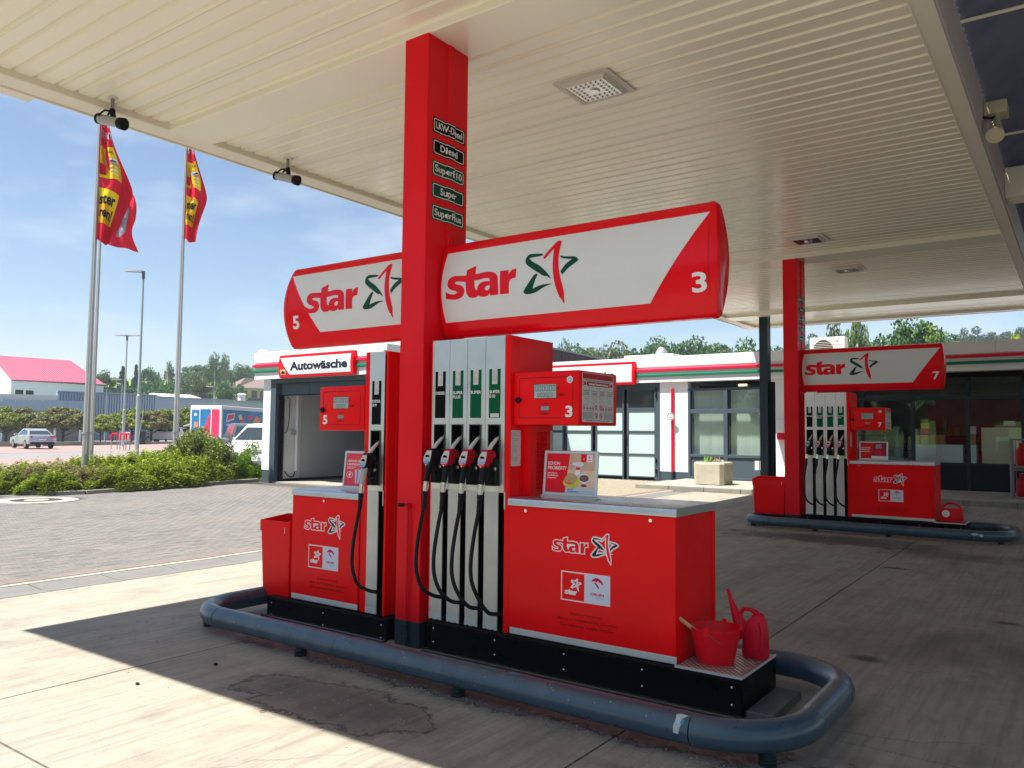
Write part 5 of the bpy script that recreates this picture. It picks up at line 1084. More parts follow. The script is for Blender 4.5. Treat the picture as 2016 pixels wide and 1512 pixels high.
box('flat_roof', mat('roof_gravel', (.3, .29, .27), .9), bA, -20.56, -15.14, YA+.38, 30, 3.7, 3.86); box('corner_upstand', FASW, bA, -20.50, -20.30, YA-.1, YA+.1, 4.0, 4.10, .01)
for x in (-19.4, -17.9, -16.4): box('panel_joint', LGREY, bA, x-.003, x+.003, YA-.1512, YA-.1505, 3.72, 4.0)
# box signs on the fascia
def facade_sign(par_name, x0, x1, y, z0, z1, lb, txt, tx, tw, skew):
    t = thing('facade_sign', lb, 'sign', ((x0+x1)/2, y, z0), 'red framed signs on the building fascia'); zc, hh = (z0+z1)/2, (z1-z0)/2
    pr = []
    for i in range(11): q = -1+.2*i; pr.append((y-.30+.05*q*q, zc+q*hh))
    pr += [(y-.12, z1), (y-.12, z0)]
    MB().prism(pr, x0, x1, 'x').build('sign_box', STRR if 0 else SRED, t, bevel=.01, smooth=.5)
    fr = FRONT(y-.30); wr = lambda u, v: -.05*((v-zc)/hh)**2; sl = [zc+hh*(-.9+.2*i) for i in range(10)]
    deco('face_panel', [(x0+.07, z1-.09), (x0+.07+skew, z0+.08), (x1-.10, z0+.08), (x1-.10, z1-.09)], SWHITE, t, fr, .003, slices=sl, wrap=wr)
    letters('lettering', txt, mat('letter_navy', (.012, .018, .03), .4), t, fr, tx, z0+.205, h=.25, w=tw, bold=.045, lift=.006, align='r', slices=sl, wrap=wr)
    if skew > .2: 
        o = deco('car_icon', rect(x0+.10, x0+.32, z0+.09, z0+.24), mat('icon_beige', (.55, .50, .30), .5), t, fr, .004, wrap=wr, slices=sl); deco('car_shape', smooth_poly([(x0+.13, z0+.12), (x0+.29, z0+.12), (x0+.29, z0+.16), (x0+.26, z0+.17), (x0+.24, z0+.20), (x0+.18, z0+.20), (x0+.16, z0+.17), (x0+.13, z0+.16)]), LBLACK, o, fr, .007, wrap=wr)
    return t
facade_sign('', -19.28, -16.12, YA, 3.19, 3.86, 'red framed sign reading Autowäsche above the open wash bay', 'Autowäsche', -16.33, 2.42, .43)
facade_sign('', -15.6, -11.70, YB, 3.24, 3.98, 'red framed sign half hidden behind the number 3 display box', 'Service', -12.42, None, .43)

bB = thing('shop_building', 'long white filling station shop with folding doors, office window and glazed front', 'building', (-8, YB, .15))
z0 = .17
fascia(bB, -15.1, -5.95, YB, 3.29, 4.08, 3.675, 3.51); fascia(bB, -5.95, 9, YB, 3.33, 4.06, 3.70, 3.535)
for x in (-13.5, -10.2, -7.7, -4.9, -1.75, 1.4): box('panel_joint', LGREY, bB, x-.003, x+.003, YB-.1512, YB-.1505, 3.75, 4.06)
box('wall', WALLW, bB, -10.95, -9.998, YB, YB+.25, .48, 3.30, .003); box('wall_plinth', ANTHL, bB, -10.945, -10.0, YB+.006, YB+.24, 0, .48)
box('wall', WALLW, bB, -7.60, -6.15, YB, YB+.25, .30, 3.30, .003); box('wall_plinth', ANTHL, bB, -7.6, -6.15, YB+.006, YB+.24, 0, .30)
box('wall', WALLW, bB, -15.18, -15.1, YB, YB+.25, 0, 3.30)
box('flat_roof', mat('roof_gravel'), bB, -15.1, 9, YB+.38, 33, 3.85, 3.98); box('rear_wall', WALLW, bB, -15.1, 9, 32.8, 33, 0, 4.0); box('side_wall', WALLW, bB, 8.8, 9, YB+.3, 33, 0, 3.9)
MB().box(-12.7, -10.9, 24.2, 27.2, 3.95, 4.30).build('roof_upstand', FASW, bB, bevel=.02)
o = MB().lathe([(.17, 0), (.17, .14), (.20, .16), (.215, .18), (.215, .24), (.19, .30), (.14, .38), (.10, .43), (.001, .45)], (-12.15, 26.0, 4.30), 20).build('roof_vent', ALU, bB, smooth=.5)
# folding doors
fd = bB
box('door_frame', ANTHL, fd, -15.1, -10.95, YB-.02, YB+.12, 3.10, 3.29, .004); box('door_frame', ANTHL, fd, -11.07, -10.95, YB-.02, YB+.12, .12, 3.10, .004)
for x0, x1 in ((-15.05, -14.52), (-14.46, -13.40), (-13.29, -12.22), (-12.115, -11.075)):
    lf = MB(); e = .06; y = YB+.02
    rows = [(.30, .957), (1.022, 1.674), (1.756, 2.377), (2.49, 3.06)]
    lf.box(x0, x0+e, y-.03, y+.03, .13, 3.10); lf.box(x1-e, x1, y-.03, y+.03, .13, 3.10)
    zz = [.13, .16, .27] ; lf.box(x0+e, x1-e, y-.03, y+.03, .13, .17); lf.box(x0+e, x1-e, y-.03, y+.03, .26, rows[0][0])
    for i in range(3): lf.box(x0+e, x1-e, y-.03, y+.03, rows[i][1], rows[i+1][0])
    lf.box(x0+e, x1-e, y-.03, y+.03, 3.06, 3.10); o = lf.build('door_leaf', ANTHL, fd, bevel=.004)
    for i, (a, c) in enumerate(rows): 
        MB().prism(rrect(x0+e-.004, x1-e+.004, a-.004, c+.004, .05, 4), y-.008, y+.008, 'y').build('pane', FROST if i < 3 else DGL, o); 
        if i < 3:
            for (cx, cz) in ((x0+e, a), (x1-e, a), (x0+e, c), (x1-e, c)): pass
    box('vent_gap', BLACK, o, x0+e, x1-e, y-.01, y+.01, .17, .26)
for z in (.42, .75, 2.80, 3.0): MB().tube([(-11.06, YB-.05, z), (-11.06, YB-.05, z+.13)], .022, 8).build('hinge', BLACK, fd)
box('door_handle', BLACK, fd, -12.16, -12.12, YB-.09, YB-.04, 1.42, 1.66, .008); box('threshold', BLACK, fd, -15.1, -10.95, YB-.05, YB+.1, .08, .13)
box('door_backing', mat('dark_interior', (.02, .02, .02), .8), fd, -15.1, -10.9, YB+.16, YB+.2, .1, 3.28)
# office window with blinds
box('window_frame', ANTHL, bB, -9.998, -9.915, YB-.02, YB+.12, .20, 3.07, .004); box('window_frame', ANTHL, bB, -8.86, -8.73, YB-.02, YB+.12, .20, 3.07, .004); box('window_frame', ANTHL, bB, -7.68, -7.60, YB-.02, YB+.12, .20, 3.07, .004)
for x0, x1 in ((-9.915, -8.86), (-8.73, -7.68)):
    for a, c in ((3.0, 3.07), (2.30, 2.43), (.965, 1.05), (.20, .36)): box('window_frame', ANTHL, bB, x0, x1, YB-.019, YB+.119, a, c, .004)
    box('lower_panel', ANTHL, bB, x0, x1, YB+.02, YB+.10, .36, .965)
    for a, c in ((1.05, 2.30), (2.43, 3.0)): box('pane', GLW, bB, x0, x1, YB+.045, YB+.051, a, c)
    n = 11
    for i in range(n):
        cx = x0+.06+(x1-x0-.10)*i/(n-1); q = MB().box(-.045, .045, -.001, .001, 1.0, 3.02); q.xf(Matrix.Translation((cx, YB+.26, 0)) @ Matrix.Rotation(.55, 4, 'Z')); q.build('blind_slat', mat('blind_fabric', (.72, .72, .66), .7, rand=.06), bB)
    box('note', PAPER, bB, x1-.24, x1-.12, YB+.012, YB+.019, .62, .90); box('note', PAPER, bB, x1-.09, x1-.02, YB+.012, YB+.019, .62, .90)
box('office_back', mat('office_teal', (.10, .16, .16), .8), bB, -10.0, -7.6, YB+.9, YB+.95, .2, 3.2)
# red downpipe, round ban sign, lamp
dp = thing('downpipe', 'red downpipe with dark foot on the white wall beside the folding doors', 'downpipe', (-10.5, YB-.05, .2))
MB().tube([(-10.50, YB-.055, .48), (-10.50, YB-.055, 3.08)], .042, 12).build('pipe', STRR, dp, smooth=.7); MB().tube([(-10.50, YB-.05, .14), (-10.50, YB-.05, .479)], .046, 12).build('foot_pipe', ANTH, dp, smooth=.7); MB().tube([(-10.50, YB-.055, 1.50), (-10.50, YB-.055, 1.54)], .050, 12).build('collar', STRR, dp, smooth=.5)
sg = thing('round_sign', 'round no smoking sign on the red downpipe', 'sign', (-10.5, YB-.16, 2.2)); cx, cz = -10.52, 2.20
MB().prism(circ(cx, cz, .125, 28), YB-.165, YB-.16, 'y').build('disc', LWHITE, sg); box('clip', ALU, sg, cx-.02, cx+.02, YB-.16, YB-.09, cz-.02, cz+.02)
f_ = FRONT(YB-.165); deco('ban_ring', [circ(cx, cz, .115, 28), circ(cx, cz, .092, 28)], STRR, sg, f_, .001); deco('ban_bar', [(cx-.07, cz+.055), (cx-.055, cz+.07), (cx+.07, cz-.055), (cx+.055, cz-.07)], STRR, sg, f_, .0016); deco('cigarette', rect(cx-.05, cx+.03, cz-.03, cz-.018), LBLACK, sg, f_, .0012)
o = MB().box(-8.35, -8.07, YB-.16, YB-.02, 3.08, 3.16).build('wall_lamp', mat('lamp_cream', (.75, .72, .50), .4), None, bevel=.02, seg=2, at=(-8.2, YB-.1, 3.1)); tag(o, 'small cream lamp above the office window', 'wall lamp')
t = thing('dispenser_box', 'white and red wall box between the office window and pillar of the far pump', 'wall box', (-7.1, YB-.1, 1.6)); box('upper_box', FASW, t, -7.28, -6.98, YB-.20, YB-.002, 1.72, 2.10, .03, 2); box('lower_box', STRR, t, -7.22, -7.0, YB-.17, YB-.004, 1.52, 1.72, .03, 2)

# glazed shop front
SX = [-6.15, -4.92, -3.69, -2.42, -1.225, .0, 1.24, 2.48, 3.7, 4.95]
for x in SX:
    box('mullion', ANTH, bB, x-.045, x+.045, YB-.01, YB+.10, .17, 2.66, .004)
    q = MB().box(x-.045, x+.045, YB+.0, YB+.07, 2.66, 3.36); q.xf(Matrix.Translation((0, YB, 2.66)) @ Matrix(((1, 0, 0, 0), (0, 1, .62, 0), (0, 0, 1, 0), (0, 0, 0, 1))) @ Matrix.Translation((0, -YB, -2.66))); q.build('sloping_bar', ANTH, bB, bevel=.004)
box('transom', ANTH, bB, -6.15, 5, YB-.012, YB+.10, 2.60, 2.70, .004); box('header', BLACKG, bB, -6.15, 9, YB+.30, YB+.44, 3.19, 3.33)
box('sill_rail', ANTH, bB, -6.15, 5, YB-.012, YB+.10, .93, .985, .004)
for a, c in zip(SX[:-1], SX[1:]):
    box('pane', GLS, bB, a+.045, c-.045, YB+.03, YB+.036, .985, 2.60)
    q = MB().box(a+.045, c-.045, YB+.03, YB+.036, 2.70, 3.30); q.xf(Matrix.Translation((0, YB, 2.66)) @ Matrix(((1, 0, 0, 0), (0, 1, .62, 0), (0, 0, 1, 0), (0, 0, 0, 1))) @ Matrix.Translation((0, -YB, -2.66))); q.build('sloping_pane', GLS, bB)
    box('base_panel', mat('navy_panel', (.010, .014, .024), .35, dirt=.15, ds=2), bB, a+.045, c-.045, YB+.02, YB+.09, .22, .93, .004); box('kick_rail', ANTH, bB, a+.045, c-.045, YB+.0, YB+.10, .15, .235)
box('wall', WALLW, bB, 5.0, 9, YB, YB+.25, 0, 3.33)
# interior
DI = mat('shop_interior', (.17, .165, .16), .7, var=.3, vs=1.5)
box('shop_back_wall', DI, bB, -6.1, 8.8, 28.0, 28.1, .1, 3.5); box('shop_side_wall', DI, bB, -6.2, -6.1, YB+.2, 28, .1, 3.5); box('shop_floor', mat('shop_floor', (.25, .24, .22), .3), bB, -6.1, 8.8, YB+.12, 28, .12, .17); box('shop_ceiling', mat('shop_ceiling', (.6, .58, .5), .8), bB, -6.1, 8.8, YB+.45, 28, 3.3, 3.4)
CW_ = mat('counter_white', (.74, .80, .80), .4, var=.08, vs=2); CTON = mat('carton_ochre', (.72, .55, .24), .6, var=.15, vs=8); CRT = mat('crate_wood', (.40, .24, .11), .6, var=.35, vs=14, aniso=(6, 6, 1), bump=.1)
for a, c, lb in ((-3.84, -3.24, 'white low display unit inside the shop window, left one'), (-3.235, -2.62, 'white low display unit inside the shop window, right one'), (-2.53, -2.31, 'narrow white display unit behind the shop glass beside the beige board')):
    o = box('display_unit', CW_, None, a, c, 24.0, 24.5, .17, 1.44, .006, at=(a, 24, .17)); tag(o, lb, 'display unit')
k = 0
for a in (-3.84, -3.62):
    for z, h, w_ in ((1.445, .09, 'lower'), (1.54, .15, 'upper')):
        o = box('carton', CTON, None, a, a+.20, 24.02, 24.3, z, z+h, .004, at=(a, 24, z)); tag(o, '%s ochre carton, %s of its pair on the white display unit' % (('left' if a < -3.7 else 'right'), w_), 'carton', 'ochre cartons in the shop window')
for a, c, z, h, lb in ((-3.405, -3.04, 1.445, .25, 'brown wooden crate on the left white display unit'), (-2.52, -2.32, 1.445, .28, 'brown wooden crate on the narrow white display unit')):
    t = thing('wooden_crate', lb, 'crate', (a, 24.02, z))
    for i in range(3): box('crate_board', CRT, t, a, c, 24.02, 24.035, z+.005+h/3*i, z+h/3*(i+1)-.008, .002)
    box('crate_body', CRT, t, a+.003, c-.003, 24.036, 24.28, z, z+h)
t = thing('charcoal_bag', 'green, yellow and red bag standing on the cartons behind the glass', 'bag', (-3.5, 24.2, 1.7)); box('bag_bottom', STRR, t, -3.62, -3.40, 24.1, 24.22, 1.72, 1.87, .02, 2); box('bag_middle', LYELLOW, t, -3.62, -3.40, 24.1, 24.22, 1.872, 2.02, .015, 2); box('bag_top', mat('bag_green', (.10, .28, .04), .5, var=.3, vs=20), t, -3.625, -3.395, 24.1, 24.22, 2.022, 2.13, .02, 2)
t = thing('notice_board', 'large beige board in a red frame leaning inside the shop window', 'board', (-1.8, 24.1, .9)); box('board_sheet', mat('board_beige', (.80, .74, .52), .6, var=.08, vs=3), t, -2.20, -1.28, 24.12, 24.14, .5, 1.90); 
for a, c, z, h in ((-2.25, -2.20, .45, 1.95), (-1.28, -1.23, .45, 1.95), (-2.20, -1.28, 1.90, 1.95)): box('board_frame', mat('board_frame_red', (.25, .01, .02), .5), t, a, c, 24.105, 24.145, z, h)
for x0, x1, z, h, m, lb in ((-2.5, -2.32, 1.73, .20, PAPER, 'white box on the narrow crate behind the glass'), (-1.70, -1.44, 1.955, .12, PAPER, 'white package on top of the beige board'), (-3.86, -3.72, 1.70, .16, PAPER, 'small white box left of the coloured bag'), (-4.52, -4.06, .17, .93, mat('teal_unit', (.12, .26, .24), .4), 'teal low cabinet behind the glass right of the poster')):
    o = box('shop_box', m, None, x0, x1, 24.15, 24.4, z, z+h, .006, at=(x0, 24, z)); tag(o, lb, 'box')
t = thing('teal_bottle', 'tall teal figure shaped display behind the glass left of the display units', 'display', (-4.28, 24.4, 1.1)); MB().lathe([(.10, 0), (.11, .10), (.08, .35), (.06, .55), (.04, .66), (.04, .76)], (-4.25, 24.5, 1.11), 14).build('stand_body', mat('teal_unit'), t, smooth=.7); box('stand_sign', mat('teal_unit'), t, -4.36, -4.20, 24.48, 24.52, 1.80, 1.93)
t = thing('chip_rack', 'slim black rack with a white head inside the shop', 'rack', (-4.6, 24.4, 1.1)); box('rack_post', BLACK, t, -4.62, -4.52, 24.4, 24.44, .17, 2.12); box('rack_head', PAPER, t, -4.68, -4.54, 24.36, 24.40, 2.10, 2.36, .01)
for i in range(9): box('rack_tag', LGREY, t, -4.59, -4.56, 24.392, 24.398, 1.22+.09*i, 1.27+.09*i)
# shelves deeper in the shop with muted goods
for r, y in enumerate((25.9, 27.2)):
    for i, x in enumerate((-5.2, -3.2, -1.2, .8, 2.8)):
        t = thing('shelf_unit', '%s shelf unit deep in the dark shop, number %s from the left' % (('front', 'rear')[r], ('one', 'two', 'three', 'four', 'five')[i]), 'shelf', (x, y, .17), 'shelf units inside the shop')
        for z in (.3, .75, 1.2, 1.65): box('shelf_board', BLACK, t, x-.8, x+.8, y, y+.35, z, z+.03)
        for k in range(14):
            c_ = random.choice([(.25, .02, .02), (.05, .12, .05), (.3, .28, .22), (.02, .05, .15), (.3, .18, .03)]); z = random.choice((.33, .78, 1.23, 1.68)); xx = x-.75+random.random()*1.35
            box('goods', mat('goods_%d' % int(c_[0]*100+c_[1]*1000), c_, .5), t, xx, xx+.14, y+.05+k*.002, y+.25, z+.001, z+.18+.08*random.random())

# gas bottle cage on the walk
t = thing('gas_bottle_cage', 'grey steel cage with red gas bottles at the right edge on the shop walk', 'cage', (-1.38, 21.3, .27)); CG = mat('galvanised_cage', (.24, .25, .26), .45, metal=.6)
def bar(a, b_, r=.018): MB().tube([a, b_], r, 6).build('cage_bar', CG, t)
x0, x1, y0, y1, zb, zt = -1.38, .55, 21.30, 21.90, .27, 1.62
for x in (x0, (x0+x1)/2, x1):
    for y in (y0, y1): box('cage_post', CG, t, x-.022, x+.022, y-.022, y+.022, zb, zt, .003)
for z in (zb+.03, .91, .97, zt-.02):
    for y in (y0, y1): bar((x0, y, z), (x1, y, z))
    for x in (x0, x1): bar((x, y0, z), (x, y1, z))
for i in range(9): x = x0+.10+i*.215; bar((x, y0, zb+.05), (x, y0, .88), .008); bar((x, y0, 1.0), (x, y0, zt-.04), .008)
GB = mat('gas_bottle_red', (.45, .006, .012), .35, var=.1)
for r, z in enumerate((.30, 1.0)):
    for i in range(6):
        x = x0+.20+i*.30; q = thing('gas_bottle', '%s row red gas bottle, %s from the left in the cage' % (('lower', 'upper')[r], ('first', 'second', 'third', 'fourth', 'fifth', 'sixth')[i]), 'gas bottle', (x, 21.6, z), 'red gas bottles in the cage')
        MB().lathe([(.001, 0), (.12, 0), (.13, .03), (.13, .30), (.12, .36), (.07, .42), (.03, .44)], (x, 21.6, z), 18).build('bottle_body', GB, q, smooth=.7); MB().lathe([(.055, .44), (.06, .50), (.055, .52)], (x, 21.6, z), 12).build('collar', GB, q, smooth=.7); MB().lathe([(.02, .44), (.02, .53), (.001, .54)], (x, 21.6, z), 8).build('cap', PAPER, q)
# planter
t = thing('concrete_planter', 'square concrete planter with sparse grass on the walk before the office window', 'planter', (-8.4, 21.4, .27)); PC = mat('planter_concrete', (.40, .37, .29), .85, var=.08, vs=5, bump=.3, bs=40, dirt=.3, ds=4)
x0, x1, y0, y1, zb = -8.86, -7.98, 20.93, 21.80, .285
oct_ = [(x0+.10, y0), (x1-.10, y0), (x1, y0+.10), (x1, y1-.10), (x1-.10, y1), (x0+.10, y1), (x0, y1-.10), (x0, y0+.10)]
b = MB(); ins = [( (p[0]-(x0+x1)/2)*.80+(x0+x1)/2, (p[1]-(y0+y1)/2)*.80+(y0+y1)/2) for p in oct_]; lo = [((p[0]-(x0+x1)/2)*.965+(x0+x1)/2, (p[1]-(y0+y1)/2)*.965+(y0+y1)/2) for p in oct_]; md = [((p[0]-(x0+x1)/2)*.955+(x0+x1)/2, (p[1]-(y0+y1)/2)*.955+(y0+y1)/2) for p in oct_]
rings = [[(*p, zb) for p in lo], [(*p, zb+.55) for p in oct_], [(*p, zb+.60) for p in md], [(*p, zb+.61) for p in ins], [(*p, zb+.50) for p in ins]]
v = [p for r in rings for p in r]; b.add(v, [(i*8+j, i*8+(j+1) % 8, (i+1)*8+(j+1) % 8, (i+1)*8+j) for i in range(4) for j in range(8)]); b.build('planter_shell', PC, t, bevel=.006)
MB().add([(*p, zb+.53) for p in ins], [tuple(range(8))]).build('planter_soil', SOIL, t); box('shadow_gap', BLACK, t, x0+.1, x1-.1, y0+.1, y1-.1, .25, .287)
for nm, m, xo, n_, h in (('green_blades', mat('planter_green', (.20, .36, .05), .6), -.16, 90, .24), ('dry_blades', mat('planter_dry', (.42, .30, .20), .7), .12, 80, .22)):
    b = MB()
    for k in range(n_):
        cx, cy = (x0+x1)/2+xo+random.gauss(0, .09), (y0+y1)/2+random.gauss(0, .12); a = random.uniform(0, 6.28); l_ = random.uniform(.05, .14); hh = h*random.uniform(.4, 1.1); dx, dy = math.cos(a), math.sin(a)
        z = zb+.53; b.add([(cx-dy*.006, cy+dx*.006, z), (cx+dy*.006, cy-dx*.006, z), (cx+dx*l_*.4+dy*.005, cy+dy*l_*.4-dx*.005, z+hh*.65), (cx+dx*l_*.4-dy*.005, cy+dy*l_*.4+dx*.005, z+hh*.65), (cx+dx*l_, cy+dy*l_, z+hh)], [(0, 1, 2, 3), (3, 2, 4)])
    o = b.build(nm, m, t, kind='stuff')
# air conditioner on the roof
t = thing('air_conditioner', 'cream outdoor air conditioner with round grille on the shop roof', 'air conditioner', (-6.5, 26, 3.98)); AC = mat('ac_cream', (.66, .60, .52), .45, var=.04)
MB().box(-7.03, -5.98, 26.0, 26.45, 4.06, 4.75).build('ac_case', AC, t, bevel=.015, seg=2); MB().prism(circ(-6.62, 4.38, .29, 28), 25.985, 25.999, 'y').build('fan_opening', mat('fan_dark', (.05, .04, .035), .6), t)
for i in range(9): MB().box(-6.92+.0, -6.32, 25.975, 25.984, 4.14+.055*i, 4.15+.055*i).build('grille_bar', AC, t)
deco('diamond_mark', [[(-6.22, 4.63), (-6.20, 4.67), (-6.18, 4.63), (-6.20, 4.59)], [(-6.245, 4.575), (-6.20, 4.575), (-6.222, 4.61)], [(-6.20, 4.575), (-6.155, 4.575), (-6.178, 4.61)]], STRR, t, FRONT(26.0), .002); deco('name_plate', rect(-6.33, -6.06, 4.49, 4.52), LGREY, t, FRONT(26.0), .002)
for x in (-6.95, -6.1): box('ac_foot', AC, t, x, x+.06, 26.05, 26.4, 3.98, 4.06)
# brown cladded market behind, white block and blue logo panel
t = thing('brown_building', 'dark brown clad building rising behind the car wash', 'building', (-30, 40, 0)); BR = mat('brown_cladding', (.075, .035, .045), .5, var=.06, vs=1)
b = MB(); P4 = [(-25.9, 34.0), (-27.9, 52), (-45, 54), (-45, 34.0)]; b.prism(P4, 0, 6.9, 'z'); b.build('wall', BR, t)
b = MB(); b.prism([(p[0]+(.06 if p[0] > -40 else -.06), p[1]) for p in P4], 6.9, 7.0, 'z'); b.build('coping', mat('coping_grey', (.35, .34, .35), .4), t)
for k in range(9): y = 35+k*1.95; x = -25.9-(y-34)*2/18; box('panel_joint', LBLACK, t, x-.01, x+.012, y-.01, y+.01, .3, 6.85)
o = box('roof_block', FASW, None, -30.25, -23.0, 30.0, 33.4, .2, 6.5, .03, at=(-26, 30, .2)); tag(o, 'plain white block whose top edge shows above the pump housings', 'building')
t = thing('logo_panel', 'blue panel with yellow disc in a pink ring above the car wash roof', 'sign', (-34, 32.9, 5)); box('panel', mat('logo_blue', (.01, .09, .33), .4), t, -35.4, -33.14, 32.9, 33.1, 4.6, 7.1); box('panel_edge', BR, t, -33.14, -32.76, 32.9, 33.2, 4.6, 7.0)
deco('pink_ring', circ(-34.25, 6.13, .76, 36), mat('logo_pink', (.85, .12, .10), .4), t, FRONT(32.9), .003); deco('yellow_disc', circ(-34.25, 6.13, .66, 36), mat('logo_yellow', (.9, .72, .10), .4), t, FRONT(32.9), .008); MB().tube([(-34.2, 33.0, .2), (-34.2, 33.0, 4.6)], .12, 10).build('mast', ALU, t)
# ------------------------------------------------------------------ flags, lamps, cars, market, trees
POLE = mat('flagpole_alu', (.36, .36, .35), .38, metal=.5, var=.10, vs=.8, dirt=.25, ds=1.5); GALV = mat('galvanised_pole', (.30, .36, .36), .5, metal=.3, var=.06)
def flagpole(x, y, h, lb, r=.085):
    t = thing('flagpole', lb, 'flagpole', (x, y, G(x, y)), 'flagpoles in the shrub bed'); g = G(x, y)
    MB().tube([(x, y, g), (x, y, g+h*.5), (x, y, g+h)], [r, r*.75, r*.42], 18).build('pole', POLE, t, smooth=.8); MB().tube([(x+r*1.0, y-.03, g+.9), (x+r*.62, y-.03, g+h-.3)], .009, 6).build('halyard', STEELW, t)
    for z in (1.45, ): MB().tube([(x, y, g+z), (x, y, g+z+.05)], r*1.12, 16).build('band', POLE, t, smooth=.5)
    MB().sphere((x, y, g+h), .06, 10, 6).build('finial', POLE, t, smooth=1); return t
def flag(x, y, z0, z1, w, seed, lb, art, fold=1.0, top_w=.16):
    """cloth hanging from the pole, folded; u across, v down"""
    nu, nv = 22, 46; rr = random.Random(seed); ph = [rr.uniform(0, 6.28) for _ in range(5)]; yaw = math.radians(63)
    def pos(u, v):
        H_ = z1-z0; q = v/H_; env = (top_w+(1-top_w)*min(1, q*1.75))*(1-.32*max(0, q-.62)/.38*fold)
        s = u*w*env*(1+.16*math.sin(q*7+ph[3])); a = .12*math.sin(u*8+ph[0]+q*5.5)*min(1, u*3)+.045*math.sin(u*15+ph[1]-q*7)+.03*math.sin(q*11+ph[2])*u
        dz = -.12*u*w*(1+2.0*q)*.6+.03*math.sin(u*5+q*9)
        return Vector((x+.07+s*math.cos(yaw)+a*math.sin(yaw), y+.02+s*math.sin(yaw)-a*math.cos(yaw), z1-v+dz))
    t = thing('flag', lb, 'flag', (x, y, z1), 'advertising flags on the poles')
    v = [tuple(pos(i/nu, j/nv*(z1-z0))) for j in range(nv+1) for i in range(nu+1)]; f = [(j*(nu+1)+i, j*(nu+1)+i+1, (j+1)*(nu+1)+i+1, (j+1)*(nu+1)+i) for j in range(nv) for i in range(nu)]
    CR = mat('flag_red', (.72, .008, .03), .6); 
    MB().add(v, f).build('cloth', CR, t, smooth=2)
    # prints follow the cloth: cut fine and laid 4 mm in front
    def patch(nm, poly, m, lift=.006, mesh=None):
        vv, ff = mesh or curve2d([poly], .0002)
        bm = bmesh.new(); bv = [bm.verts.new((p[0], p[1], 0)) for p in vv]
        for q in ff:
            try: bm.faces.new([bv[i] for i in q])
            except ValueError: pass
        for k in range(1, 22): bmesh.ops.bisect_plane(bm, geom=bm.verts[:]+bm.edges[:]+bm.faces[:], plane_co=(k/22, 0, 0), plane_no=(1, 0, 0))
        H_ = z1-z0
        for k in range(1, 46): bmesh.ops.bisect_plane(bm, geom=bm.verts[:]+bm.edges[:]+bm.faces[:], plane_co=(0, k/46, 0), plane_no=(0, 1, 0))
        bm.verts.index_update(); out = []
        for p in bm.verts:
            u, q = min(max(p.co.x, 0), 1), min(max(p.co.y, 0), 1); a = pos(u, q*H_); du = pos(min(u+.01, 1.01), q*H_)-a; dv = pos(u, q*H_+.01)-a; nn = du.cross(dv).normalized()
            if nn.x < 0: nn = -nn
            out.append(tuple(a+nn*lift))
        fs = [tuple(w_.index for w_ in q.verts) for q in bm.faces]; bm.free(); MB().add(out, fs).build(nm, m, t, smooth=2)
    def ptext(s, u0, q1, wu, hq, m):
        vv, ff = text2d(s, .03); a, b_ = vv[:, 0].min(), vv[:, 0].max(); c, d = vv[:, 1].min(), vv[:, 1].max()
        patch('print_letters', None, m, .013, ([(u0+(p[0]-a)/(b_-a)*wu, q1-(p[1]-c)/(d-c)*hq, 0) for p in vv], ff))
    patch.text = ptext; art(patch); return t
FY = mat('flag_yellow', (.90, .62, .01), .6); FWH = mat('flag_lilac_white', (.75, .70, .85), .6); FBK = mat('flag_black', (.01, .01, .012), .6)
def txt_poly(s, u0, v0, hu, hv, bold=.03):
    v, f = text2d(s, bold); return s
def art1(patch):
    patch('print_yellow', [(0, .30), (.80, .28), (.86, .41), (.70, .54), (0, .52)], FY); patch('print_yellow', [(.0, .60), (.62, .64), (.60, .86), (.05, .88)], FY)
    patch('print_red', [(0, .42), (.28, .42), (.24, .50), (0, .50)], mat('flag_red'), .010); patch('print_photo', [(.28, .385), (.74, .37), (.80, .40), (.30, .415)], FWH, .011); patch('print_photo', [(.34, .395), (.7, .385), (.72, .395), (.4, .405)], mat('flag_navy', (.03, .05, .2), .6), .013)
    for a, b_, c, d in ((.40, .43, .70, .445), (.40, .46, .66, .475), (.42, .49, .64, .502)): patch('print_pale', [(a, b_), (c, b_), (c, d), (a, d)], mat('flag_pale_yellow', (.9, .85, .45), .6), .011)
    patch.text('SUPER', .06, .145, .85, .05, FWH); patch.text('SPRIT', .06, .225, .85, .05, FWH)
    patch.text('ster', .05, .735, .50, .075, FBK); patch.text('ren!', .08, .83, .46, .075, FBK); patch.text('ADAC', .40, .335, .30, .022, FBK)
def art2(patch):
    patch('print_grey', [(.15, .35), (.75, .32), (.80, .75), (.55, .86), (.2, .84), (.2, .76), (.5, .78), (.64, .68), (.6, .42), (.2, .45)], mat('flag_grey', (.35, .33, .35), .6)); patch('print_white', [(.40, .45), (.75, .40), (.70, .58), (.45, .60)], FWH, .010)
flagpole(-22.42, 11.06, 10.9, 'tall flagpole nearest the left edge carrying the longer flag', .095); flagpole(-25.58, 15.67, 12.4, 'flagpole between the lamp post and the big round shrub', .10); flagpole(-26.0, 13.0, 10.2, 'slimmer flagpole hidden just behind the nearest one', .075)
flag(-22.42, 11.06, 6.95, 10.75, .74, 3, 'red and yellow advertising flag folded on the nearest pole', art1); flag(-25.58, 15.67, 8.35, 12.3, .62, 8, 'red and yellow advertising flag twisted narrow on the second pole', art1, 1.0, .12); flag(-26.0, 13.0, 7.75, 10.1, 1.05, 5, 'red flag with grey shape hanging behind the nearest flag', art2, .0, .5)
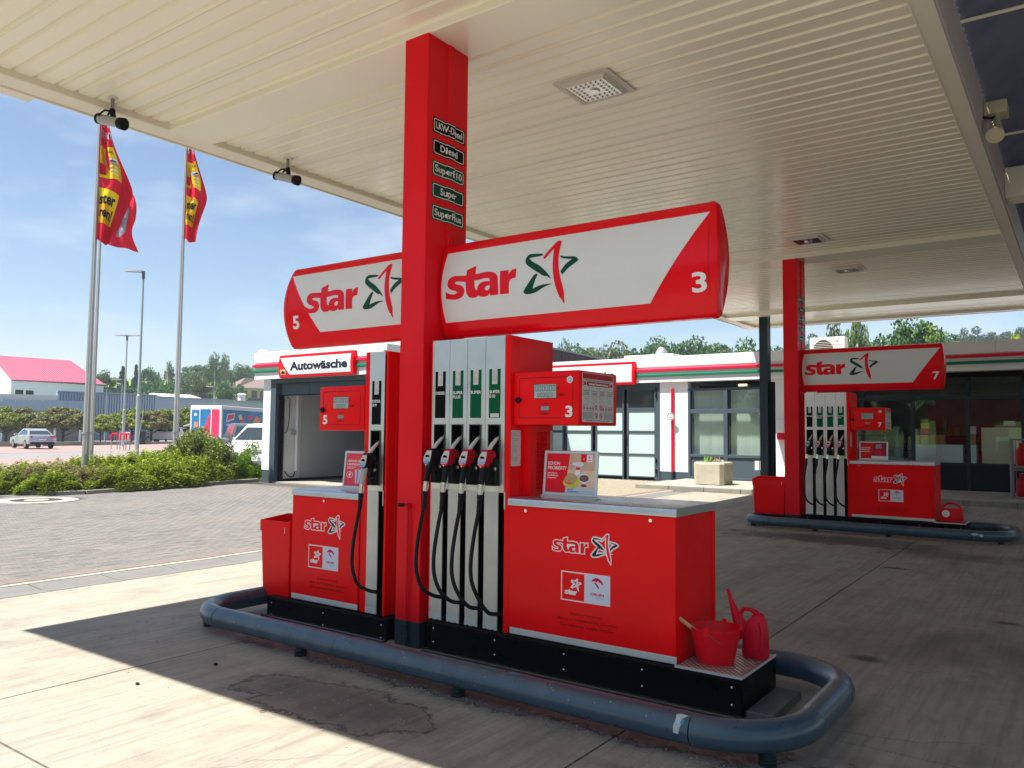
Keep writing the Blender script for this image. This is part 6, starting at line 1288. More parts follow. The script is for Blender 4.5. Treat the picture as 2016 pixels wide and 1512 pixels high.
def lamp(x, y, h, lb, arms=1, r=.07):
    g = G(x, y); t = thing('street_lamp', lb, 'street lamp', (x, y, g), 'parking lot lamps'); MB().tube([(x, y, g), (x, y, g+h*.33), (x, y, g+h*.335), (x, y, g+h)], [r*1.35, r*1.3, r*.85, r*.62], 12).build('pole', GALV, t, smooth=.5)
    for s in ([-1] if arms == 1 else [-1, 1]):
        d = Vector((.82*s, .57*s, 0)); p = Vector((x, y, g+h)); q = MB(); a = p+d*.05; b_ = p+d*(1.0); n = Vector((-d.y, d.x, 0)).normalized()
        q.add([tuple(a+n*.11), tuple(a-n*.11), tuple(b_-n*.15+Vector((0, 0, .07))), tuple(b_+n*.15+Vector((0, 0, .07))), tuple(a+n*.11+Vector((0, 0, .12))), tuple(a-n*.11+Vector((0, 0, .12))), tuple(b_-n*.13+Vector((0, 0, .13))), tuple(b_+n*.13+Vector((0, 0, .13)))], [(0, 1, 2, 3), (7, 6, 5, 4), (0, 4, 5, 1), (1, 5, 6, 2), (2, 6, 7, 3), (3, 7, 4, 0)]); q.build('lamp_head', mat('lamp_head_grey', (.30, .30, .31), .4), t)
    MB().tube([(x, y, g+h-.35), (x, y, g+h+.08)], r*.95, 10).build('bracket', mat('lamp_bracket', (.08, .09, .10), .5), t)
lamp(-41.9, 23.4, 10.1, 'tallest single headed lamp between the two flagpoles', 1, .085); lamp(-65.1, 35.15, 9.2, 'two headed lamp post in the car park', 2, .09); lamp(-79.3, 42.5, 6.3, 'short slim lamp just left of the two headed lamp', 1, .06); lamp(-78.2, 40.4, 5.7, 'small dark headed lamp before the ribbed wall', 1, .05); lamp(-78.9, 52.9, 6.0, 'small lamp rising in front of the ice cream truck', 1, .05)
o = MB().tube([(-29.2, 16.2, .15), (-29.0, 16.4, 2.3)], .018, 6).build('thin_rod', GALV, None, at=(-29.2, 16.2, .15)); tag(o, 'thin leaning green grey rod in the shrubs', 'rod')
for x, y, lb in ((-57.5, 30.4, 'left red hoop stand'), (-57.3, 30.95, 'middle red hoop stand close to the left one'), (-55.4, 30.2, 'right red hoop stand at the lamp foot')):
    g = G(x, y); t = thing('hoop_stand', lb, 'hoop stand', (x, y, g), 'red hoops in the car park'); d = Vector((.55, .83, 0))*.20
    p = Vector((x, y, g)); 
    MB().tube([p-d+Vector((0, 0, 1.15*q)) for q in (.62, .9)]+[p-d*.8+Vector((0, 0, 1.13)), p+d*.8+Vector((0, 0, 1.13))]+[p+d+Vector((0, 0, 1.15*q)) for q in (.9, .62)], .06, 8).build('red_hoop', STRR, t, smooth=.7)
    for s in (-1, 1): MB().tube([p+d*s, p+d*s+Vector((0, 0, .72))], .035, 8).build('steel_leg', GALV, t)
# cars
TYRE = mat('tyre', (.012, .012, .013), .7); RIM = mat('car_rim', (.45, .46, .48), .3, metal=.7); CGL = mat('car_glass', (.02, .03, .035), .08, coat=.6); LAMPR = mat('tail_lamp', (.45, .005, .01), .2)
def car(x, y, yaw, lb, colm, kind, L_=4.5, W_=1.8, H_=1.45):
    g = G(x, y); t = thing('parked_car', lb, 'car', (x, y, g), 'cars in the car park'); M = Matrix.Translation((x, y, g)) @ Matrix.Rotation(yaw, 4, 'Z')
    if kind == 'sedan': low = [(-.5, .30), (-.5, .55), (-.485, .66), (-.36, .68), (.16, .66), (.40, .58), (.485, .50), (.5, .35), (.47, .22), (-.46, .22)]; roof = [(-.40, .67), (-.245, .93), (-.15, 1.0), (.03, .99), (.20, .66)]
    else: low = [(-.5, .28), (-.49, .62), (-.46, .66), (.20, .64), (.44, .58), (.49, .48), (.5, .32), (.47, .20), (-.47, .20)]; roof = [(-.48, .65), (-.42, .93), (-.36, .985), (-.1, 1.0), (.06, .97), (.24, .64)]
    b = MB(); w = W_/2; secs = [(-1, .90, 0), (-.92, 1, 0), (.92, 1, 0), (1, .90, 0)]; n = len(low); v = []
    for s, k, _ in secs: v += [(p[0]*L_*(.985 if k < 1 else 1), s*w, .0+(p[1]-.42)*H_*(.93 if k < 1 else 1)+.42*H_) for p in low]
    f = [(i*n+j, i*n+(j+1) % n, (i+1)*n+(j+1) % n, (i+1)*n+j) for i in range(3) for j in range(n)]+[tuple(reversed(range(n))), tuple(range(3*n, 4*n))]; b.add(v, f); b.xf(M); b.build('body', colm, t, smooth=.6)
    rn = len(roof); b = MB(); v = []
    for s in (-1, 1): v += [(p[0]*L_, s*w*(.90 if p[1] < .8 else .70), p[1]*H_) for p in roof]
    b.add(v, [tuple(reversed(range(rn))) , tuple(range(rn, 2*rn))]+[(j, j+1, rn+j+1, rn+j) for j in range(rn-1)]); b.xf(M); cab = b.build('cabin', colm, t, smooth=.4)
    def inset(nm, pts, s):
        b = MB(); b.add([(p[0]*L_, s*(w*(.90+(.70-.90)*min(1, max(0, (p[1]-.66)/.30))) + .008), p[1]*H_) for p in pts], [tuple(range(len(pts))) if s < 0 else tuple(reversed(range(len(pts))))]); b.xf(M); b.build(nm, CGL, cab)
    sp = [(roof[0][0]+.07, .69), (roof[1][0]+.03, .90), (roof[2][0]+.04, .95), (-.10, .955), (-.10, .69)]; sp2 = [(-.085, .69), (-.085, .955), (roof[-2][0]-.01, .945), (roof[-1][0]-.055, .69)]
    for s in (-1, 1): inset('side_window', sp, s); inset('side_window', sp2, s)
    for nm, a, c in (('windscreen', roof[-2], roof[-1]), ('rear_window', roof[1], roof[0])):
        sg = 1 if nm == 'windscreen' else -1; b = MB(); k1, k2 = .15, .88; p = [(a[0]+(c[0]-a[0])*k1, a[1]+(c[1]-a[1])*k1), (a[0]+(c[0]-a[0])*k2, a[1]+(c[1]-a[1])*k2)]
        b.add([(p[0][0]*L_+.012*sg, -w*.64, p[0][1]*H_+.006), (p[0][0]*L_+.012*sg, w*.64, p[0][1]*H_+.006), (p[1][0]*L_+.012*sg, w*.82, p[1][1]*H_+.006), (p[1][0]*L_+.012*sg, -w*.82, p[1][1]*H_+.006)], [(0, 1, 2, 3)]); b.xf(M); b.build(nm, CGL, cab)
    for sx in (-.31, .31):
        for s in (-1, 1):
            b = MB().tube([(sx*L_, s*(w-.20), .32), (sx*L_, s*(w+.012), .32)], .32, 20); b.xf(M); wh = b.build('wheel', TYRE, t, smooth=.5); b = MB().tube([(sx*L_, s*(w+.0), .32), (sx*L_, s*(w+.022), .32)], .21, 14); b.xf(M); b.build('rim', RIM, wh)
    for s in (-1, 1):
        b = MB().box(-.507*L_, -.46*L_, s*w*.93-.16 if s > 0 else -w*.93, w*.93 if s > 0 else -w*.93+.36, .56*H_, .64*H_); b.xf(M); b.build('tail_lamp', LAMPR, t, bevel=.02)
        b = MB().box(.45*L_, .497*L_, s*w*.80-.15, s*w*.80+.15, .47*H_, .54*H_); b.xf(M); b.build('headlight', LGREY, t, bevel=.02); b = MB().box(.10*L_, .14*L_, s*w*1.0-.06, s*w*1.0+.14*s+.06, .66*H_, .73*H_); b.xf(M); b.build('mirror', colm, t, bevel=.02)
    b = MB().box(-.508*L_, -.47*L_, -w*.88, w*.88, .20*H_, .33*H_); b.xf(M); b.build('rear_bumper', TYRE, t, bevel=.03); b = MB().box(-.509*L_, -.505*L_, -.26, .26, .42*H_, .49*H_); b.xf(M); b.build('number_plate', PAPER, t)
    return t, M
SILV = mat('car_silver', (.42, .44, .50), .25, metal=.5, coat=.6); CWH = mat('car_white', (.78, .78, .80), .25, coat=.6); CDK = mat('car_dark_blue', (.06, .08, .10), .25, coat=.6)
car(-63.9, 27.6, math.radians(173), 'silver saloon parked at the left seen from behind', SILV, 'sedan', 4.5, 1.8, 1.46)
ct, cM = car(-75.5, 45.2, math.radians(215), 'white hatchback with its tailgate open beyond the second flagpole', CWH, 'suv', 4.3, 1.8, 1.62)
b = MB().add([(-2.0, -.75, 1.62), (-2.0, .75, 1.62), (-2.95, .72, 1.98), (-2.95, -.72, 1.98), (-2.0, -.75, 1.68), (-2.0, .75, 1.68), (-2.95, .72, 2.05), (-2.95, -.72, 2.05)], [(0, 1, 2, 3), (7, 6, 5, 4), (0, 4, 5, 1), (1, 5, 6, 2), (2, 6, 7, 3), (3, 7, 4, 0)]); b.xf(cM); b.build('open_tailgate', CWH, ct, bevel=.01)
car(-22.75, 17.35, math.radians(-62), 'white car close behind the bright shrub at the car wash', CWH, 'suv', 4.3, 1.78, 1.78); car(-27.2, 19.9, math.radians(-28), 'dark car with roof rails behind the white car', CDK, 'suv', 4.3, 1.8, 1.80)
# truck with ice cream pictures
t = thing('delivery_truck', 'white box truck with blue ice cream pictures parked behind the shrubs', 'truck', (-51, 35, .2)); a = Vector((-53.26, 33.72, 0)); b_ = Vector((-51.2, 34.95, 0)); e = Vector((-55.28, 41.83, 0)); n1 = (b_-a); dd = (e-b_)
q = [a, b_, e, e+(a-b_)]; z0_, z1_ = 1.05, 3.48; bb = MB(); bb.prism([(p.x, p.y) for p in q], z0_, z1_, 'z'); bb.build('cargo_box', FASW, t, bevel=.03)
def onface(nm, P0, P1, pts, m, lift, parent):
    u = (P1-P0); L_ = u.length; u.normalize(); nn = Vector((u.y, -u.x, 0)); nn = nn if nn.dot(Vector((-P0.x, -P0.y, 0))) > 0 else -nn
    fr = (P0, u, Vector((0, 0, 1)), nn); return deco(nm, [[(L_*p, z0_+(z1_-z0_)*r) for p, r in pp] for pp in pts], m, parent, fr, lift)
TB = mat('truck_blue', (.02, .20, .42), .4, var=.3, vs=1.2); TP = mat('truck_pink', (.80, .04, .12), .4); TW = mat('truck_pale', (.65, .70, .85), .4); TO = mat('truck_orange', (.85, .28, .12), .4)
sd = onface('side_picture', b_, e, [[(.02, .03), (.98, .03), (.98, .88), (.02, .88)]], TB, .012, t)
onface('brand_shape', b_, e, [[(.10, .55), (.24, .62), (.26, .76), (.12, .72)]], TP, .022, sd); onface('brand_edge', b_, e, [[(.085, .50), (.255, .58), (.275, .80), (.105, .75)]], TW, .018, sd); onface('ice_stick', b_, e, [[(.36, .62), (.44, .68), (.52, .36), (.45, .34)]], TP, .022, sd); onface('ice_stick', b_, e, [[(.34, .72), (.41, .78), (.44, .62), (.37, .58)]], mat('truck_lemon', (.7, .65, .3), .4), .024, sd); onface('brand_shape', b_, e, [[(.55, .60), (.66, .62), (.67, .76), (.56, .74)]], TP, .022, sd); onface('ice_block', b_, e, [[(.60, .30), (.88, .30), (.86, .66), (.76, .74)]], TO, .023, sd); onface('round_mark', b_, e, [circ(.12, .42, .035, 14)], TW, .022, sd)
for nm, pts, m in (('rear_picture', [(.05, .06), (.28, .06), (.28, .86), (.05, .86)], TB), ('rear_picture', [(.32, .06), (.64, .06), (.64, .88), (.32, .88)], TB), ('rear_picture', [(.68, .06), (.92, .06), (.92, .88), (.68, .88)], TP)): o = onface(nm, a, b_, [pts], m, .012, t)
onface('cone_print', a, b_, [[(.34, .08), (.64, .10), (.62, .8), (.50, .45)]], TP, .022, o); onface('cone_print', a, b_, [[(.12, .3), (.26, .35), (.24, .5), (.14, .5)]], TO, .022, o); onface('print_round', a, b_, [circ(.17, .72, .05, 12)], TW, .022, o)
MB().prism([(p.x, p.y) for p in q], .55, 1.04, 'z').build('chassis', TYRE, t)
for s in (0.12, .2, .85):
    for w in (0, 1): p = b_+dd*s+(a-b_)*w; MB().tube([(p.x, p.y, .2+.45), tuple(p+(a-b_).normalized()*.3*(1 if w == 0 else -1)+Vector((0, 0, .65)))], .45, 16).build('wheel', TYRE, t)
c1 = e; c2 = e+dd.normalized()*1.9; q2 = [c1, c2, c2+(a-b_), c1+(a-b_)]; MB().prism([(p.x, p.y) for p in q2], .6, 2.6, 'z').build('cab', FASW, t, bevel=.1, seg=3)

# two people at the open tailgate
def person(x, y, yaw, top, legs, skin, lb, bend):
    g = G(x, y); pts = {'hip': (0, 0, .93), 'chest': (bend*.32, 0, 1.30-bend*.18), 'neck': (bend*.48, 0, 1.47-bend*.30), 'head': (bend*.60, 0, 1.63-bend*.38)}
    V = [pts['hip'], pts['chest'], pts['neck'], pts['head'], (.0, .10, .90), (.03, .11, .50), (-.02, .11, .06), (.10, .11, .03), (.0, -.10, .90), (.03, -.11, .50), (-.02, -.11, .06), (.10, -.11, .03), (bend*.42, .19, 1.40-bend*.26), (bend*.45+.10, .23, 1.13-bend*.30), (bend*.5+.32, .17, 1.05-bend*.20), (bend*.42, -.19, 1.40-bend*.26), (bend*.45+.10, -.23, 1.13-bend*.30), (bend*.5+.32, -.17, 1.05-bend*.20)]
    E = [(0, 1), (1, 2), (2, 3), (0, 4), (4, 5), (5, 6), (6, 7), (0, 8), (8, 9), (9, 10), (10, 11), (1, 12), (12, 13), (13, 14), (1, 15), (15, 16), (16, 17)]
    Rr = [.15, .16, .06, .105, .10, .065, .05, .04, .10, .065, .05, .04, .065, .045, .035, .065, .045, .035]
    me = bpy.data.meshes.new('body'); me.from_pydata(V, E, []); o = bpy.data.objects.new('body', me); COL.objects.link(o)
    sk = o.modifiers.new('skin', 'SKIN'); 
    for i, s in enumerate(me.skin_vertices[0].data): s.radius = (Rr[i], Rr[i]); s.use_root = (i == 0)
    sb = o.modifiers.new('sub', 'SUBSURF'); sb.levels = 1; sb.render_levels = 1
    dg = bpy.context.evaluated_depsgraph_get(); m2 = bpy.data.meshes.new_from_object(o.evaluated_get(dg)); bpy.data.objects.remove(o)
    m2.name = 'body'
    for m in (skin, top, legs): m2.materials.append(m)
    for p in m2.polygons:
        z = p.center.z; xx = p.center.x; p.use_smooth = True
        p.material_index = 2 if z < .92 else (1 if z < 1.46-bend*.30 and not (abs(p.center.y) > .15 and xx > bend*.45+.16) else 0)
    t = thing('person', lb, 'person', (x, y, g)); t.rotation_euler = (0, 0, yaw); b = bpy.data.objects.new('body', m2); COL.objects.link(b); b.parent = t
    h = MB().sphere((bend*.60-.015, 0, 1.66-bend*.38), .112, 10, 7); q = bpy.data.meshes.new('hair'); q.from_pydata(h.v, [], [f for f in h.f if sum(h.v[i][2] for i in f)/len(f) > 1.66-bend*.38 or sum(h.v[i][0] for i in f)/len(f) < bend*.6-.03]); q.materials.append(mat('hair_brown', (.04, .025, .015), .7)); hb = bpy.data.objects.new('hair', q); COL.objects.link(hb); hb.parent = t
person(-76.3, 47.5, math.radians(-35), mat('shirt_black', (.012, .012, .015), .8), mat('trousers_dark', (.02, .02, .03), .8), mat('skin', (.45, .26, .18), .6), 'person in dark clothes standing at the open tailgate', .1)
person(-75.7, 48.3, math.radians(215), mat('shirt_green', (.03, .42, .20), .8), mat('trousers_tan', (.38, .28, .2), .8), mat('skin'), 'person in a green shirt bending into the open boot', .9)

# supermarket with ribbed wall
SMG = mat('market_blue_grey', (.27, .34, .43), .5, var=.03, vs=.3); SMG2 = mat('market_pale_blue', (.37, .42, .49), .5, var=.03, vs=.3)
t = thing('supermarket', 'long low blue grey supermarket behind the trees at the left', 'building', (-90, 45, .4))
def wallrun(nm, A, B, z0, z1, m, thick=.25, parent=t):
    A, B = Vector((*A, 0)), Vector((*B, 0)); u = (B-A).normalized(); nn = Vector((u.y, -u.x, 0)); nn = nn if nn.dot(-A) > 0 else -nn
    return MB().prism([(A.x, A.y), (B.x, B.y), (B.x-nn.x*thick, B.y-nn.y*thick), (A.x-nn.x*thick, A.y-nn.y*thick)], z0, z1, 'z').build(nm, m, parent), A, B, u, nn
wallrun('core_wall', (-94, 24), (-94.5, 56), 0, 4.6, SMG2, 14)
for i in range(12):
    a0 = (-93.6+.35*i, 33.6+.98*i); 
A0, B0 = Vector((-94.6, 31.0, 0)), Vector((-89.4, 44.7, 0)); u0 = (B0-A0)/12
for i in range(12): p, q = A0+u0*i+u0*.01, A0+u0*(i+1)-u0*.01; wallrun('fascia_panel', (p.x, p.y), (q.x, q.y), 3.62, 4.74, SMG)
wallrun('window_band', (-95.2, 31.2), (-90.1, 44.7), .3, 3.6, mat('market_glass', (.10, .10, .09), .12, coat=.4), .1)
for i in (2, 5, 7, 9, 11): p = A0+u0*i; q = p+u0*.16; wallrun('pillar', (p.x, p.y), (q.x, q.y), .3, 3.62, mat('market_white_post', (.6, .62, .62), .5))
A1, B1 = Vector((-91.7, 42.0, 0)), Vector((-89.9, 52.5, 0)); n = 38; u1 = (B1-A1)/n
wallrun('ribbed_backing', (A1.x-.15, A1.y), (B1.x-.15, B1.y), .4, 5.75, SMG, .4)
for i in range(n): p, q = A1+u1*i+u1*.06, A1+u1*(i+1)-u1*.30; wallrun('wall_rib', (p.x, p.y), (q.x, q.y), .45, 5.66, SMG, .12)
A2, B2 = (-91.6, 53.3), (-93.2, 72); wallrun('long_wall', A2, B2, .3, 5.62, SMG2, 10); wallrun('long_wall_base', (-91.4, 53.2), (-93.0, 72), .3, 3.4, mat('market_dark_band', (.10, .11, .12), .5), .1)
wallrun('coping', (-91.45, 53.25), (-93.05, 72), 5.62, 5.78, SMG, .5); wallrun('coping', (-91.55, 41.9), (-89.75, 52.6), 5.75, 5.88, SMG, .5)
wallrun('parapet', (-94.3, 36.2), (-91.9, 42.0), 4.74, 5.35, mat('parapet_cream', (.66, .65, .60), .6), .2)
MB().lathe([(.5, 0), (.5, .7), (.62, .75), (.45, .95)], (-91.8, 65.6, 5.7), 14).build('roof_fan', FASW, t, smooth=.4)
MB().add([(-93.4, 54.2, 5.78), (-93.0, 60.6, 5.78), (-97, 60.6, 5.78), (-97, 54.2, 5.78), (-94.5, 54.4, 6.25), (-94.2, 59.6, 6.25)], [(0, 1, 5, 4), (1, 2, 5), (2, 3, 4, 5), (3, 0, 4)]).build('skylight_ridge', FASW, t)
# pink roofed house
t = thing('pink_roof_house', 'white house with a steep pink metal roof behind the supermarket', 'house', (-118, 52, .6)); PK = mat('pink_roof', (.80, .13, .20), .45, var=.03, bump=.0); HW = mat('house_white', (.80, .80, .84), .6, var=.02)
El, Er, Rl, Rr2, Bl, Br_ = Vector((-115.8, 47.0, 8.1)), Vector((-117.5, 60.2, 8.35)), Vector((-121.9, 46.6, 11.75)), Vector((-124.0, 58.4, 12.0)), Vector((-128.0, 46.6, 8.2)), Vector((-130, 60.2, 8.3))
MB().prism([(El.x, El.y), (Er.x, Er.y), (Br_.x, Br_.y), (Bl.x, Bl.y)], .5, 8.08, 'z').build('wall', HW, t); MB().add([El, Rl, Bl], [(0, 1, 2)]).build('gable', HW, t)
n = 34; 
for i in range(n):
    a0, a1 = i/n, (i+1)/n; P_ = lambda A, B, s: A+(B-A)*s; e0, e1, r0, r1 = P_(El, Er, a0), P_(El, Er, a1-.004), P_(Rl, Rr2, a0), P_(Rl, Rr2, a1-.004); o_ = Vector((.15, -.03, .05)); MB().add([e0+o_, e1+o_, r1, r0, e0+o_+Vector((0, 0, .06)), r0+Vector((0, 0, .06))], [(0, 1, 2, 3), (0, 3, 5, 4)]).build('roof_strip', PK, t)
MB().add([Er, Br_, Rr2], [(0, 1, 2)]).build('roof_hip', PK, t); MB().add([Rl, Rr2, Br_, Bl], [(0, 1, 2, 3)]).build('roof_rear', PK, t); MB().tube([El+Vector((.2, 0, 0)), Er+Vector((.2, 0, 0))], .10, 6).build('gutter', mat('gutter_mauve', (.22, .10, .15), .5), t)
def hwin(s0, s1, z0, z1, shutter=0.0):
    u = (Er-El); p, q = El+u*s0, El+u*s1; w = MB().add([(p.x+.03, p.y, z0), (q.x+.03, q.y, z0), (q.x+.03, q.y, z1), (p.x+.03, p.y, z1)], [(0, 1, 2, 3)]).build('window', mat('window_white', (.85, .85, .88), .5), t); m = (q-p)*.06
    for a, c in ((0, .5), (.5, 1)): A_ = p+(q-p)*a+m; C_ = p+(q-p)*c-m; MB().add([(A_.x+.07, A_.y, z0+.15), (C_.x+.07, C_.y, z0+.15), (C_.x+.07, C_.y, z1-.15-shutter), (A_.x+.07, A_.y, z1-.15-shutter)], [(0, 1, 2, 3)]).build('pane', DGL, w)
hwin(.03, .24, 5.4, 7.0); hwin(.50, .70, 5.4, 7.0, .9); hwin(.80, .97, 5.4, 7.0)
# beige house on the hill
t = thing('hill_house', 'beige house with brown hipped roof on the hill right of the round tree', 'house', (-134, 98, 6)); b = MB(); b.prism([(-134.6, 95.4), (-131.8, 102.5), (-142, 106), (-145, 99)], 4.5, 10.2, 'z'); b.build('wall', mat('house_beige', (.60, .50, .34), .7), t)
MB().add([(-134.0, 94.6, 10.1), (-130.9, 103), (-142.5, 107, 10.1), (-146, 98.6, 10.1)] if 0 else [(-134.0, 94.6, 10.1), (-130.9, 103, 10.1), (-142.5, 107, 10.1), (-146, 98.6, 10.1), (-137, 98.6, 12.4), (-138.5, 102.8, 12.4)], [(0, 1, 5, 4), (1, 2, 5), (2, 3, 4, 5), (3, 0, 4)]).build('roof', mat('roof_brown', (.17, .13, .12), .8, bump=.3, bs=4), t)
for s in (.15, .40, .62, .85):
    p = Vector((-134.6, 95.4, 0)); u = Vector((2.8, 7.1, 0)); a = p+u*(s-.07); c = p+u*(s+.07); w = MB().add([(a.x+.08, a.y-.03, 8.2), (c.x+.08, c.y-.03, 8.2), (c.x+.08, c.y-.03, 9.6), (a.x+.08, a.y-.03, 9.6)], [(0, 1, 2, 3)]).build('window', mat('house_window', (.15, .12, .10), .3), t)
a, c = p+u*.2, p+u*.7; MB().add([(a.x+.9, a.y-.3, 7.2), (c.x+.9, c.y-.3, 7.2), (c.x+.9, c.y-.3, 8.1), (a.x+.9, a.y-.3, 8.1)], [(0, 1, 2, 3)]).build('balcony_rail', mat('balcony_brown', (.10, .07, .06), .7), t); MB().prism([(a.x, a.y), (c.x, c.y), (c.x+.95, c.y-.3), (a.x+.95, a.y-.3)], 7.1, 7.2, 'z').build('balcony_floor', mat('house_beige'), t)
# small posts and bins at the edge of the car park
for x, y, w, h, m, lb in ((-70.6, 31.2, .16, 1.3, FASW, 'slim white post left of the silver saloon'), (-72.3, 39.3, .5, 1.1, FASW, 'pale post box right of the silver saloon'), (-72.0, 40.6, .6, 1.2, ANTH, 'dark litter bin under the second tree')): o = box('post', m, None, x-w/2, x+w/2, y-w/2, y+w/2, G(x, y)-.05, G(x, y)+h, .03, at=(x, y, G(x, y))); tag(o, lb, 'post')
box('car_park_kerb', KERB, None, -72.2, -71.9, 10, 75, .1, .55, kind='structure')
# ------------------------------------------------------------------ vegetation: (kind, x, y, ground, height, crown width)
TREES = [('round',-133.5,68.4,3.53,8.1,4.7), ('conifer',-141.0,75.6,5.24,7.8,3.5), ('round',-113.3,59.6,0.88,6.3,4.2), ('conifer',-140.0,77.5,5.24,8.3,2.7), ('round',-143.4,81.6,6.16,7.4,5.4), ('round',-113.9,62.7,1.06,7.6,3.7), ('bare',-129.3,76.1,3.55,7.9,2.9), ('birch',-132.9,79.8,4.37,9.0,3.0), ('round',-110.7,64.2,0.94,8.1,5.0), ('round',-104.6,62.7,0.65,7.9,3.7), ('round',-127.4,79.2,3.55,7.8,3.9), ('olive',-118.0,75.4,2.14,8.8,6.4), ('round',-150.9,98.1,9.01,7.0,5.9), ('birch',-131.3,87.9,4.89,10.6,4.1), ('birch',-132.0,90.5,5.24,10.4,2.9), ('round',-156.6,98.4,9.93,5.9,5.3), ('round',-155.1,109.8,10.82,6.1,5.4), ('round',-161.4,118.2,12.42,4.6,5.2), ('round',-102.8,71.1,0.84,8.3,5.2), ('round',-158.1,105.3,10.82,5.3,6.2), ('olive',-107.2,66.1,0.85,7.1,3.0), ('round',-136.7,83.2,5.24,6.9,3.7), ('birch',-63.4,101.9,0.69,14.3,1.7), ('round',-64.7,107.0,0.84,14.9,1.0), ('round',-63.6,107.6,0.84,14.9,1.0), ('olive',-52.5,90.9,0.68,12.0,2.5), ('round',-58.3,102.6,0.68,14.8,2.5), ('olive',-51.9,97.0,0.68,14.0,4.0), ('round',-55.7,111.9,0.84,15.3,3.6), ('round',-54.9,115.6,1.01,16.1,3.3), ('round',-50.3,109.0,0.69,14.9,2.3), ('round',-50.4,114.4,0.84,15.1,2.3), ('round',-47.6,112.4,0.73,15.9,3.5), ('round',-46.4,116.1,0.84,15.3,2.9), ('round',-42.5,112.2,0.69,15.1,3.0), ('round',-36.7,103.7,0.68,14.0,2.3), ('light',-32.0,94.7,0.68,11.6,2.2), ('light',-33.8,104.7,0.68,12.4,2.1), ('round',-41.1,133.8,2.14,14.5,3.6), ('round',-51.3,99.6,0.68,12.7,2.9), ('olive',-40.8,110.7,0.68,13.7,2.3), ('round',-47.5,104.7,0.68,13.1,3.7), ('round',-42.2,103.7,0.68,12.6,3.6), ('birch',-17.7,72.9,0.68,10.7,2.2), ('willow',-14.5,68.5,0.66,10.3,2.0), ('round',-9.8,61.2,0.57,9.7,4.4), ('round',-15.2,78.5,0.68,9.9,1.6), ('light',-8.2,59.4,0.55,8.0,1.6), ('far',-27.1,228.4,14.68,14.3,9.0), ('far',-24.2,238.8,14.68,15.9,7.8), ('far',-21.5,234.0,14.68,15.5,4.0), ('far',-19.1,239.2,14.68,15.6,6.9), ('far',-16.0,234.5,14.68,15.0,6.7), ('far',-13.6,239.6,14.68,14.9,6.9), ('far',-10.3,239.8,14.68,14.9,7.8), ('far',-7.1,239.9,14.68,15.5,9.4), ('far',-30.6,233.0,14.68,14.3,7.6), ('yellow',-4.4,59.8,0.56,7.5,0.9), ('yellow',-2.9,54.9,0.50,7.2,1.4), ('far',-51.5,193.2,12.42,13.7,7.8), ('round',-29.6,116.3,0.69,14.6,3.1), ('far',-55.9,192.0,12.42,11.8,6.5),]
ORN = [(-77.9,31.4,0.22,3.4,3.1), (-77.4,32.8,0.23,3.3,2.5), (-74.3,34.6,0.26,3.4,3.4), (-74.8,38.2,0.30,2.7,1.9), (-76.1,40.0,0.32,3.1,2.3), (-75.3,41.5,0.34,3.4,2.9), (-75.3,43.5,0.36,3.3,2.7), (-75.5,45.2,0.38,3.4,2.6), (-75.3,47.5,0.41,3.6,2.6), (-75.5,49.0,0.43,3.1,1.8),]
SHR = [('juniper',-21.82,8.99,0.53,0.90), ('dry',-21.81,9.52,0.66,1.37), ('dry',-21.40,9.95,0.71,1.20), ('juniper',-22.97,11.08,0.80,1.30), ('dry',-20.89,10.54,0.63,1.04), ('juniper',-22.10,11.70,0.86,1.43), ('juniper',-20.53,11.01,0.66,1.19), ('juniper',-22.16,12.62,0.95,1.46), ('juniper',-20.76,12.05,0.75,1.38), ('juniper',-22.17,13.58,0.93,1.49), ('juniper',-20.90,12.97,0.72,1.25), ('juniper',-21.12,13.75,0.77,1.12), ('bush',-22.3,14.45,1.72,2.6), ('bush',-23.42,14.42,1.21,1.05), ('purple',-21.80,15.24,1.38,0.92), ('leafy',-21.47,15.70,1.25,0.85), ('leafy',-21.11,15.18,0.96,0.73), ('juniper',-20.83,9.51,0.58,1.02),]
def leaf_mat(name, cols, transl=.3, rough=.6):
    m = bpy.data.materials.new(name); m.use_nodes = True; n, l = m.node_tree.nodes, m.node_tree.links; b = n['Principled BSDF']; b.inputs['Roughness'].default_value = rough; b.inputs['Specular IOR Level'].default_value = .3
    g = n.new('ShaderNodeNewGeometry'); r = n.new('ShaderNodeValToRGB'); e = r.color_ramp.elements; e[0].color = (*cols[0], 1); e[1].color = (*cols[-1], 1)
    for i, c in enumerate(cols[1:-1]): q = e.new((i+1)/(len(cols)-1)); q.color = (*c, 1)
    oi = n.new('ShaderNodeObjectInfo'); a = n.new('ShaderNodeMath'); a.operation = 'MULTIPLY_ADD'; a.inputs[1].default_value = .75; l.new(g.outputs['Random Per Island'], a.inputs[0])
    o2 = n.new('ShaderNodeMath'); o2.operation = 'MULTIPLY'; o2.inputs[1].default_value = .25; l.new(oi.outputs['Random'], o2.inputs[0]); l.new(o2.outputs[0], a.inputs[2]); l.new(a.outputs[0], r.inputs[0]); l.new(r.outputs[0], b.inputs['Base Color'])
    t = n.new('ShaderNodeBsdfTranslucent'); l.new(r.outputs[0], t.inputs[0]); mx = n.new('ShaderNodeMixShader'); mx.inputs[0].default_value = transl; l.new(b.outputs[0], mx.inputs[1]); l.new(t.outputs[0], mx.inputs[2]); l.new(mx.outputs[0], n['Material Output'].inputs[0]); return m
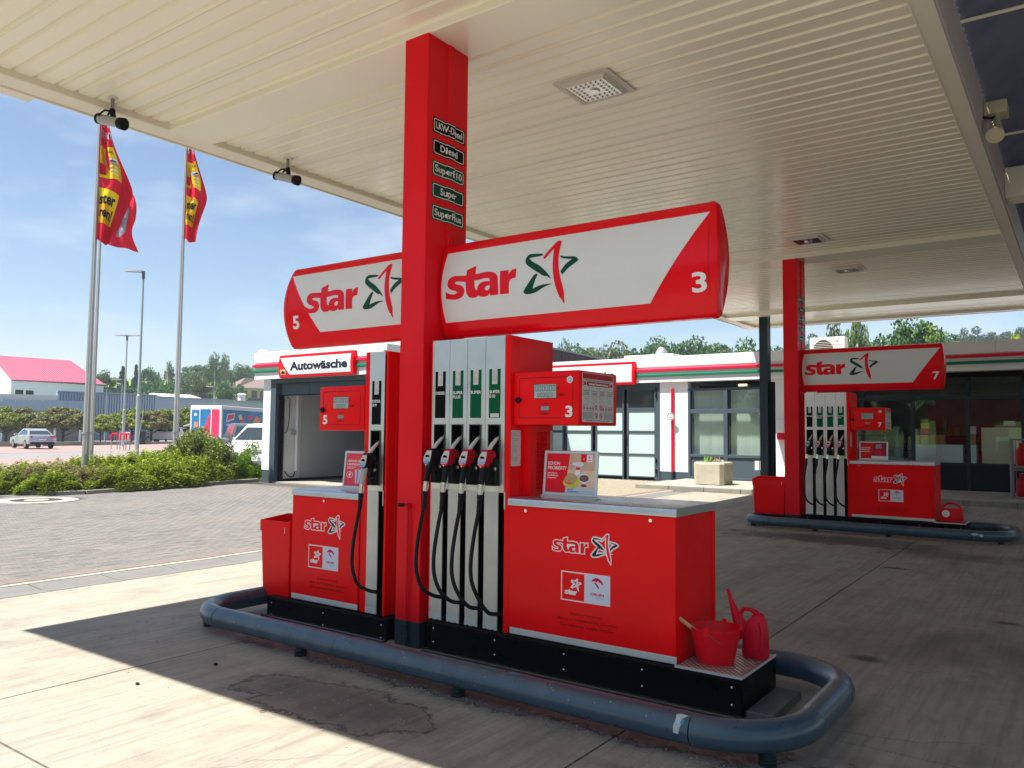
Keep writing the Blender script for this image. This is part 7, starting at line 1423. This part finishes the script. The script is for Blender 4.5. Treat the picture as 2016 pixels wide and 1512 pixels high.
LM = {'round': leaf_mat('leaves_green', [(.028, .078, .020), (.050, .125, .030), (.090, .185, .042)]), 'olive': leaf_mat('leaves_olive', [(.060, .085, .030), (.095, .125, .045), (.14, .155, .065)]),
      'light': leaf_mat('leaves_light', [(.09, .16, .02), (.13, .21, .03), (.18, .25, .05)]), 'yellow': leaf_mat('leaves_yellow', [(.22, .30, .02), (.30, .36, .03), (.38, .40, .05)]),
      'far': leaf_mat('leaves_far', [(.030, .062, .035), (.042, .080, .045), (.055, .095, .055)]), 'conifer': leaf_mat('needles', [(.010, .030, .018), (.018, .045, .024)], .1),
      'birch': leaf_mat('leaves_birch', [(.07, .12, .035), (.10, .15, .05), (.14, .18, .08)], .4), 'willow': leaf_mat('leaves_willow', [(.10, .18, .04), (.14, .22, .05), (.20, .26, .09)], .4), 'bare': leaf_mat('leaves_sparse', [(.12, .12, .07), (.16, .15, .09)], .3),
      'orn': leaf_mat('leaves_maple', [(.050, .095, .012), (.14, .20, .015), (.28, .31, .02), (.36, .35, .03)], .3), 'orn2': leaf_mat('leaves_maple_brownish', [(.10, .12, .035), (.20, .20, .06), (.28, .26, .10)], .3),
      'juniper': leaf_mat('juniper_sprigs', [(.06, .11, .008), (.15, .22, .012), (.31, .38, .025), (.42, .46, .04)], .25), 'dry': leaf_mat('dry_sprigs', [(.09, .10, .02), (.19, .17, .06), (.27, .20, .13), (.26, .29, .04)], .25),
      'bush': leaf_mat('willow_bush_leaves', [(.07, .11, .02), (.17, .22, .04), (.30, .34, .08)], .3), 'purple': leaf_mat('purple_bush_leaves', [(.030, .028, .020), (.070, .055, .045), (.10, .10, .05)], .2), 'leafy': leaf_mat('bright_leaves', [(.05, .12, .006), (.13, .25, .010), (.24, .36, .02)], .35)}
BARK = mat('bark', (.07, .055, .042), .9, var=.25, vs=3, bump=.4, bs=20); WBARK = mat('white_bark', (.45, .44, .40), .8, var=.3, vs=3)
def quads(name, C, Nn, T, w, h, m, extra=None):
    """one mesh of leaf-sized quads: centres C, up direction T, width direction from Nn x T"""
    n = len(C); B = np.cross(Nn, T); B /= np.linalg.norm(B, axis=1)[:, None]+1e-9
    w = w[:, None]*.5; h = h[:, None]*.5
    V = np.empty((n, 4, 3)); V[:, 0] = C-T*h; V[:, 1] = C+B*w; V[:, 2] = C+T*h; V[:, 3] = C-B*w
    me = bpy.data.meshes.new(name); me.vertices.add(4*n); me.vertices.foreach_set('co', V.reshape(-1)); me.loops.add(4*n); me.loops.foreach_set('vertex_index', np.arange(4*n, dtype=np.int32))
    me.polygons.add(n); me.polygons.foreach_set('loop_start', np.arange(0, 4*n, 4, dtype=np.int32)); me.materials.append(m); me.update(); me.validate(); return me
def rdir(n): d = RNG.normal(size=(n, 3)); return d/np.linalg.norm(d, axis=1)[:, None]
def crown_mesh(kind, seed):
    """unit tree: height 1, crown width 1"""
    rs = np.random.default_rng(seed); C = []; sz = .030; up = None; per = 170
    if kind in ('round', 'olive', 'light', 'yellow', 'far'):
        k = 44; zc, zr = .58, .40
        d = rs.normal(size=(k, 3)); d /= np.linalg.norm(d, axis=1)[:, None]; r = rs.uniform(.35, 1.0, k)**.6
        cen = np.c_[d[:, 0]*r*.40, d[:, 1]*r*.40, zc+d[:, 2]*r*zr*.86]; rad = rs.uniform(.085, .15, k)
        lobes = rs.uniform(-.08, .08, k); cen[:, 2] += lobes; 
    elif kind == 'conifer':
        k = 60; t_ = rs.uniform(0, 1, k); a = rs.uniform(0, 6.28, k); r = (1-t_)*.42*rs.uniform(.4, 1, k); cen = np.c_[r*np.cos(a), r*np.sin(a), .12+.86*t_]; rad = .05+.07*(1-t_)
    elif kind in ('birch', 'willow', 'bare'):
        k = 40 if kind != 'bare' else 26; a = rs.uniform(0, 6.28, k); t_ = rs.uniform(0, 1, k); r = .44*np.sin(np.pi*(t_*.8+.15))*rs.uniform(.3, 1, k); cen = np.c_[r*np.cos(a), r*np.sin(a), .22+.74*t_]; rad = rs.uniform(.06, .11, k); per = 70 if kind != 'bare' else 14; per = 130 if kind == 'willow' else per; sz = .022
    elif kind in ('orn', 'orn2'):
        k = 100; a = rs.uniform(0, 6.28, k); u = rs.uniform(0, 1, k)**.5; cen = np.c_[.43*u*np.cos(a), .43*u*np.sin(a), .56+.36*np.sqrt(np.clip(1-u**2, 0, 1))*rs.uniform(-.35, 1, k)-.16*u**3*rs.uniform(0, 1, k)]; rad = rs.uniform(.07, .11, k); per = 210; sz = .034
    out = []; N_ = []; T_ = []
    for c, r in zip(cen, rad):
        d = rs.normal(size=(per, 3)); d /= np.linalg.norm(d, axis=1)[:, None]; q = rs.uniform(.35, 1.0, per)[:, None]**.5
        sc = np.array([1.15, 1.15, .72]) if kind not in ('birch', 'willow') else np.array([.9, .9, 1.5]); out.append(c+d*q*r*sc); nn = d+rs.normal(size=(per, 3))*.7; nn[:, 2] += .4; N_.append(nn)
        tt = rs.normal(size=(per, 3)); 
        if kind in ('birch', 'willow'): tt = tt*.3+np.array([0, 0, -1.0])
        T_.append(tt)
    C = np.concatenate(out); Nn = np.concatenate(N_); T = np.concatenate(T_); T /= np.linalg.norm(T, axis=1)[:, None]; Nn /= np.linalg.norm(Nn, axis=1)[:, None]
    n = len(C); w = rs.uniform(.6, 1.4, n)*sz; h = w*(1.1 if kind not in ('birch', 'willow') else 1.8)
    return quads('crown', C, Nn, T, w, h, LM[kind]), cen
def trunk_mesh(kind, cen, m):
    b = MB(); r = .022; b.tube([(0, 0, -.03), (.004, 0, .2), (-.004, .006, .45), (0, 0, .72)], [r*1.3, r, r*.75, r*.3], 8)
    for c in cen[::4]: z0 = max(.12, min(.6, c[2]-.22)); b.tube([(0, 0, z0), (c[0]*.5, c[1]*.5, (z0+c[2])/2), (c[0], c[1], c[2])], [r*.5, r*.32, r*.12], 5)
    me = bpy.data.meshes.new('trunk'); me.from_pydata(b.v, [], b.f); me.materials.append(m); me.polygons.foreach_set('use_smooth', [True]*len(me.polygons)); return me
PROTO = {}
def proto(kind, var):
    k = (kind, var)
    if k not in PROTO:
        cm, cen = crown_mesh(kind, hash(kind) % 97*0+sum(map(ord, kind))*7+var); PROTO[k] = (cm, trunk_mesh(kind, cen, WBARK if kind in ('birch', 'bare') else BARK))
    return PROTO[k]
def tree(kind, x, y, g, h, w, lb, group, name):
    cm, tm = proto(kind, random.randrange(3)); t = thing(name, lb, 'tree', (x, y, g), group); rz = random.uniform(0, 6.28)
    for nm, me in (('crown', cm), ('trunk', tm)):
        o = bpy.data.objects.new(nm, me); COL.objects.link(o); o.parent = t; o.scale = (w, w*random.uniform(.9, 1.1), h); o.rotation_euler = (0, 0, rz)
DESC = {'round': 'dense mid green tree', 'olive': 'broad olive toned tree', 'light': 'light green young tree', 'yellow': 'yellow green tree top', 'far': 'hazy dark tree', 'conifer': 'dark conifer with layered branches', 'birch': 'slender airy birch', 'willow': 'pale drooping willow', 'bare': 'nearly bare thin tree'}
NAMES = {'conifer': 'conifer', 'birch': 'birch_tree', 'willow': 'willow_tree'}
ORD = ['first', 'second', 'third', 'fourth', 'fifth', 'sixth', 'seventh', 'eighth', 'ninth', 'tenth', 'eleventh', 'twelfth', 'thirteenth', 'fourteenth', 'fifteenth', 'sixteenth', 'seventeenth']
cnt = {}
for row in sorted(TREES, key=lambda q: math.atan2(q[1], q[2])):
    k, x, y, g, h, w = row; az = math.degrees(math.atan2(x, y)); reg = 'on the hill beyond the car park' if az < -45 else ('above the shop roof' if az < -17 else 'behind the sign of the far pump')
    if k == 'far': reg = 'on the distant ridge'
    i = cnt.get((k, reg), 0); cnt[(k, reg)] = i+1
    fw = 1.15 if k in ('round', 'olive', 'light') else 1.3; w = max(w, h*(.62 if k in ('round', 'olive', 'far', 'light') else .42)/fw)
    tree(k, x, y, g-.2, h+.2, w*fw, '%s %s, %s from the left' % (DESC[k], reg, ORD[i]), 'trees '+reg, NAMES.get(k, 'tree'))
for i, (x, y, g, h, w) in enumerate(ORN):
    tree('orn2' if i in (1, 2, 6) else 'orn', x, y, g-.05, h*1.04+.1, w*1.4, '%s low round maple along the car park edge, %s maple from the left' % ('brownish' if i in (1, 2, 6) else 'yellow green', ORD[i]), 'low round trees along the car park', 'maple_tree')
# shrubs
def shrub_mesh(kind, seed):
    rs = np.random.default_rng(seed); n = {'juniper': 17000, 'dry': 15000, 'bush': 26000, 'purple': 8000, 'leafy': 5200}[kind]
    a = rs.uniform(0, 6.283, n); u = rs.uniform(0, 1, n)**.5; 
    lob = 1+.13*np.sin(a*3+seed)+.09*np.sin(a*7+seed*2)
    if kind in ('juniper', 'dry'):
        z = np.sqrt(np.clip(1-u**2, 0, 1))*(.80+.14*np.sin(a*4+u*9+seed)+.12*np.sin(a*9-u*6)); lay = rs.uniform(.25, 1.0, n)**.4
        C = np.c_[.55*u*np.cos(a)*lob, .55*u*np.sin(a)*lob, z*lay]; out = np.c_[np.cos(a), np.sin(a), .25+.9*(1-u)]; T = out+rs.normal(size=(n, 3))*.45; Nn = rs.normal(size=(n, 3))*.5+np.array([0, 0, 1.0]); w = rs.uniform(.010, .022, n); h = w*rs.uniform(2, 4.5, n)
        sp = rs.uniform(0, 1, n) < .05; C[sp] *= 1.12
    else:
        k = 90; d = rs.normal(size=(k, 3)); d[:, 2] = np.abs(d[:, 2])*1.1-.15; d /= np.linalg.norm(d, axis=1)[:, None]; cen = d*rs.uniform(.35, .95, k)[:, None]*np.array([.44, .44, .80])+np.array([0, 0, .12]); idx = rs.integers(0, k, n); dd = rs.normal(size=(n, 3)); dd /= np.linalg.norm(dd, axis=1)[:, None]
        C = cen[idx]+dd*rs.uniform(.4, 1, n)[:, None]**.5*np.array([.125, .125, .16]); C[:, 2] = np.abs(C[:, 2]); T = dd*.6+rs.normal(size=(n, 3))*.5+np.array([0, 0, .6]); Nn = dd+rs.normal(size=(n, 3))*.6; w = rs.uniform(.010, .020, n)*(2.4 if kind == 'leafy' else 1); h = w*(1.5 if kind == 'leafy' else 2.4)
    T /= np.linalg.norm(T, axis=1)[:, None]; Nn /= np.linalg.norm(Nn, axis=1)[:, None]
    return quads('foliage', C, Nn, T, w, h, LM[kind])
def stem_mesh(seed):
    b = MB(); rr = random.Random(seed)
    for i in range(12): a = rr.uniform(0, 6.28); r = rr.uniform(.1, .42); b.tube([(0, 0, -.05), (r*.4*math.cos(a), r*.4*math.sin(a), .25), (r*math.cos(a), r*math.sin(a), rr.uniform(.45, .75))], [.014, .009, .004], 5)
    me = bpy.data.meshes.new('stems'); me.from_pydata(b.v, [], b.f); me.materials.append(BARK); return me
SM = {}; sdesc = {'juniper': 'low spreading bright green shrub', 'dry': 'low shrub with pinkish dry sprigs', 'bush': 'tall rounded grey green bush', 'purple': 'dark purplish bush', 'leafy': 'bright leafy green shrub'}; sc_ = {}
extra = [('juniper', -23.3, 10.0, .72, 1.7), ('juniper', -23.8, 12.2, .8, 1.8), ('juniper', -23.6, 13.6, .9, 1.6), ('juniper', -22.9, 9.6, .55, 1.3), ('leafy', -22.6, 16.5, 1.2, 1.4), ('leafy', -21.3, 16.9, 1.3, 1.2)]
for row in sorted(SHR+extra, key=lambda q: math.atan2(q[1], q[2])):
    k, x, y, h, w = row; s = random.randrange(3)
    if (k, s) not in SM: SM[(k, s)] = (shrub_mesh(k, s*13+len(k)), stem_mesh(s+5))
    i = sc_.get(k, 0); sc_[k] = i+1; f_, st = SM[(k, s)]
    t = thing('shrub', '%s in the flagpole bed, %s such from the left' % (sdesc[k], ORD[min(i, 16)]), 'shrub', (x, y, G(x, y)), 'shrubs in the bed'); kk = 1.35 if k in ('juniper', 'dry') else 1.12
    for nm, me in (('foliage', f_), ('stems', st)): o = bpy.data.objects.new(nm, me); COL.objects.link(o); o.parent = t; o.scale = (w*kk, w*kk, h*1.04); o.rotation_euler = (0, 0, random.uniform(0, 6.28))
# small litter on the concrete
LIT = mat('litter_stone', (.30, .27, .22), .8, rand=.5); LITD = mat('litter_dark', (.015, .013, .012), .7)
b = MB()
for k in range(380):
    x, y = random.uniform(-6.6, -1.0), random.uniform(2.9, 4.4); r = random.uniform(.0015, .004)
    if random.random() < .4: x, y = random.uniform(-4.5, -1.2), random.gauss(3.86, .05)
    b.box(x-r, x+r*random.uniform(.6, 1.6), y-r, y+r, 0, r*1.3)
tag(b.build('grit', LIT, None, at=(0, 0, 0)), 'fine pale grit scattered on the concrete before the near island', 'grit', kind='stuff')
for x, y, r, lb in ((-4.93, 3.38, .014, 'small dark pebble in the shade left of the island'), (-4.95, 2.83, .012, 'small dark pebble on the sunlit concrete')): o = MB().sphere((x, y, r*.6), r, 8, 6, sc=(1.3, 1, .8)).build('pebble', LITD, None, at=(x, y, 0)); tag(o, lb, 'pebble')

# trees standing across the road behind the camera (they show only as reflections in the glass)
for i in range(16):
    x = -52+i*6.5+random.uniform(-1, 1); y = -34+random.uniform(-4, 4); tree('round' if i % 3 else 'olive', x, y, -.1, random.uniform(8, 12), random.uniform(6.5, 8), 'street tree across the road behind the viewer, %s in the row' % ORD[i], 'street trees across the road', 'tree')
# ------------------------------------------------------------------ summer haze over the valley
hm = bpy.data.materials.new('haze_air'); hm.use_nodes = True; n = hm.node_tree.nodes; n.remove(n['Principled BSDF']); pvn = n.new('ShaderNodeVolumePrincipled')
pvn.inputs['Color'].default_value = (.78, .88, 1.0, 1); pvn.inputs['Density'].default_value = .0006; pvn.inputs['Anisotropy'].default_value = .2
hm.node_tree.links.new(pvn.outputs[0], n['Material Output'].inputs['Volume'])
HZ = MB().box(-900, 900, -600, 1500, -2.5, 45).build('haze', hm, None, at=(0, 0, 0)); HZ['kind'] = 'stuff'
